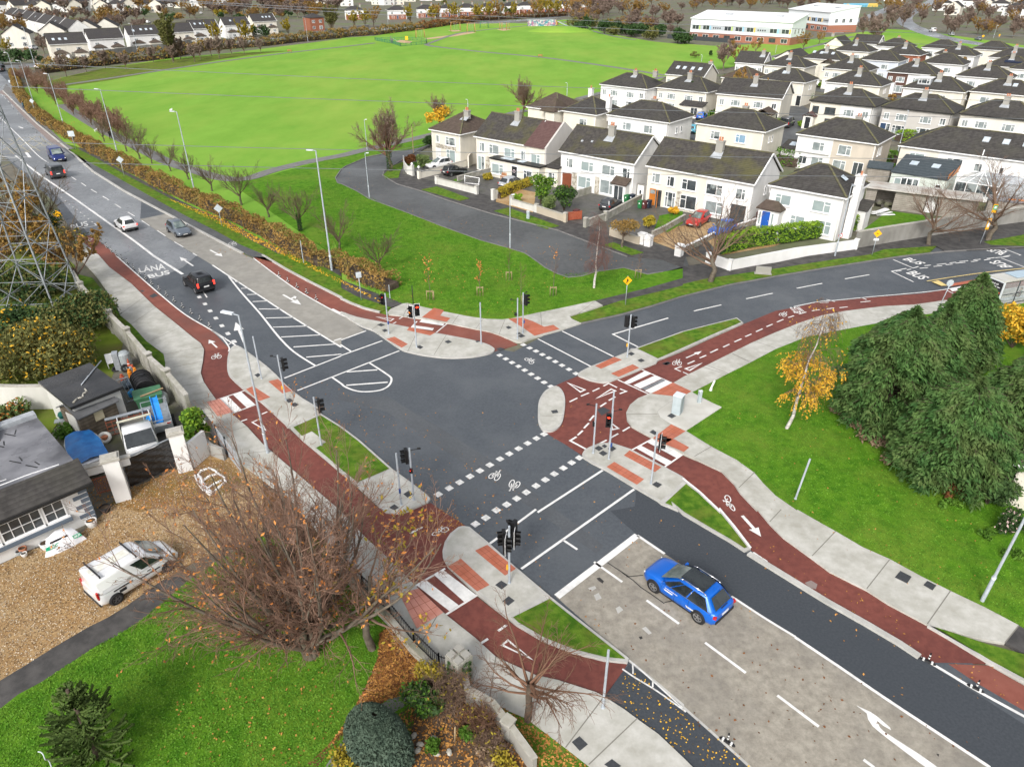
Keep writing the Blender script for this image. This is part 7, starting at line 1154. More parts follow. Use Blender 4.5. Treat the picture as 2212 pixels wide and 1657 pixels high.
# trailer with a blue slide
tr=empty('trailer',(*Q1('m 1555 830'),0),R(-60),'grey box trailer loaded with blue playground pieces in the yard','trailer');gal=mat('galvanised steel',(.36,.39,.42),(.46,.49,.52),4,.45,metal=.4)
b=MB().box(-1.5,1.5,-.8,.8,.45,.52);[b.box(-1.5,1.5,s*.8-.02,s*.8+.02,.5,.95)for s in(-1,1)];b.box(1.48,1.52,-.8,.8,.5,.95).box(-1.52,-1.48,-.8,.8,.5,.95);b.build('tub',gal,tr);b=MB()
for s in(-1,1):
 b.bar((-1.5,s*.8,1.35),(1.5,s*.8,1.35),.04)
 for x in(-1.5,-.5,.5,1.5):b.bar((x,s*.8,.95),(x,s*.8,1.35),.04)
b.bar((1.5,-.8,1.35),(1.5,.8,1.35),.04).bar((-1.5,-.8,1.35),(-1.5,.8,1.35),.04).bar((-2.6,0,.45),(-1.5,0,.45),.08).build('mesh_sides',gal,tr);MB().box(1.54,1.57,-.75,.75,.95,1.15).build('light_board',upvc,tr);[MB().box(1.575,1.59,s*.6-.12,s*.6+.12,1.0,1.1).build('tail_light',lampr,tr)for s in(-1,1)];[wheel(tr,x,s*.92,.28,rim_d)for x in(-.3,.35)for s in(-1,1)]
bl=mat('blue plastic',(.02,.22,.62),(.03,.28,.72),2,.4);sb=MB();pts=[(-.8,.1,1.9),(-.3,.1,1.75),(.2,.1,1.35),(.7,.1,1.05),(1.2,.1,1.0)]
for p,q in zip(pts,pts[1:]):sb.bar(p,q,.42,.04);[sb.bar((p[0],p[1]+s*.21,p[2]+.08),(q[0],q[1]+s*.21,q[2]+.08),.05,.16)for s in(-1,1)]
tag(sb.build('slide',bl,loc=tr.location),'blue plastic slide chute lying in the trailer','slide').rotation_euler=tr.rotation_euler;sb=MB().lathe((.2,-.45,.55),[(.12,0),(.26,.1),(.28,.35),(.2,.55),(.05,.6)],12);tag(sb.build('barrel',bl,loc=tr.location),'small round blue tub in the trailer beside the slide','barrel').rotation_euler=tr.rotation_euler
# boat under a blue sheet
bo=empty('boat',(*Q1('m 870 1160'),0),R(-50),'white boat under a blue tarpaulin beside the cottage roof','boat');b=MB();loft(b,[[(x,-w,z),(x,-w*.8,.35),(x,0,.2),(x,w*.8,.35),(x,w,z),(x,0,z+.02)]for x,w,z in((-2.2,.3,1.0),(-1.9,.75,1.05),(-1,.98,1.1),(.5,1.0,1.1),(1.8,.9,1.12),(2.2,.8,1.15))]);b.build('hull',P_['white'],bo)
tp=mat('blue tarpaulin',(.02,.14,.42),(.03,.22,.56),1.6,.4,.6,3,spec=.5);b=MB();vs=[]
for i in range(9):
 x=-1.9+i*.48;w=min(.98,.7+.1*i)
 for j in range(7):y=-1+j/3;vs.append((x,y*w,1.16+.16*(1-abs(y))+.05*math.sin(i*2.1+j)))
b.smooth=True;b.add(vs,[(i*7+j,(i+1)*7+j,(i+1)*7+j+1,i*7+j+1)for i in range(8)for j in range(6)]);b.build('tarpaulin',tp,bo)
# ---------------- street furniture
galv=mat('galvanised pole',(.36,.40,.44),(.44,.48,.52),3,.5,spec=.5,metal=.15);black=mat('signal black',(.012,.012,.013),rough=.5);lens=mat('dark lens',(.02,.02,.02),rough=.15,spec=.7);red_on=mat('red light',(.7,.02,.01),em=(1,.03,.01),es=6);amb_on=mat('amber light',(.8,.2,.02),em=(1,.22,.02),es=6);pb_y=mat('push button yellow',(.75,.38,.02),rough=.5);pb_b=mat('push button blue',(.02,.06,.22),rough=.5);sign_b=mat('sign back',(.42,.47,.50),(.5,.55,.58),3,.5);sign_y=mat('sign yellow',(.82,.42,.01),rough=.5);led=mat('lamp housing',(.62,.65,.68),rough=.4)
def head(par,p,ang,lit=(),border=False,small=False):
 """three-lens signal head at p facing angle ang (0 = +X)"""
 s=.5 if small else 1.0;T=Matrix.Translation(p)@Matrix.Rotation(ang,4,'Z');n=2 if small else 3
 b=MB().box(-.13*s,.05*s,-.16*s,.16*s,-.16*n*s,.16*n*s,T)
 h_=b.build('signal_head',black,par)
 if border:MB().box(-.02,.0,-.235,.235,-.56,.56,T).build('backing_border',upvc,h_);MB().box(-.025,.006,-.205,.205,-.53,.53,T).build('backing_board',black,h_)
 for i in range(n):
  z=(n-1-2*i)*.155*s;c=T@Vector((.055*s,0,z));f=T@Vector((.062*s,0,z));MB().tube(T@Vector((.04,0,z)),T@Vector((.04+.03*s,0,z)),.11*s,n=12).build('lens',{None:lens,'r':red_on,'a':amb_on}[lit[i]if i<len(lit)else None],h_)
  v=MB();m=9
  for k in range(m):
   t0,t1=R(-20+220*k/m),R(-20+220*(k+1)/m);q=[T@Vector((x,.125*s*math.cos(t),z+.125*s*math.sin(t)))for x,t in((.05,t0),(.05,t1),(.27*s+.02,t1),(.27*s+.02-.0,t0))];v.add(q,[(0,1,2,3),(3,2,1,0)])
  v.build('visor',black,h_)
 return h_
def pole(q,label,h=3.75,name='signal_pole',heads=(),button=None,cam=None,ped=None,ext=0,r=.057,z=.12,group=None,cat='signal pole'):
 root=empty(name,(*Q1(q,z),z),0,label,cat,group);MB().lathe((0,0,0),[(r*1.6,0),(r*1.5,.03),(r,.04),(r,h),(r*.9,h+.02)],12).build('pole',galv,root)
 for(dx,dy,zz,a,lit,bd)in heads:
  head(root,(dx,dy,zz),R(a),lit,bd);MB().bar((0,0,zz+.25),(dx,dy,zz+.25),.05).bar((0,0,zz-.3),(dx,dy,zz-.3),.05).build('bracket',black,root)
 if button:a=R(button[0]);MB().cbox((.1*math.cos(a),.1*math.sin(a),1.1),(.1,.12,.26),a).build('push_button',button[1],root)
 if cam:a=R(cam);d=Vector((math.cos(a),math.sin(a),0));MB().bar((0,0,h-.15),d*.45+Vector((0,0,h-.15)),.03).tube(d*.45+Vector((0,0,h-.1)),d*.62+Vector((0,0,h-.16)),.06).build('detector',black,root)
 if ped:dx,dy,a,lit=ped;head(root,(dx,dy,2.25),R(a),lit,False,True)
 if ext:MB().tube((0,0,h),(0,0,h+ext),.035).build('extension_pole',black,root)
 return root
TS='traffic_signal';TG='traffic signal'
pole('e 308 505','signal with one black head and blue push button, left end of north island',3.75,TS,[(-.27,0,3.2,235,('r',),False)],(-60,pb_b),cat=TG);pole('e 487 590','signal with two white-bordered heads showing red and a tall black mast',3.75,TS,[(-.26,-.12,3.25,245,(None,'a'),True),(.26,.0,3.35,285,('r',),True)],ext=1.7,cat=TG)
pole('e 905 570','plain grey pole at the tip of the north island');pole('e 1140 535','pole with a camera and small pedestrian head on the far corner',3.7,ped=(-.12,.0,150,()),cam=170);pole('e 1175 500','signal with one black head on the right at the far corner paving',3.75,TS,[(.26,.02,3.1,30,(),False)],(0,pb_b),60,cat=TG)
pole('e 1850 655','signal with two back-to-back black heads on the east island',3.75,TS,[(-.25,.1,3.15,50,(),False),(.25,.1,3.1,20,(),False)],(180,pb_y),cat=TG);pole('l 427 1240','pole with a camera and small head on the south-east island',3.75,cam=160,ped=(-.08,.02,100,()));pole('l 600 1303','signal with single red-lit head on the south-east island',3.75,TS,[(-.22,-.05,2.95,262,('r',),False)],(-20,pb_b),20,cat=TG);pole('l 612 1120','taller plain pole standing behind the red-lit signal',3.9)
pole('l 1068 1577','signal with white-bordered head facing right on the south-east island',3.75,TS,[(.3,0,3.05,-15,(),True)],cat=TG);pole('e 388 1610','plain pole with blue push button on the west island',3.7,button=(-80,pb_b));pole('e 470 1580','signal with black head on its left and red pedestrian light on the west island',3.75,TS,[(-.26,.02,3.2,200,(),False)],None,20,(.0,-.12,255,('r',)),cat=TG)
pole('h 1087 465','signal with clustered white-bordered heads nearest the camera',3.8,TS,[(-.16,-.16,2.75,-8,(),True),(.28,.1,2.95,-8,(),True),(-.3,.2,2.85,190,(),False),(.22,.42,3.3,150,(),False)],(180,pb_y),100,cat=TG);pole('d 1693 795','plain pole on the south-west island near the road',3.6);pole('d 1850 935','signal with head facing right and yellow button on the south-west island',3.7,TS,[(.3,.02,3.0,20,(),False)],(200,pb_y),160,cat=TG);pole('d 2080 1225','signal with one head beside the grass strip pad',3.7,TS,[(.3,0,3.1,20,(),False)],cat=TG)
pole('h 1692 1270','bare galvanised pole on the path by the dark cycle lane',3.6,'post',cat='post');pl_=pole('f 730 1570','bare leaning galvanised post on the big right-hand lawn',2.9,'post',cat='post');pl_.rotation_euler=(0,R(5),0);pole('e 315 272','short grey post beside the hedge end',1.3,'post',cat='post',r=.04);pole('a 1965 1700','plain grey pole by the hedge below the tall lamp',2.4,'post',cat='post',r=.045);pole('b 467 990','slim timber-coloured pole at the cul-de-sac bend',4.2,'post',cat='post',r=.07).children[0].data.materials[0]=stake_m
# street lamps
def lamp(q,top,label,a=180,arm=.9,z=.1,lean=None,cap=False,group=None):
 h=HT(q,top)if lean is None else lean[0];root=empty('street_lamp',(*Q1(q,z),z),0,label,'street lamp',group);k=max(.8,h/10)
 MB().lathe((0,0,0),[(.105*k,0),(.10*k,1.6),(.075*k,1.75),(.05*k,h)],12).build('pole',galv,root);MB().lathe((0,0,0),[(.11*k,1.5),(.112*k,1.62)],12).build('band',led,root);d=Vector((math.cos(R(a)),math.sin(R(a)),.08))
 if arm:MB().tube((0,0,h),Vector((0,0,h))+d*arm*.4,.035).build('arm',galv,root)
 c=Vector((0,0,h+.03))+d*arm*.72;MB().cbox(c,(arm*.75,.26*k,.09),R(a),0,-.08).build('lamp_head',led,root)
 if lean:root.rotation_euler=(0,R(lean[1]),0)
 return root
lamp('d 1733 1275',388,'street lamp rising from the red cycle track by the big bare tree',165,1.0);lamp('D 717 584',327,'tall street lamp at the end of the park hedge',185,.8);gl_=lamp('a 1258 1235',728,'tall street lamp with a white gull on its head',185,.8);lamp('a 765 1010',582,'tall street lamp third along the park hedge',185,.8);lamp('a 418 828',482,'street lamp fourth along the park hedge',185,.8);lamp('a 228 700',397,'street lamp fifth along the park hedge',185,.8);lamp('a 135 610',345,'street lamp sixth along the hedge towards the junction',185,.8);lamp('a 230 437',182,'very tall mast lamp beyond the far white crossing car',150,.8);lamp('a 895 352',157,'street lamp before the third far white pair',200,.9);lamp('a 1392 312',170,'street lamp between the yellow trees on the far park edge',200,.9);lamp('a 1993 272',117,'street lamp in front of the far brick house',200,.9);lamp('b 305 195',67,'street lamp behind the fenced playground',200,.9);lamp('b 1146 112',42,'street lamp behind the tree line past the swings',200,.9)
lamp('b 182 1280',995,'short lamp on the lawn edge by the cul-de-sac bend',0,.45);lamp('b 1092 1605',1267,'short lamp on the lawn edge before the white houses',15,.45);lamp('b 168 975',778,'slim short lamp behind the big round bare tree',0,.4);lamp('b 820 722',647,'short park lamp behind the end house',180,.4);lamp('b 1460 622',540,'short park lamp left of the white hipped pair',180,.4);lamp('c 1392 985',722,'lamp in front of the pale grey hipped pair',90,.3);lamp('c 985 1657',1207,'lamp leaning over the verge before the hedge-topped wall with a small red sign',10,1.1);lamp('c 122 400',358,'short park lamp at the corner near the orange tree',180,.4);lamp('c 600 345',296,'park lamp beside the path to the school',0,.3);lamp('c 22 725',645,'short lamp by the slim cypress',0,.4);lamp('c 2010 250',168,'street lamp on the far road at the right',20,.9);lamp('i 1938 580',0,'thick leaning lamp post at the right edge of the lawn',0,.8,lean=(9.5,2.0))
gu=MB().lathe((0,0,0),[(.02,0),(.12,.06),(.14,.14),(.06,.22)],8,1.5,.8);gu.lathe((.16,0,.2),[(.02,0),(.07,.05),(.06,.1),(.01,.14)],8);tag(gu.build('gull',mat('gull white',(.75,.75,.74),(.5,.5,.5),9),loc=(gl_.location.x-.7,gl_.location.y,HT('a 1258 1235',728)+.25)),'white gull perched on a tall street lamp','bird')
# signs
def diamond(q,top,label,face=None,yaw=0,sz=.62,z=.1,rect=None):
 h=HT(q,top);root=empty('road_sign',(*Q1(q,z),z),R(yaw),label,'sign');MB().tube((0,0,0),(0,0,h),.036).build('post',galv,root);b=MB()
 if rect:b.box(-rect[0]/2,rect[0]/2,-.055,-.035,h-rect[1],h)
 else:b.add([(x*sz*.7,y,h-sz*.7+zz*sz*.7)for y in(-.055,-.035)for x,zz in((-1,0),(0,-1),(1,0),(0,1))],[(0,1,2,3),(7,6,5,4),(0,4,5,1),(1,5,6,2),(2,6,7,3),(3,7,4,0)])
 o=b.build('sign_plate',face or sign_b,root);return root,o,h
r_,o_,h_=diamond('e 1838 318',132,'yellow diamond sign with black arrow on the verge of the east road',sign_y,10);MB().add([(x*.3,-.06,h_-.43+z*.3)for x,z in((-.5,-.6),(-.2,-.8),(.15,-.1),(.45,.0),(-.1,.75),(-.35,.05),(-.15,-.05))],[(0,1,2,3,4,5,6)]).build('arrow_symbol',black,o_)
r_,o_,h_=diamond('c 1225 1652',1487,'yellow diamond sign with white plate before the grey wall',sign_y,-10);MB().box(-.26,.26,-.055,-.035,h_-1.22,h_-1.0).build('name_plate',upvc,r_);MB().add([(x*.3,-.06,h_-.43+z*.3)for x,z in((-.4,-.2),(.4,-.2),(.4,.0),(-.4,.0))],[(0,1,2,3)]).tube((-.07,-.06,h_-.4),(-.07,-.062,h_-.4),.05).build('symbol',mat('sign dark',(.25,.1,.01)),o_)
diamond('a 805 1142',1012,'back of a diamond sign on the verge by the dark blue van',None,10,.75);diamond('a 1437 1467',1322,'back of a diamond sign on the verge beside the grey hatchback',None,10,.75);diamond('a 490 967',850,'back of a rectangular sign before the dark blue van',None,0,rect=(1.1,.9));diamond('e 130 287',105,'back of a small rectangular sign before the hedge end',None,20,rect=(.5,.55));diamond('a 235 750',640,'back of a small diamond sign in the far hedge',None,0,.7);diamond('a 70 545',520,'back of a small square sign at the far hedge end',None,0,rect=(.9,.7));diamond('a 455 410',362,'blue-white sign at the far junction bend',upvc,0,rect=(.5,.5));diamond('a 385 1430',1360,'orange diamond sign among the autumn trees by the pylon',sign_y,20,.7);diamond('c 1940 255',225,'bright yellow sign on the far road',sign_y,0,.9);diamond('c 2045 250',222,'second yellow sign on the far road at right',sign_y,0,.8);diamond('a 1720 275',245,'small yellow sign by the far hedge',sign_y,0,.8)
r_=empty('road_sign',(*Q1('f 1655 345'),.12),0,'back of a round sign on the path behind the conifers','sign');MB().tube((0,0,0),(.35,0,2.6),.04).build('post',galv,r_);MB().tube((.33,.04,2.45),(.33,.06,2.45),.32,n=20).build('sign_plate',sign_b,r_)
r_=MB().cbox((0,0,.45),(.05,.16,.95),.3,.12,.22).box(-.03,.03,-.03,.03,0,.3).build('marker_post',upvc,loc=(*Q1('f 185 880'),.09));tag(r_,'small white leaning marker board on the lawn near the cabinet','marker')
r_=empty('bus_stop_sign',(*Q1('c 1922 1585'),.11),0,'yellow and green bus stop sign on the north path by the tall bare tree','bus stop sign');MB().tube((0,0,0),(.25,0,4.2),.045).build('post',galv,r_);gb=mat('bus green',(.05,.40,.20),rough=.5);MB().cbox((.28,-.05,4.1),(.5,.05,.95)).build('flag',sign_y,r_);MB().cbox((.28,-.08,4.2),(.42,.03,.5)).build('flag_panel',gb,r_);MB().cbox((.28,-.085,4.22),(.24,.04,.24)).build('bus_symbol',upvc,r_);MB().cbox((.15,-.05,2.35),(.36,.08,1.3)).build('timetable_case',sign_y,r_);MB().cbox((.15,-.095,2.4),(.2,.02,.9)).build('timetable',upvc,r_)
r_=empty('round_sign',(Q1('c 985 1657')[0]+.05,Q1('c 985 1657')[1]-.12,2.35),0,'small round red-bordered speed sign on the lamp by the hedge wall','sign');MB().tube((0,0,0),(0,-.03,0),.24,n=20).build('border',mat('sign red',(.6,.03,.03)),r_);MB().tube((0,-.03,0),(0,-.035,0),.17,n=20).build('face',upvc,r_)
t_=text_mesh('50',.2,.14,'number',black,r_);t_.location=(0,-.04,0)
# cabinets
cab_m=mat('cabinet grey',(.34,.40,.42),(.40,.46,.48),2,.5);ca=Vector(Q1('l 1290 815'));cb=Vector(Q1('l 1380 845'));an=math.atan2(cb.y-ca.y,cb.x-ca.x);r_=empty('control_cabinet',(*ca,.12),an,'large grey traffic control cabinet on the pale concrete','cabinet');w_=(cb-ca).length
MB().box(0,w_,0,.62,0,1.45).build('body',cab_m,r_);MB().box(-.03,w_+.03,-.03,.65,1.452,1.5).build('lid',led,r_);MB().box(.03,w_-.03,-.015,-.003,.1,1.4).build('door',cab_m,r_);MB().box(w_+.003,w_+.012,.3,.31,.1,1.4).build('door_seam',black,r_);b=MB();[b.bar((-.014,.15+.06*i,.7+.05*(i%2)),(-.014,.18+.07*i,.95-.04*i),.012)for i in range(4)];b.build('graffiti',black,r_)
r_=empty('service_pillar',(*Q1('l 1598 695'),.12),.2,'small grey service pillar beside the lawn edge','pillar');MB().box(-.12,.12,-.09,.09,0,.95).build('body',cab_m,r_);MB().box(-.135,.135,-.105,.105,.952,1.0).build('cap',led,r_)
r_=empty('service_pillar',(*Q1('p 985 1165'),.06),-.6,'small grey service pillar on the pavement before the white garden wall','pillar');MB().box(-.18,.18,-.12,.12,0,.95).build('body',cab_m,r_);MB().box(-.2,.2,-.14,.14,.952,1.0).build('cap',led,r_)
r_=empty('concrete_block',(*Q1('q 1190 1355'),.12),R(-12),'leaning grey concrete slab on the verge before the white wall','block');MB().cbox((0,0,.35),(1.5,.25,.75),0,.12).build('slab',chim_m,r_);MB().box(-.85,.85,-.35,.25,-.02,.06).build('footing',chim_m,r_)
# lane separators
whb=mat('wand white',(.72,.72,.70),rough=.5)
def wand(q,ang,label,group,par=None,h=.72,z=.02):
 r_=empty('lane_separator',(*Q1(q,z),z),ang,label,'lane separator',group);b=MB();loft(b,[[(x,-w,0),(x,w,0),(x,w*.6,hh),(x,-w*.6,hh)]for x,w,hh in((-.5,.05,.03),(-.35,.12,.10),(.35,.12,.10),(.5,.05,.03))]);b.sm=[False]*len(b.sm);b.build('base',black,r_);b=MB()
 for x in(-.26,.26):b.box(x-.06,x+.06,-.10,.10,.102,.112).box(x-.06,x+.06,-.128,-.11,.02,.085).box(x-.06,x+.06,.11,.128,.02,.085)
 b.build('reflective_bars',whb,r_);MB().lathe((0,0,.1),[(.06,0),(.055,.1),(.05,h)],8).build('wand',black,r_);[MB().lathe((0,0,.1+zz),[(.058,0),(.056,.11)],8).build('wand_band',whb,r_)for zz in(.2,.45)];return r_
G2='lane separators along the left cycle track';sl_='black and white separator wand along the left red cycle track'
W0=wand('d 790 22',0,sl_,G2)
def wline(q,first,lab,grp):
 P=Q(q,.02)
 for i,p in enumerate(P):
  a,c=P[max(0,i-1)],P[min(len(P)-1,i+1)];an=math.atan2(c[1]-a[1],c[0]-a[0])
  if first and i==0:W0.rotation_euler=(0,0,an);W0.location=(*p,.02);continue
  copy_tree(W0,(*p,.02),an,lab,scale=.68,group=grp)
W0.scale=(.68,)*3
wline('d 790 22 827 50 865 85 903 120 943 148 983 182 1030 218 1078 255 1128 293 1182 332 1238 370 1297 413 1357 458',True,sl_,G2);wline('a 600 1530 632 1553 663 1578 693 1603 725 1632 755 1655',False,sl_,G2);wline('d 1806 130 1863 165 1923 203 1985 240 2047 280',False,'black and white separator wand along the right red track before the island','lane separators along the right cycle track');wline('a 35 630 60 668 85 705 118 745 150 775 180 800 212 835 238 862 262 892 290 925 315 948',False,'small far separator wand along the faded track beyond the yellow hatching','far lane separators')
for q,l in(('i 1585 975','separator wand at the end of the red track kerb, lower right'),('i 1895 1150','separator wand on the white line nearest the right edge'),('i 288 1495','separator wand beside the concrete lane at the bottom')):copy_tree(W0,(*Q1(q),.02),R(-38),l,.68,None,'lone lane separators')
# walls, pillars and gates
cop=mat('wall coping',(.36,.34,.30),(.46,.44,.40),2,.9,c3=(.22,.22,.15),s3=.6,f3=.5);block_m=mat('concrete block wall',(.26,.25,.22),(.36,.35,.31),1.5,.95,.3,9,c3=(.12,.125,.06),s3=.45,f3=.7);rend_g=mat('old grey render',(.19,.183,.165),(.27,.262,.24),.5,.95,.15,8,c3=(.40,.40,.38),s3=.22,f3=.6,aniso=(1,1,.5));w_beigew=render_m('beige wall',(.46,.40,.31));w_old=render_m('weathered white wall',(.62,.61,.57),.85,(.25,.25,.18))
def wall(q,h,m,label,t=.2,c=cop,z=0,name='garden_wall',piers=(),pm=None,ph=.25,pw=.42,cat='wall'):
 P=Q(q);root=empty(name,(*P[0],z),0,label,cat);L=[(p[0]-P[0][0],p[1]-P[0][1])for p in P];MB().strip(L,t,h,-.3).build('masonry',m,root)
 if c:MB().strip(L,t+.08,h+.06,h-.02).build('coping',c,root)
 for i in piers:
  p=L[i];MB().cbox((p[0],p[1],(h+ph)/2),(pw,pw,h+ph),R(-38)).build('pier',pm or m,root);MB().cbox((p[0],p[1],h+ph+.03),(pw+.08,pw+.08,.08),R(-38)).build('pier_cap',c or m,root)
 return root
wall('b 405 1060 408 1100 430 1130 462 1140',1.3,w_old,'curved white garden wall at the end house with ball-topped pier',c=None,piers=(3,));wall('b 505 1160 810 1080',1.0,w_cream,'cream garden wall with ball-topped pier beside the black hatchback',piers=(0,));wall('p 405 670 460 600 478 560',1.9,w_cream,'tall cream side wall between the end house and the next pair',c=None);wall('p 100 825 485 925',.95,w_old,'weathered white wall with end piers before the goal frame',piers=(0,1));wall('p 300 800 480 750 670 705',.75,block_m,'low block divider wall between two front gardens');wall('p 645 980 690 965',1.2,w_old,'short white pier wall at the yellow-green hedge end',piers=(0,),c=None);wall('p 825 1030 1065 1100',.85,w_old,'low white wall before the gravel garden',piers=(0,1));wall('p 1072 1105 1345 1195',.95,w_beigew,'beige rendered wall under the dark conifer',piers=(1,));wall('p 1415 970 1590 915',1.0,block_m,'patterned grey block wall beside the conifer',c=None)
wall('p 1540 1245 1735 1180 1905 1085 2130 965',.95,block_m,'grey block wall dividing the drive with bins',piers=(0,1));wall('p 1775 1325 2060 1415',.95,w_beigew,'beige wall behind the flat-topped brown tree');wall('q 112 1000 230 945 430 830',.75,block_m,'pierced patterned block wall beside the gravel drive');wall('q 400 1155 560 1080 720 1000 1000 905 1175 850',.7,block_m,'low white-capped divider wall between the blue and black cars',c=upvc);wall('q 655 1250 865 1320 1500 1195 2085 1115',1.15,w_white,'long white corner wall topped by the bright hedge',t=.3,piers=(0,1,3),c=None,ph=.05);wall('c 1110 1612 1340 1572 1600 1530 1900 1480 2230 1435 2500 1395',2.0,rend_g,'long weathered grey boundary wall along the north path',t=.3)
for q,l,h in(('p 2085 1405','white square gate pillar left of a pair before the gravel',1.25),('p 2150 1425','white square gate pillar right of a pair before the gravel',1.2),('q 375 1175','lone white gate pillar between the two gravel drives',1.25)):r_=empty('gate_pillar',(*Q1(q),0),R(-38),l,'pillar');MB().box(-.38,.38,-.38,.38,0,h).build('shaft',w_white,r_);MB().box(-.43,.43,-.43,.43,h,h+.08).build('cap',w_white,r_)
for q,l in(('b 462 1140','white stone ball on the curved wall pier'),('b 505 1160','white stone ball on the cream wall pier')):tag(MB().lathe((0,0,1.36 if '462' in q else 1.3),[(.1,.25),(.08,.28),(.18,.38),(.2,.48),(.14,.6),(.02,.66)],12).build('stone_ball',w_white,loc=(*Q1(q),0)),l,'ball')
gt=empty('garden_gate',(*Q1('p 1362 1185'),.05),R(20),'red-brown timber gate standing open by the beige wall','gate');rg=mat('gate timber',(.30,.07,.035),(.36,.10,.05),4,.7);b=MB();[b.box(.05+i*.19,.05+i*.19+.165,-.02,.02,.1,1.0)for i in range(10)];b.build('boards',rg,gt);MB().box(0,2.0,-.04,.04,1.0,1.1).box(0,2.0,-.04,.04,.08,.18).box(0,.1,-.05,.05,.0,1.15).box(1.9,2.0,-.05,.05,0,1.15).build('frame',rg,gt)
sd_=empty('side_door_wall',(*Q1('p 1965 965'),0),R(-40),'grey side wall with a white oval-glazed door beside the gabled pair','wall');MB().box(0,2.6,0,.2,0,2.3).build('masonry',rend_g,sd_);dq=MB().box(1.2,2.15,-.04,-.005,.05,2.1).build('door',upvc,sd_);MB().lathe((1.68,-.05,1.2),[(.01,-.32),(.12,-.25),(.17,0),(.12,.25),(.01,.32)],12,1,.15).build('oval_glass',gl_d,dq)
gpaint={k:mat('bin '+k,c,rough=.55)for k,c in dict(green=(.02,.16,.05),navy=(.02,.03,.05),brown=(.10,.03,.03)).items()}
def bin_(q,k,l,z=.05):
 r_=empty('wheelie_bin',(*Q1(q),z),R(-40),l,'bin');b=MB();loft(b,[[(-w,-d,z_),(w,-d,z_),(w,d,z_),(-w,d,z_)]for w,d,z_ in((.23,.27,.06),(.29,.36,.98))]);b.sm=[False]*len(b.sm);b.build('body',gpaint[k],r_);MB().box(-.31,.31,-.39,.40,.982,1.06).build('lid',gpaint[k],r_);MB().tube((-.3,.33,.1),(.3,.33,.1),.1).build('wheels',black,r_);MB().box(-.07,.07,-.345,-.335,.65,.85).build('number_label',upvc,r_)
for q,k,l in(('p 1940 1005','green','green wheelie bin beside the side door of the porch house'),('p 1990 1003','navy','dark navy wheelie bin right of the green one by the side door'),('p 2072 1063','green','green wheelie bin beyond the block wall by the orange garage'),('p 2112 1065','brown','brown wheelie bin between a green and a navy one'),('p 2150 1060','navy','navy wheelie bin nearest the orange garage doors'),('q 1150 835','brown','small brown bin by the side of the cream gabled pair'),('p 1450 1155','brown','dark brown bin behind the red gate'),('r 740 1390','navy','black bin behind the half beige house')):bin_(q,k,l)
go=empty('football_goal',(*Q1('p 372 832'),.07),R(-20),'white football goal frame on the front drive','goal');b=MB();[b.tube(p,q,.05)for p,q in(((0,0,0),(0,0,1.3)),((0,0,1.3),(2.3,.0,1.1)),((2.3,0,1.1),(2.2,-.3,0)),((0,0,1.3),(-.4,.8,0)),((2.3,0,1.1),(2.0,.8,0)),((-.4,.8,0),(2.0,.8,0)))];b.build('frame',upvc,go);b=MB();[b.tube((x,.05,1.2),(x-.1,.8,0),.008,n=4)for x in np.linspace(.1,2.1,12)];b.build('net',upvc,go)
wd=mat('bench timber',(.32,.13,.05),(.40,.18,.07),5,.7)
def bench(q,l,rz,z=.06):
 r_=empty('bench',(*Q1(q),z),rz,l,'bench');b=MB();[b.box(-.75,.75,y,y+.1,.42,.46)for y in(-.25,-.12,.01)];b.build('seat',wd,r_);b=MB();[b.box(-.75,.75,.17,.2,z_,z_+.11)for z_ in(.55,.7,.85)];b.build('backrest',wd,r_)
 for x in(-.68,.68):MB().box(x-.04,x+.04,-.25,-.18,0,.62).box(x-.04,x+.04,.15,.22,0,.95).box(x-.04,x+.04,-.25,.2,.6,.64).build('leg',wd,r_)
bench('p 765 785','timber garden bench before the flat-roofed extension',R(-30));bench('b 1288 375','orange-brown timber park bench beside the middle path',R(170));bench('a 1875 342','dark timber park bench on the far path',R(170))
# bus shelter with its advertisement and a seated person
sa,sb_=Vector(Q1('j 1905 865')),Vector(Q1('j 2330 795'));an=math.atan2(sb_.y-sa.y,sb_.x-sa.x);sh=empty('bus_shelter',(*sa,.115),an,'grey glazed bus shelter with a solar panel on its roof at the right edge','bus shelter');dgm=mat('shelter frame',(.05,.055,.06),rough=.5);sgl=mat('shelter glass',(.75,.80,.80),rough=.05,alpha=.25)
b=MB();[b.bar((x,0,0),(x,0,2.4),.08)for x in(.1,1.9,3.7,5.5)];b.bar((0,0,2.4),(5.6,0,2.4),.1).bar((0,0,1.15),(5.6,0,1.15),.06).bar((0,0,.25),(5.6,0,.25),.06);b.build('frame',dgm,sh);MB().add([(.1,0,.25),(5.5,0,.25),(5.5,0,2.35),(.1,0,2.35)],[(0,1,2,3)]).build('back_glass',sgl,sh);MB().box(-.1,5.7,-.1,1.7,2.45,2.56).build('roof',mat('shelter roof',(.48,.48,.46),(.60,.60,.56),.8,.5,c3=(.30,.25,.12),s3=.4,f3=.6),sh);MB().box(1.6,4.2,.2,1.5,2.6,2.66).build('solar_panel',mat('pale panel',(.35,.45,.52),rough=.2),sh);MB().box(.8,5,.25,.6,.42,.48).build('seat',galv,sh)
ad=empty('advertising_panel',(sa.x,sa.y,.115),an,'black lit advertisement with white and red lines at the shelter end','advertisement');MB().box(-.14,.0,-.12,1.42,.15,2.45).build('case',led,ad);MB().box(-.16,-.142,-.02,1.32,.35,2.35).build('poster',mat('poster black',(.03,.03,.035),rough=.3),ad)
for i,t in enumerate(('And all','should can','now last','for')):tt=text_mesh(t,(.8,1.05,.85,.34)[i],.17,'poster_text',upvc,ad,.01);tt.rotation_euler=(0,0,R(-90));tt.location=(-.17,1.22-(.8,1.05,.85,.34)[i]/2,2.1-i*.24)
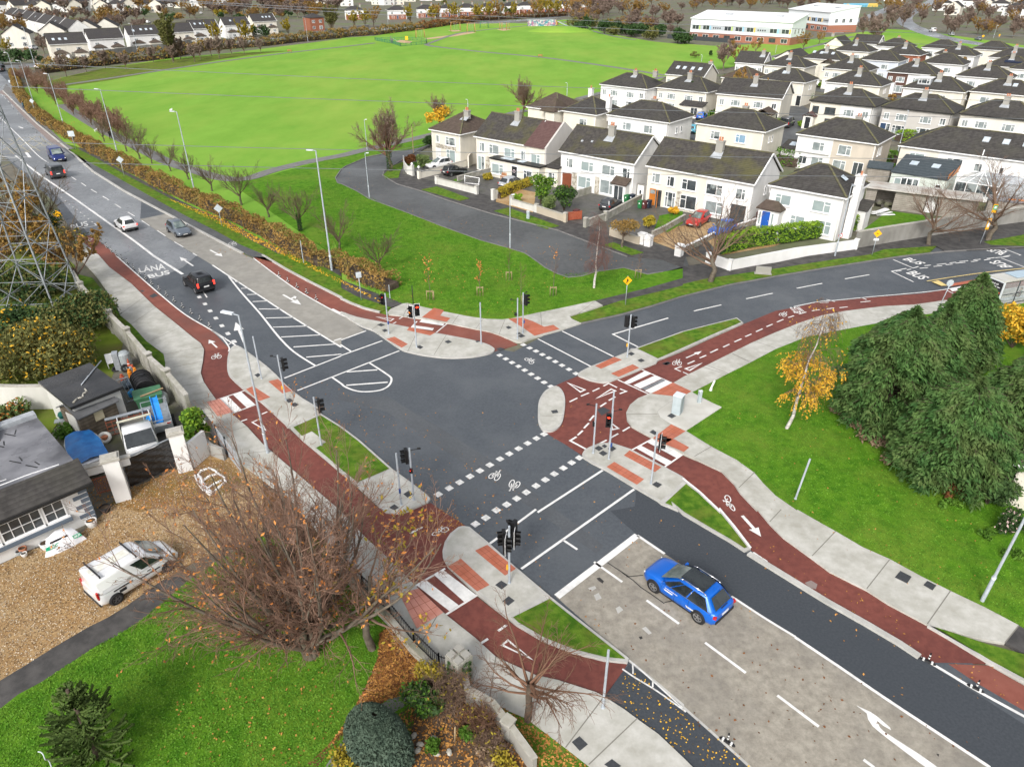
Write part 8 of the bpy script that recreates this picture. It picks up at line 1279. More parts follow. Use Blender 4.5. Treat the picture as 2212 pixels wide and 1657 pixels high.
pr=mat('poster red',(.75,.09,.06),rough=.4);MB().box(-.17,-.162,.05,.8,1.3,1.45).box(-.17,-.162,.62,1.22,1.08,1.23).box(-.17,-.162,.3,1.22,.74,.88).build('poster_bars',pr,ad)
# people
def person(loc,rz,label,top,bottom,hair,sit=False,walk=True,h=1.75):
 r_=empty('person',loc,rz,label,'person');skin=MT.get('skin')or mat('skin',(.55,.33,.24),rough=.6);s=h/1.75
 if sit:V=[(0,0,.58),(0,0,.85),(0,.02,1.12),(0,.0,1.22),(.1,.0,.55),(.12,.42,.55),(.12,.45,.12),(.12,.58,.06),(-.1,0,.55),(-.12,.42,.55),(-.12,.40,.12),(-.12,.53,.06),(.2,.02,1.1),(.25,.1,.85),(.12,.32,.85),(-.2,.02,1.1),(-.25,.1,.85),(-.12,.32,.9)]
 else:V=[(0,0,.95),(0,0,1.2),(0,.02,1.42),(0,.02,1.52),(.1,0,.9),(.1,.16,.5),(.1,.22,.1),(.1,.34,.05),(-.1,0,.9),(-.1,-.05,.5),(-.1,-.25,.14),(-.1,-.14,.05),(.2,0,1.40),(.24,-.12,1.12),(.22,-.05,.86),(-.2,0,1.40),(-.24,.1,1.12),(-.22,.22,.9)]
 E_=[(0,1),(1,2),(2,3),(0,4),(4,5),(5,6),(6,7),(0,8),(8,9),(9,10),(10,11),(2,12),(12,13),(13,14),(2,15),(15,16),(16,17)];rad=[.15,.15,.16,.06,.1,.075,.05,.045,.1,.075,.05,.045,.07,.05,.04,.07,.05,.04]
 me=bpy.data.meshes.new('body');me.from_pydata([tuple(c*s for c in v)for v in V],E_,[]);o=link('body',me,[bottom,top],r_);sk=o.modifiers.new('skin','SKIN');ss=me.skin_vertices[0].data
 for i,q in enumerate(rad):ss[i].radius=(q*s,q*s*.85)
 ss[0].use_root=True;o.modifiers.new('sub','SUBSURF').levels=1;o.modifiers['sub'].render_levels=2
 hz=1.32 if sit else 1.63;me.materials[0]=bottom
 MB().lathe((0,.03,hz*s),[(.03,-.12),(.075,-.08),(.09,0),(.085,.07),(.04,.12)],12,.9,1.1).build('head',skin,r_);MB().lathe((0,.01,hz*s),[(.098,-.02),(.1,.05),(.06,.12),(.01,.135)],12,.95,1.12).build('hair',hair,r_)
 tz=(.62,1.2)if sit else(.93,1.47);c=MB();loft(c,[[(w*math.cos(t),.015+d*math.sin(t),z*s)for t in np.linspace(0,2*math.pi,12)[:-1]]for w,d,z in((.18,.13,tz[0]),(.175,.13,(tz[0]+tz[1])/2),(.2,.125,tz[1]-.08),(.09,.08,tz[1]))]);c.build('jacket',top,r_)
 return r_
cl_={k:mat('cloth '+k,c,rough=.9)for k,c in dict(navy=(.02,.04,.07),teal=(.05,.12,.15),green=(.07,.10,.075),maroon=(.07,.02,.025),black=(.015,.015,.018),hair=(.05,.03,.02)).items()}
person((*Q1('k 275 755'),.13),R(160),'person in a blue-grey jacket and dark trousers walking along the far path',cl_['teal'],cl_['navy'],cl_['hair']);q_=sa+Vector((math.cos(an),math.sin(an)))*3.0+Vector((-math.sin(an),math.cos(an)))*.4;person((q_.x,q_.y,.1),an+R(20),'person in a green jacket sitting inside the bus shelter',cl_['green'],cl_['maroon'],cl_['hair'],True);person((*Q1('k 1235 1085'),.1),R(10),'person in dark clothes on the park path behind the hedge trees',cl_['black'],cl_['black'],cl_['hair'])
dg=empty('dog',(*Q1('k 1068 1000'),.1),1.2,'small white dog on the park path','dog');b=MB();loft(b,[[(x,w*math.cos(t),z+w*1.1*math.sin(t))for t in np.linspace(0,2*math.pi,9)[:-1]]for x,w,z in((-.3,.07,.4),(-.2,.12,.38),(.1,.14,.38),(.25,.1,.44),(.34,.08,.55),(.42,.09,.6),(.52,.05,.57))]);[b.tube((x,y,.36),(x+.02,y,0),.035,.025)for x in(-.2,.15)for y in(-.07,.07)];b.tube((-.3,0,.44),(-.45,0,.6),.03,.015);b.build('body',upvc,dg)
# playground
pg=mat('play timber',(.38,.19,.07),(.46,.26,.11),3,.8);grn=mat('green fence',(.03,.16,.09),rough=.5);sand=mat('play surface',(.42,.29,.16),(.5,.36,.22),1,.9)
def fence(q,h,label,m,dx=.18,name='fence',rails=(.12,.9),posts=2.4,t=.022,pm=None,closed=False):
 P=Q(q);root=empty(name,(*P[0],0),0,label,'fence');L=[Vector((p[0]-P[0][0],p[1]-P[0][1],0))for p in P]
 if closed:L.append(L[0])
 b=MB();U=Vector((0,0,1))
 for a,c in zip(L,L[1:]):
  d=(c-a);n=max(1,int(d.length/dx))
  for i in range(n):p=a+d*(i/n);b.bar(p+U*.06,p+U*h,t)
  for r in rails:b.bar(a+U*h*r,c+U*h*r,t*1.6)
  k=max(1,int(d.length/posts))
  for i in range(k+1):p=a+d*(i/k);MB().bar(p,p+U*(h+.08),t*2.6).build('post',pm or m,root)
 b.build('bars',m,root);return root
fence('b 218 265 330 285 385 303 550 288 552 268 430 262',1.2,'green railing fence round the small playground',grn,.4,closed=True,t=.05)
for q in('b 350 275 440 285 460 272 380 262','b 540 252 700 232 800 215 850 210 870 216 740 238 560 258','b 1005 195 1060 188 1100 196 1050 203','b 690 200 760 198 780 205 720 208'):flat('play_surface',Q(q),.08,sand)
def aframe(q,l,w=3.2,h=2.6,m=pg):
 r_=empty('swing_frame',(*Q1(q),.05),.3,l,'swing');b=MB();[b.tube((s*w/2,t,0),(s*w/2-s*.2,0,h),.1)for s in(-1,1)for t in(-1,1)];b.tube((-w/2,0,h),(w/2,0,h),.1);b.build('frame',m,r_);b=MB();[b.tube((x,0,h),(x,0,.6),.02)for x in(-.8,-.4,.4,.8)];b.build('chains',galv,r_);[MB().box(x-.22,x+.22,-.12,.12,.55,.62).build('seat',black,r_)for x in(-.6,.6)]
aframe('b 740 205','timber swing frame, left one beyond the sand strip',5,4);aframe('b 840 212','timber swing frame, right one at the end of the sand strip',4,4);aframe('b 512 248','timber climbing frame behind the fenced playground',4,3.6);aframe('b 925 185','green steel swing frame behind the timber ones',4.5,3,grn)
r_=empty('climbing_frame',(*Q1('b 1055 195'),.05),0,'timber climbing poles on the round sand patch','climbing frame');[MB().tube((2.5*math.cos(t),1.6*math.sin(t),0),(2.3*math.cos(t),1.5*math.sin(t),3.4),.12).build('post',pg,r_)for t in np.linspace(0,5.2,6)];b=MB();[b.tube((2.4*math.cos(t),1.5*math.sin(t),2.6),(2.4*math.cos(t+1.04),1.5*math.sin(t+1.04),2.6),.06)for t in np.linspace(0,4.2,5)];b.build('ropes',galv,r_)
r_=empty('slide',(*Q1('b 335 280'),.05),.4,'small grey slide inside the fenced playground','slide');MB().bar((0,0,1.6),(2.4,0,.3),.5,.1).build('chute',galv,r_);MB().box(-1,0,-.4,.4,0,1.6).box(-1,0,-.4,.4,2.4,2.5).box(-1,-.9,-.4,.4,1.6,2.4).build('tower',tarpath_l,r_);r_=empty('play_panel',(*Q1('b 424 275'),.05),0,'yellow play panel inside the fenced playground','panel');MB().box(-.6,.6,-.05,.05,.8,2.2).build('board',sign_y,r_);MB().bar((-.5,0,0),(-.5,0,.8),.08).bar((.5,0,0),(.5,0,.8),.08).build('legs',pg,r_)
p=Q1('b 1420 205');md=MB();[md.lathe((*p,-.3),[(11,0),(9,1.0),(6,2.0),(3,2.5),(.2,2.6)],28,1.6,1)];md.smooth=True;o=md.build('hill',grass_park);o['kind']='structure'
r_=empty('slide',(*Q1('b 1400 195'),2.2),R(-25),'long steel slide running down the grassy mound','slide');MB().bar((0,0,1.6),(11,-2.0,-2.0),1.2,.15).build('chute',mat('steel bright',(.6,.62,.64),rough=.25,metal=.6),r_);MB().box(-1,0,-.6,.6,0,1.6).bar((-.9,-.6,1.6),(-.9,-.6,2.6),.1).bar((-.9,.6,1.6),(-.9,.6,2.6),.1).build('platform',pg,r_)
r_=empty('painted_container',(*Q1('b 1300 172'),.05),R(12),'long low store painted with teal and pink mural patches','container');MB().box(-7.5,7.5,0,3,0,3).build('body',mat('mural',(.03,.24,.30),(.55,.58,.56),.8,.7,c3=(.55,.12,.25),s3=.5,f3=.9,lo=.46,hi=.54,detail=2),r_);MB().box(-7.6,7.6,-.1,3.1,3.002,3.12).build('roof',lead,r_)
wall('c -100 250 60 262 300 278 560 255 720 270',1.6,dgm,'dark railings along the front of the school',t=.1,c=None,name='school_fence',cat='fence');fence('c 1040 62 1120 55 1290 62',2.2,'green mesh fence beyond the second school building',grn,.8,t=.06)
tag(MB().box(-14,14,0,.3,0,2.6).build('mural_wall',mat('mural wall',(.15,.40,.55),(.60,.42,.10),.12,.8,lo=.48,hi=.52,detail=1),loc=(*Q1('c 1150 48'),0)),'long low wall painted blue and orange beyond the school','wall')
wall('a 480 395 700 378 900 350 1060 335 1240 305',2.6,rend_g,'grey boundary wall below the far white pairs',t=.4);wall('b 0 215 60 210 180 195',2.4,rend_g,'grey wall beside the far brick house',t=.4);wall('a 1950 255 2209 225',2.4,rend_g,'pale wall along the far hedge by the brick house',t=.4)
# far road beyond the estate, green beyond
flat('lawn',Q('c 1000 235 1300 190 1500 200 1700 225 2230 300 2230 345 1700 320 1400 330 1200 380 560 420 540 300'),.03,grass_park);bandq('road',spline(Q('c 2300 328 1960 293 1690 246 1530 195 1440 145 1455 98 1550 50 1630 0')),9,.05,asph_old,None,-.2)['kind']='structure';bandq('road',spline(Q('c 980 215 1055 182 1165 135 1260 90 1345 55')),8,.05,asph_old,None,-.2)['kind']='structure';flat('road',Q('b 0 205 200 185 600 172 900 150 1300 118 1480 100 1480 108 1300 128 900 162 600 184 200 200 0 222 a 2209 222 1900 240 1500 285 1000 345 500 400 330 430 100 445 0 440 0 425 300 415 480 388 1000 330 1500 272'),.0,asph_old)
for q in('c 600 900 c 690 860 820 810 c 720 700 640 640 c 560 590','b 1700 720 c 60 860 300 990',):bandq('estate_road',spline(Q(q)),5.5,.0,asph_street,None,-.2)['kind']='structure'
for q in('c 640 1000 800 800 1000 650 1250 550 1500 480','c 0 830 120 780 260 700 420 600 600 520 800 430','c 1300 900 1500 870 1700 830 2000 800 2300 850','c 850 590 1000 580 1300 620 1700 690 2250 760','c 1200 480 1500 510 1900 640'):bandq('estate_road',spline(Q(q)),5.5,.01,asph_street,None,-.2)['kind']='structure'
for q in('c 1300 1060 1340 1000 1400 1060 1350 1090','c 560 1010 700 990 760 1040 650 1080','b 1700 900 1900 940 1950 900 1780 860','c 340 980 520 950 640 1000 480 1010'):flat('lawn',Q(q),.03,grass)
# back-garden structures beside the blue-doored house
tim=mat('weathered boards',(.26,.235,.20),(.36,.33,.29),1.2,.9,.3,10,wave=(1.3,'Z',.35,(.14,.12,.10),.4));felt_l=mat('lichen felt',(.42,.40,.36),(.52,.50,.46),1.2,.9,c3=(.25,.17,.12),s3=.5,f3=.7)
ga,gb_=Vector(Q1('c 1165 1335')),Vector(Q1('c 1880 1430'));an=math.atan2(gb_.y-ga.y,gb_.x-ga.x);L=(gb_-ga).length;r_=empty('garden_store',(*ga,0),an,'long weathered timber store with an open bay behind the grey wall','shed');MB().box(0,L*.10,0,3,0,2.5).box(L*.27,L*.55,0,3,0,2.5).box(L*.66,L,0,3,0,2.5).box(0,L,2.9,3,0,2.5).build('board_wall',tim,r_);MB().box(-.3,L+.3,-.5,3.3,2.5,2.64).build('roof',felt_l,r_);b=MB();rs=random.Random(3);[b.cbox((L*.1+rs.random()*L*.16,.6+rs.random(),.2+rs.random()*.5),(.7,.5,.4),rs.random()*3)for _ in range(9)];b.build('stored_clutter',yardm,r_);MB().box(L*.56,L*.65,1.0,1.1,0,2.3).build('inner_door',upvc,r_)
r_=empty('garden_shed',(*Q1('c 1180 1170'),0),an,'small shed with blue-grey pitched roof beside the beige house','shed');MB().box(0,3,0,2.5,0,2.0).build('wall',tim,r_);roof_mesh(-.2,3.2,-.2,2.7,2.0,.7,'gable').build('roof',rf_grey,r_);r_=empty('garden_shed',(*Q1('c 1950 1390'),0),an,'dark felt-roofed low shed right of the tall bare tree','shed');MB().box(0,5,0,2.5,0,1.9).build('wall',tim,r_);MB().box(-.1,5.1,-.1,2.6,1.9,2.0).build('roof',felt,r_);MB().cbox((2.5,1,2.05),(.9,.2,.1),.4).cbox((3.6,1.2,2.05),(.8,.2,.1),.2).build('loose_planks',door_m['orange'],r_)
r_=empty('plastic_store',(*Q1('c 1930 1280'),0),an,'pale grey tarpaulin-covered store right of the conservatory','shed');MB().box(0,6,0,3,0,2.3).build('wall',lead,r_);roof_mesh(-.1,6.1,-.1,3.1,2.3,.8,'gable').build('cover',lead,r_)
bp=empty('board_pile',(*Q1('c 1265 1395'),.05),.2,'pile of white boards on the back-garden grass','boards');b=MB();[b.cbox((rs.uniform(-1,1),rs.uniform(-.5,.5),.1+.08*i),(2.2,.35,.05),rs.uniform(-.4,.6),0,rs.uniform(-.1,.1))for i in range(7)];b.build('boards',upvc,bp)
house('','pale house wall and tiled roof at the far right edge beyond the long white pair',9,9,R(-42),5.1,'gable',2.6,rf_br,w_white,wins=BACK[:2],doors=(),chim=(),xy=tuple(Q1('c 2260 1150',2.5)),detail=True)
house('','white bungalow corner with dark tiled roof at the right edge of the lawn',9,8,R(-45),3.0,'hip',2.0,rf_dk,w_cream,wins=(),doors=(),chim=(),xy=tuple(Q1('f 2030 1600',0)),at_eave=False);house('','dark-roofed bungalow with skylight hidden behind the conifers',9,8,R(-45),2.8,'hip',1.8,rf_grey,w_cream,wins=(),doors=(),chim=(),xy=tuple(Q1('f 2200 900',0)),at_eave=False)
# wires
wire=mat('power line',(.20,.215,.23),rough=.5,metal=.5)
def ray(x,y,Y):u=(x-1106)/1535;v=(y-828.5)/1535;t=Y/(_c-v*_s);return Vector((u*t,Y,CAM_H+(-_s-v*_c)*t))
for i,(x0,y0,x1,y1,Y0,Y1)in enumerate(((0,194,2212,254,46,60),(0,312,2212,342,44,58),(0,355,2212,380,42,56),(110,147,2212,217,52,66),(215,0,2212,103,56,72),(320,5,2212,76,58,74))):
 a=ray(x0-(x1-x0)*.12,y0-(y1-y0)*.12,Y0-(Y1-Y0)*.12);c=ray(x1+(x1-x0)*.3,y1+(y1-y0)*.3,Y1+(Y1-Y0)*.3);b=MB();n=16;P=[a.lerp(c,k/n)-Vector((0,0,.5*(1-(2*k/n-1)**2)-.3))for k in range(n+1)];[b.tube(p,q,.021,n=4,cap=False)for p,q in zip(P,P[1:])];tag(b.build('power_line',wire),['overhead wire crossing the middle of the park','overhead wire passing just above the near house eaves','lowest overhead wire crossing the near house fronts','overhead wire crossing the upper park','overhead wire near the top left rooftops','second overhead wire near the top left rooftops'][i],'wire')
 # ---------------- pylon, yard and cottage garden
st=mat('pylon steel',(.20,.22,.235),(.30,.32,.335),2,.5,metal=.35)
py=empty('pylon',(-42.7,59.3,0),R(4),'grey lattice steel electricity pylon rising out of the left edge','pylon');hw=lambda z:2.15*(1-z/36)+.35
legs=[(1,1),(-1,1),(-1,-1),(1,-1)];lv_=[0,4,8,13.5,17,20,22.5,25,27.5,30]
for sx,sy in legs:MB().bar((sx*hw(0),sy*hw(0),-.2),(sx*hw(30),sy*hw(30),30),.115).build('leg',st,py)
b,hb=MB(),MB()
for z0,z1 in zip(lv_,lv_[1:]):
 for i in range(4):
  (ax,ay),(bx,by)=legs[i],legs[(i+1)%4];p=lambda s,z:Vector((s[0]*hw(z),s[1]*hw(z),z));A,B=legs[i],legs[(i+1)%4]
  b.bar(p(A,z0),p(B,z1),.05).bar(p(B,z0),p(A,z1),.05);hb.bar(p(A,z1),p(B,z1),.045)
  if z0<10:m=(p(A,z0)+p(B,z1))/2;m2=(p(B,z0)+p(A,z0))/2;zm=(z0+z1)/2;hb.bar(p(A,zm),p(B,zm),.06);b.bar(p(A,z0*.6+z1*.4),p(A,z0)*.5+p(B,z1)*.5,.05).bar(p(B,z0*.6+z1*.4),p(B,z0)*.5+p(A,z1)*.5,.05)
b.build('cross_bracing',st,py);hb.build('horizontal_bracing',st,py)
arms=MB()
for z,w in((21,5.5),(25,6.5),(29,5)):[arms.bar((0,s*hw(z),z),(0,s*w,z+.3),.1).bar((hw(z),s*hw(z),z-.8),(0,s*w,z+.3),.08).bar((-hw(z),s*hw(z),z-.8),(0,s*w,z+.3),.08)for s in(-1,1)]
arms.build('cross_arm',st,py)
# yard boundary
yw=wall('d 505 215 560 310 640 400 745 500 860 620 1000 790 1120 900 1245 1050',1.9,block_m,'long old block wall with piers between the footpath and the yard',t=.24,piers=(1,3,4,5,6));wall('d 0 985 180 990 410 985',1.9,w_old,'stained white yard wall left of the felt-roofed outbuilding');
for q,h,l in(('m 1200 1520',2.9,'tall white gate pillar with stone cap left of the black sheeted gate'),('m 1800 1240',2.8,'tall white gate pillar with stone cap right of the black sheeted gate')):r_=empty('gate_pillar',(*Q1(q),0),R(28),l,'pillar');MB().box(-.42,.42,-.36,.36,-.1,h).build('shaft',w_white,r_);MB().box(-.5,.5,-.44,.44,h,h+.12).box(-.4,.4,-.3,.3,h+.12,h+.2).build('cap',cop,r_)
wall('m 1880 1230 2030 1100',1.9,w_white,'white wall stub right of the tall gate pillar',c=None)
ga,gb_=Vector(Q1('m 1275 1430')),Vector(Q1('m 1735 1215'));an=math.atan2(gb_.y-ga.y,gb_.x-ga.x);L=(gb_-ga).length;gt=empty('yard_gate',(*ga,0),an,'wide gate sheeted in wrinkled black plastic between white pillars','gate');bp_=mat('black sheeting',(.008,.008,.009),(.03,.03,.032),1.5,.22,1,3,spec=.7,aniso=(.6,1,5));b=MB();vs=[];rs=random.Random(2)
for i in range(41):
 for j in range(15):vs.append((L*i/40,.04*math.sin(i*.5+j*1.7)+rs.uniform(-.02,.02),.12+1.95*j/14))
b.smooth=True;b.add(vs,[(i*15+j,(i+1)*15+j,(i+1)*15+j+1,i*15+j+1)for i in range(40)for j in range(14)]);b.build('plastic_sheet',bp_,gt);MB().bar((0,.12,2.1),(L,.12,2.1),.06).bar((0,.12,.12),(L,.12,.12),.06).bar((0,.12,.1),(0,.12,2.1),.06).bar((L,.12,.1),(L,.12,2.1),.06).build('gate_frame',gal,gt)
r_=empty('garden_gate',(*Q1('m 960 1500'),0),R(30),'low rusty iron gate under the white arch beside the cottage','gate');b=MB();[b.bar((.1*i,0,.1),(.1*i,0,1.3),.03)for i in range(11)];b.bar((0,0,.2),(1,0,.2),.04).bar((0,0,1.2),(1,0,1.2),.04);b.build('bars',rg,r_);r_=empty('arch_wall',(*Q1('m 1000 1560'),0),R(30),'white lintel wall with stone coping joining cottage and gate pillar','wall');MB().box(-.2,2.0,0,.25,2.0,2.5).build('lintel',w_white,r_);MB().box(-.3,2.1,-.06,.31,2.5,2.6).build('coping',cop,r_)
# outbuilding and timber shed
oa,ob=Vector(Q1('m 690 640',2.6)),Vector(Q1('m 1175 445',2.6));an=math.atan2(ob.y-oa.y,ob.x-oa.x);L=(ob-oa).length;r_=empty('outbuilding',(*oa,0),an,'white outbuilding with a puddled black felt roof','shed');MB().box(.1,L-.1,.1,4.3,0,2.5).build('wall',w_old,r_);rfb=mat('black felt roof',(.025,.026,.028),(.05,.05,.052),.6,.5,.2,8,spec=.5,c3=(.05,.045,.04),s3=.35,f3=.6,r2=.15);o=MB().add([(-.1,-.1,2.5),(L+.1,-.1,2.5),(L+.1,4.6,2.75),(-.1,4.6,2.75),(-.1,-.1,2.65),(L+.1,-.1,2.65),(L+.1,4.6,2.9),(-.1,4.6,2.9)],[(4,5,6,7),(0,1,5,4),(1,2,6,5),(2,3,7,6),(3,0,4,7)]).build('roof',rfb,r_);MB().bar((-.1,-.14,2.58),(L+.1,-.14,2.58),.05,.2).build('fascia',pipe_m,r_);MB().tube((1.6,2.0,2.82),(4.0,4.2,2.93),.04).build('loose_pipe',gal,o);b=MB();pts=[(.3,.3,2.7),(.7,.6,2.71),(1.0,.5,2.7),(1.2,.9,2.72),(1.5,1.0,2.72),(1.55,1.4,2.75)];[b.tube(p,q,.06)for p,q in zip(pts,pts[1:])];b.build('hose',stone_m,o)
sa_,sb2=Vector(Q1('m 840 970')),Vector(Q1('m 1190 800'));an2=math.atan2(sb2.y-sa_.y,sb2.x-sa_.x);L=(sb2-sa_).length;r_=empty('timber_shed',(*sa_,0),an2,'weathered timber shed with grey felt roof and boarded window','shed');tim2=mat('shed boards',(.10,.078,.055),(.20,.165,.12),1.6,.9,.4,10,wave=(1.25,'Z',.5,(.05,.04,.03),.5));MB().box(0,L,0,2.3,0,1.9).add([(0,0,1.9),(0,2.3,1.9),(0,1.15,2.5),(L,0,1.9),(L,2.3,1.9),(L,1.15,2.5)],[(1,0,2),(3,4,5)]).build('wall',tim2,r_);roof_mesh(-.15,L+.15,-.2,2.5,1.88,.68,'gable',.08).build('roof',mat('grey felt',(.085,.088,.092),(.12,.122,.126),1.4,.8),r_);MB().box(L*.38,L*.62,-.05,-.005,1.05,1.75).build('boarded_window',mat('plywood',(.46,.40,.25),(.52,.46,.32),3,.8),r_);MB().box(-.06,-.01,.3,1.5,.05,1.8).build('door',w_old,r_)
# things in the yard
orange=mat('gas orange',(.75,.26,.02),rough=.5);cylg=mat('gas grey',(.30,.33,.34),rough=.5);cylr=mat('gas red',(.45,.10,.05),rough=.6)
for i,(q,m,l)in enumerate((('m 1335 365',orange,'tall orange gas cylinder leaning on the yard wall'),('m 1310 400',orange,'squat orange gas cylinder in front of the grey one'),('m 1292 345',cylg,'grey gas cylinder among the orange ones'),('m 1305 318',cylr,'red-topped gas cylinder behind the others'),('m 1360 385',cylr,'rusty red gas cylinder nearest the black tank'),('m 1195 385',cylr,'rusty red canister left of the blue rubbish bag'),('m 1275 360',orange,'orange gas cylinder half hidden behind the grey one'))):s=(1.1,.8,1,.9,.75,.6,.9)[i];r_=empty('gas_cylinder',(*Q1(q),0),0,l,'gas cylinder','gas cylinders by the yard wall');MB().lathe((0,0,0),[(.15,0),(.16,.05),(.16,.62*s),(.12,.72*s),(.05,.76*s)],12).build('bottle',m,r_);MB().lathe((0,0,.74*s),[(.1,0),(.1,.14),(.085,.15)],10).build('collar',m,r_)
r_=empty('oil_tank',(*Q1('m 1420 500'),0),R(-55),'black ribbed plastic tank against the yard wall','tank');b=MB();b.tube((-1.1,0,.75),(1.1,0,.75),.72,n=18);[b.tube((x,0,.75),(x+.1,0,.75),.77,n=18)for x in(-1,-.6,-.2,.2,.6,1)];b.build('shell',trim,r_);MB().lathe((0,0,1.45),[(.2,0),(.2,.1),(.05,.12)],10).build('cap',black,r_)
r_=empty('wheeled_skip',(*Q1('m 1470 640'),0),R(-60),'large green lidded waste container in the yard','waste container');gsk=mat('skip green',(.05,.15,.075),(.07,.19,.10),2,.5);b=MB();loft(b,[[(-w,-d,z),(w,-d,z),(w,d,z),(-w,d,z)]for w,d,z in((.55,.75,.15),(.62,.85,1.15))]);b.sm=[False]*len(b.sm);b.build('body',gsk,r_);MB().cbox((0,0,1.22),(1.35,1.85,.08),0,0,.06).build('lid',gsk,r_);MB().lathe((.0,-.83,.7),[(.2,-.02),(.22,0),(.2,.02)],12,1,.1).build('emblem',black,r_);MB().cbox((.3,.3,1.32),(.14,1.6,.06),.3).build('plank',stake_m,r_)
bag=mat('blue bag',(.02,.22,.5),(.03,.3,.6),5,.4,.6,8)
def lump(q,r,m,l,name,z=0,cat='bag',seed=0,zs=.8):
 bm=bmesh.new();bmesh.ops.create_icosphere(bm,subdivisions=3,radius=r);rg_=random.Random(seed);ph=[rg_.uniform(0,6)for _ in range(6)]
 for v in bm.verts:k=1+.16*math.sin(v.co.x/r*3+ph[0])+.13*math.sin(v.co.y/r*4+ph[1])+.1*math.sin(v.co.z/r*5+ph[2]);v.co*=k;v.co.z=max(v.co.z*zs+r*zs*.8,0)
 me=bpy.data.meshes.new(name);bm.to_mesh(me);bm.free();o=link(name,me,m);o.location=(*Q1(q),z);tag(o,l,cat)
lump('m 1285 525',.32,bag,'bright blue rubbish bag beside the black tank','rubbish_bag',seed=1);lump('m 1285 440',.5,mat('grey blue bag',(.06,.09,.13),(.1,.13,.17),3,.5),'dark blue-grey bulging sack below the gas cylinders','rubbish_bag',seed=2);lump('m 1225 450',.4,mat('grey sack',(.12,.15,.17),rough=.6),'slate grey sack left of the dark blue one','rubbish_bag',seed=3);lump('m 965 1000',.3,w_old,'dirty white sack beside the tyre planter','rubbish_bag',seed=4);lump('m 1600 620',.4,cylg,'grey plastic sheet bundle between the green container and wall','plastic_bundle',cat='bundle',seed=5,zs=1.6)
def tyre_(q,l,r=.33,tilt=0,m=tyre,z=.0):
 b=MB();n,k=24,8;vs=[]
 for i in range(n):
  t=2*math.pi*i/n
  for j in range(k):u=2*math.pi*j/k;rr_=r*.72+r*.28*math.cos(u);vs.append((rr_*math.cos(t),rr_*math.sin(t),.1+.1*math.sin(u)))
 b.smooth=True;b.add(vs,[(i*k+j,((i+1)%n)*k+j,((i+1)%n)*k+(j+1)%k,i*k+(j+1)%k)for i in range(n)for j in range(k)]);o=b.build('tyre',m,loc=(*Q1(q),z));o.rotation_euler=(R(tilt),0,R(30));tag(o,l,'tyre');return o
tyre_('m 1285 930','loose black tyre lying near the truck',.42);tyre_('m 1025 965','white-painted tyre used as a planter by the shed',.45,35,w_old,.2);tyre_('m 1180 235','old tyre with white hub leaning in the yard corner',.35,70,z=.3);tyre_('m 1225 290','second old wheel lying beside the corner pile',.33,60,z=.25);tyre_('m 1130 280','tyre half hidden behind the outbuilding',.33,20)
b=MB().lathe((0,0,0),[(.18,0),(.24,.25),(.25,.28)],12);tag(b.build('terracotta_pot',pot_m,loc=(*Q1('m 1025 965'),.1)),'terracotta pot set inside the white tyre','pot');b=MB().lathe((0,0,0),[(.2,0),(.26,.4),(.27,.42)],12);tag(b.build('bucket',trim,loc=(*Q1('m 935 1010'),0)),'black bucket beside the timber shed','bucket')
r_=empty('traffic_cone',(*Q1('m 1272 290'),.0),0,'small red and white traffic cone among the yard clutter','cone');MB().lathe((0,0,.5),[(.14,0),(.03,.6)],10).build('cone',cylr,r_);MB().lathe((0,0,.68),[(.108,0),(.075,.16)],10).build('white_band',upvc,r_)
r_=empty('old_boiler',(*Q1('m 1240 260'),0),.4,'rusting grey tank standing in the yard corner','tank');MB().lathe((0,0,0),[(.42,0),(.44,.1),(.44,1.3),(.3,1.45),(.05,1.5)],14).build('shell',cylg,r_);MB().box(-.8,-.4,-.3,.3,0,1.5).build('panel',gal,r_)
r_=empty('mesh_gate',(*Q1('m 1070 930'),0),R(32),'rusty mesh gate panel leaning beside the timber shed','gate');b=MB();[b.bar((i*.35,0,.1),(i*.35,.25,1.2),.025)for i in range(9)];[b.bar((0,.02+.2*z,z),(2.8,.02+.2*z,z),.03)for z in(.1,.4,.7,1.0)];b.build('mesh',rg,r_);MB().bar((0,.25,1.25),(2.8,.25,1.25),.3,.04).build('top_sheet',gal,r_)
r_=empty('metal_sheet',(*Q1('m 1240 600'),0),R(40),'grey metal frame leaning against the outbuilding end','frame');b=MB();[b.bar((i*.25,0,0),(i*.25-.3,-.2,2.1),.04)for i in range(4)];b.bar((0,0,.1),(.75,0,.1),.05).bar((-.3,-.2,2.1),(.45,-.2,2.1),.05);b.build('frame',gal,r_)
r_=empty('barbecue',(*Q1('m 650 830'),0),.4,'green-lidded barbecue between the cottage and the outbuilding','barbecue');MB().lathe((0,0,.7),[(.05,0),(.25,.1),(.3,.3),(.22,.48),(.03,.55)],14).build('bowl',mat('bbq green',(.01,.10,.08),rough=.3),r_);MB().box(-.6,.6,-.25,.25,.55,.6).build('shelf',cylg,r_);[MB().bar((x,y,0),(x*.9,y*.9,.6),.05).build('leg',cylg,r_)for x in(-.4,.4)for y in(-.2,.2)]
for q,l in(('m 1085 250','white chair frame dumped behind the outbuilding'),):r_=empty('garden_chair',(*Q1(q),0),.6,l,'chair');MB().box(-.25,.25,-.25,.25,.42,.46).build('seat',upvc,r_);MB().cbox((0,.25,.75),(.5,.04,.6),0,-.2).build('backrest',upvc,r_);[MB().bar((x,y,0),(x,y,.42),.04).build('leg',upvc,r_)for x in(-.22,.22)for y in(-.22,.22)]
fence('d 1350 1130 1420 1220 1480 1300 1560 1400',1.5,'pale bar railing beside the ivy bush and red cycle track',gal,.13,t=.03)
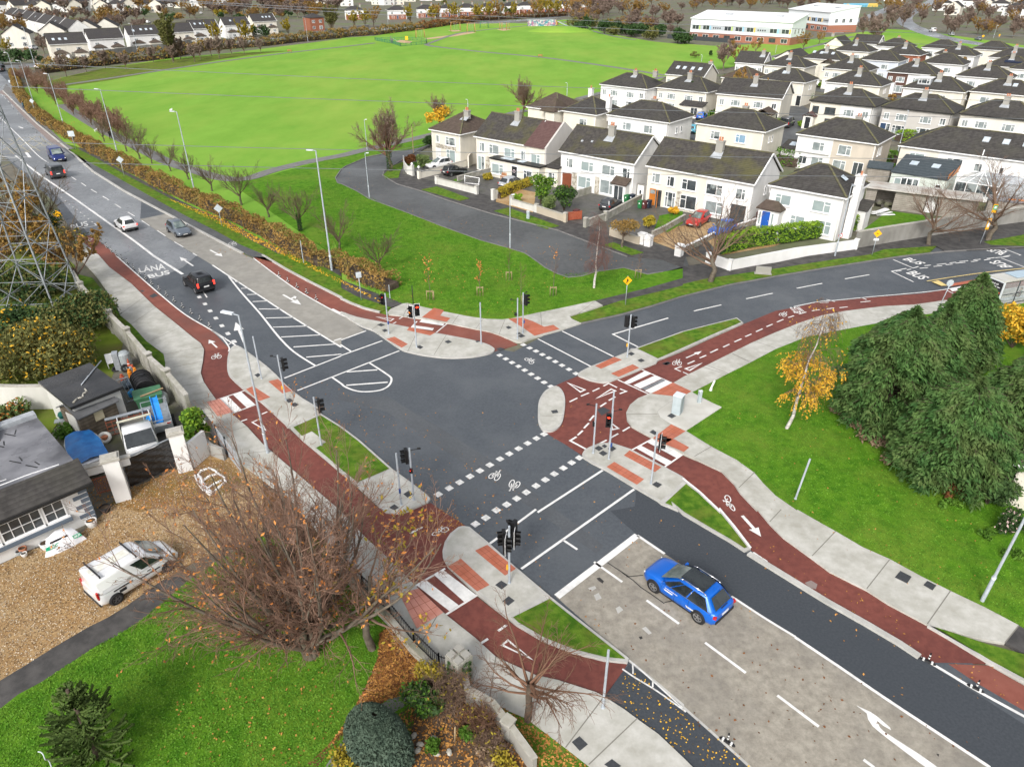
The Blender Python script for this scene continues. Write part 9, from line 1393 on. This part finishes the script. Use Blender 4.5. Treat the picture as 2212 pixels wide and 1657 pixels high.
wall('d 1330 1240 1380 1290 1460 1320',.9,rend_g,'low grey wall under the pale bar railing',c=None);wall('h -10 390 150 560 320 730 480 930 640 1085 720 1110',.7,stone_m,'low mossy stone wall under the black railings',t=.35,c=block_m);fence('h -10 385 150 555 320 722 480 920 640 1078 700 1100',1.55,'black spear-topped railing along the stone wall beside the path',pipe_m,.15,t=.026,rails=(.5,.93));wall('h 800 1150 820 1240 980 1330 1080 1460 1180 1600 1250 1700',.95,chim_m,'grey rendered garden wall curving along the bottom of the path',piers=(3,),ph=.1)
r_=empty('gate_pillar',(*Q1('h 770 1120'),0),R(-45),'ivy-grown block gate pillar with hollow top at the railing end','pillar');MB().box(-.42,.42,-.42,.42,0,1.9).build('shaft',block_m,r_);b=MB();[b.box(x-.16,x+.16,y-.16,y+.16,1.9,2.0)for x in(-.22,.22)for y in(-.22,.22)];b.build('hollow_blocks',chim_m,r_);
rng=np.random.default_rng(77);q_=rng.normal(size=(700,3));q_=q_/np.abs(q_).max(1,keepdims=True)*.46;q_[:,2]=(q_[:,2]+.46)/.92*1.75;V,F=quads(q_,.13,rng);o=np_mesh('ivy',V,F,lf_dk);o.location=r_.location;tag(o,'dark ivy covering the hollow-topped block pillar','climbing plant')
tag(MB().tube((0,0,0),(.05,0,1.0),.035).build('wooden_stake',stake_m,loc=(*Q1('h 735 1500'),.05)),'thin bare stake standing in the leafy soil bed','stake')
# cottage garden bits
def pot(q,l,m=None,r=.3,h=.42,name='plant_pot',z=.0):
 r_=empty(name,(*Q1(q),z),0,l,'plant pot');MB().lathe((0,0,0),[(r*.72,0),(r*.95,h*.5),(r,h),(r*.86,h+.01),(r*.84,h-.06)],16).build('pot',m or w_white,r_);MB().lathe((0,0,h-.07),[(r*.84,0),(r*.8,.02)],14).build('soil',soil,r_)
pot('n 460 625','white ribbed plant pot beside the skip bag');pot('n 900 410','white ribbed plant pot below the cottage window corner');pot('n 250 720','small white pot on the cottage doorstep',r=.16,h=.2,z=.14);pot('n 240 680','brown pot on the cottage doorstep',pot_m,.2,.28,z=.14);pot('n 200 705','grey pot on the cottage doorstep',cylg,.16,.22,z=.14);pot('n 1030 270','black planter boxes at the cottage corner',trim,.3,.35)
sk=empty('skip_bag',(*Q1('n 615 585'),0),ang,'crumpled white and green SKIP BAG sack slumped by the cottage wall','bag');wbag=mat('woven white',(.72,.72,.74),(.80,.80,.82),3,.6,.5,5);b=MB();vs=[];rs=random.Random(6)
for j,(dd,z)in enumerate(((-.62,.0),(-.55,.28),(-.42,.55),(-.2,.8),(.1,.92),(.35,.7))):
 for i in range(13):x=-1.05+2.1*i/12;k=1-.22*(abs(x)/1.05)**2;vs.append((x*(1.0-.10*j),dd*k+rs.uniform(-.02,.02),z*k+rs.uniform(-.02,.02)*(j>0)))
b.smooth=True;b.add(vs,[(j*13+i,j*13+i+1,(j+1)*13+i+1,(j+1)*13+i)for j in range(5)for i in range(12)]);b.build('sack',wbag,sk)
def onbag(text,x,w,v,hgt,m,nm='lettering'):
 V,F,_=glyphs(text,.01);p0,p1=Vector((0,-.62,0)),Vector((0,-.23,.79));d=(p1-p0);nn=Vector((0,-d.z,d.y)).normalized()*.05;q=MB();q.add([(x+(u-.5)*w,*(p0+d*(v+t*hgt)+nn).yz)for u,t in V],F);return q.build(nm,m,sk)
gbn=mat('bag green',(.01,.32,.16),rough=.6);p0,p1=Vector((0,-.62,0)),Vector((0,-.23,.79));d_=p1-p0;nn=Vector((0,-d_.z,d_.y)).normalized()*.04;MB().add([(x,*(p0+d_*t+nn).yz)for x,t in((-.9,.42),(.9,.42),(.85,.64),(-.85,.64))],[(0,1,2,3)]).build('green_band',gbn,sk);onbag('SKIP BAG',-.15,1.05,.46,.14,upvc);onbag('SKIP',.68,.34,.46,.14,upvc);onbag('01 723',-.1,.6,.08,.1,black);MB().add([(x,*(p0+d_*t+nn).yz)for x,t in((-.6,.74),(.3,.74),(.28,.86),(-.58,.86))],[(0,1,2,3)]).build('dark_print',trim,sk);onbag('www',-.1,.8,.24,.08,black)
# ring of white-painted stones under the great tree
b=MB();rs=random.Random(8)
for P in(Q('m 1925 1300 1960 1260 2030 1235 2090 1260 2130 1300 2180 1330 2190 1370 2130 1420 2060 1480 2010 1460 1950 1400 1920 1340 1925 1300'),Q('m 1965 1365 2040 1310 2125 1290'),Q('m 2010 1440 2080 1390 2170 1350'),Q('m 1945 1320 1985 1400 2050 1470')):
 for p,q in zip(P,P[1:]):
  n=max(1,int(math.dist(p,q)/.12))
  for i in range(n):x=p[0]+(q[0]-p[0])*i/n;y=p[1]+(q[1]-p[1])*i/n;b.lathe((x,y,.0),[(.07,0),(.085,.05),(.06,.11),(.01,.13)],6,rs.uniform(.8,1.3),rs.uniform(.7,1.1))
b.strip(Q('m 1912 1305 1935 1370 1985 1435 2060 1490'),.3,.12,0)
tag(b.build('stone_border',w_white),'border of white-painted stones on the gravel under the great bare tree','stone border')
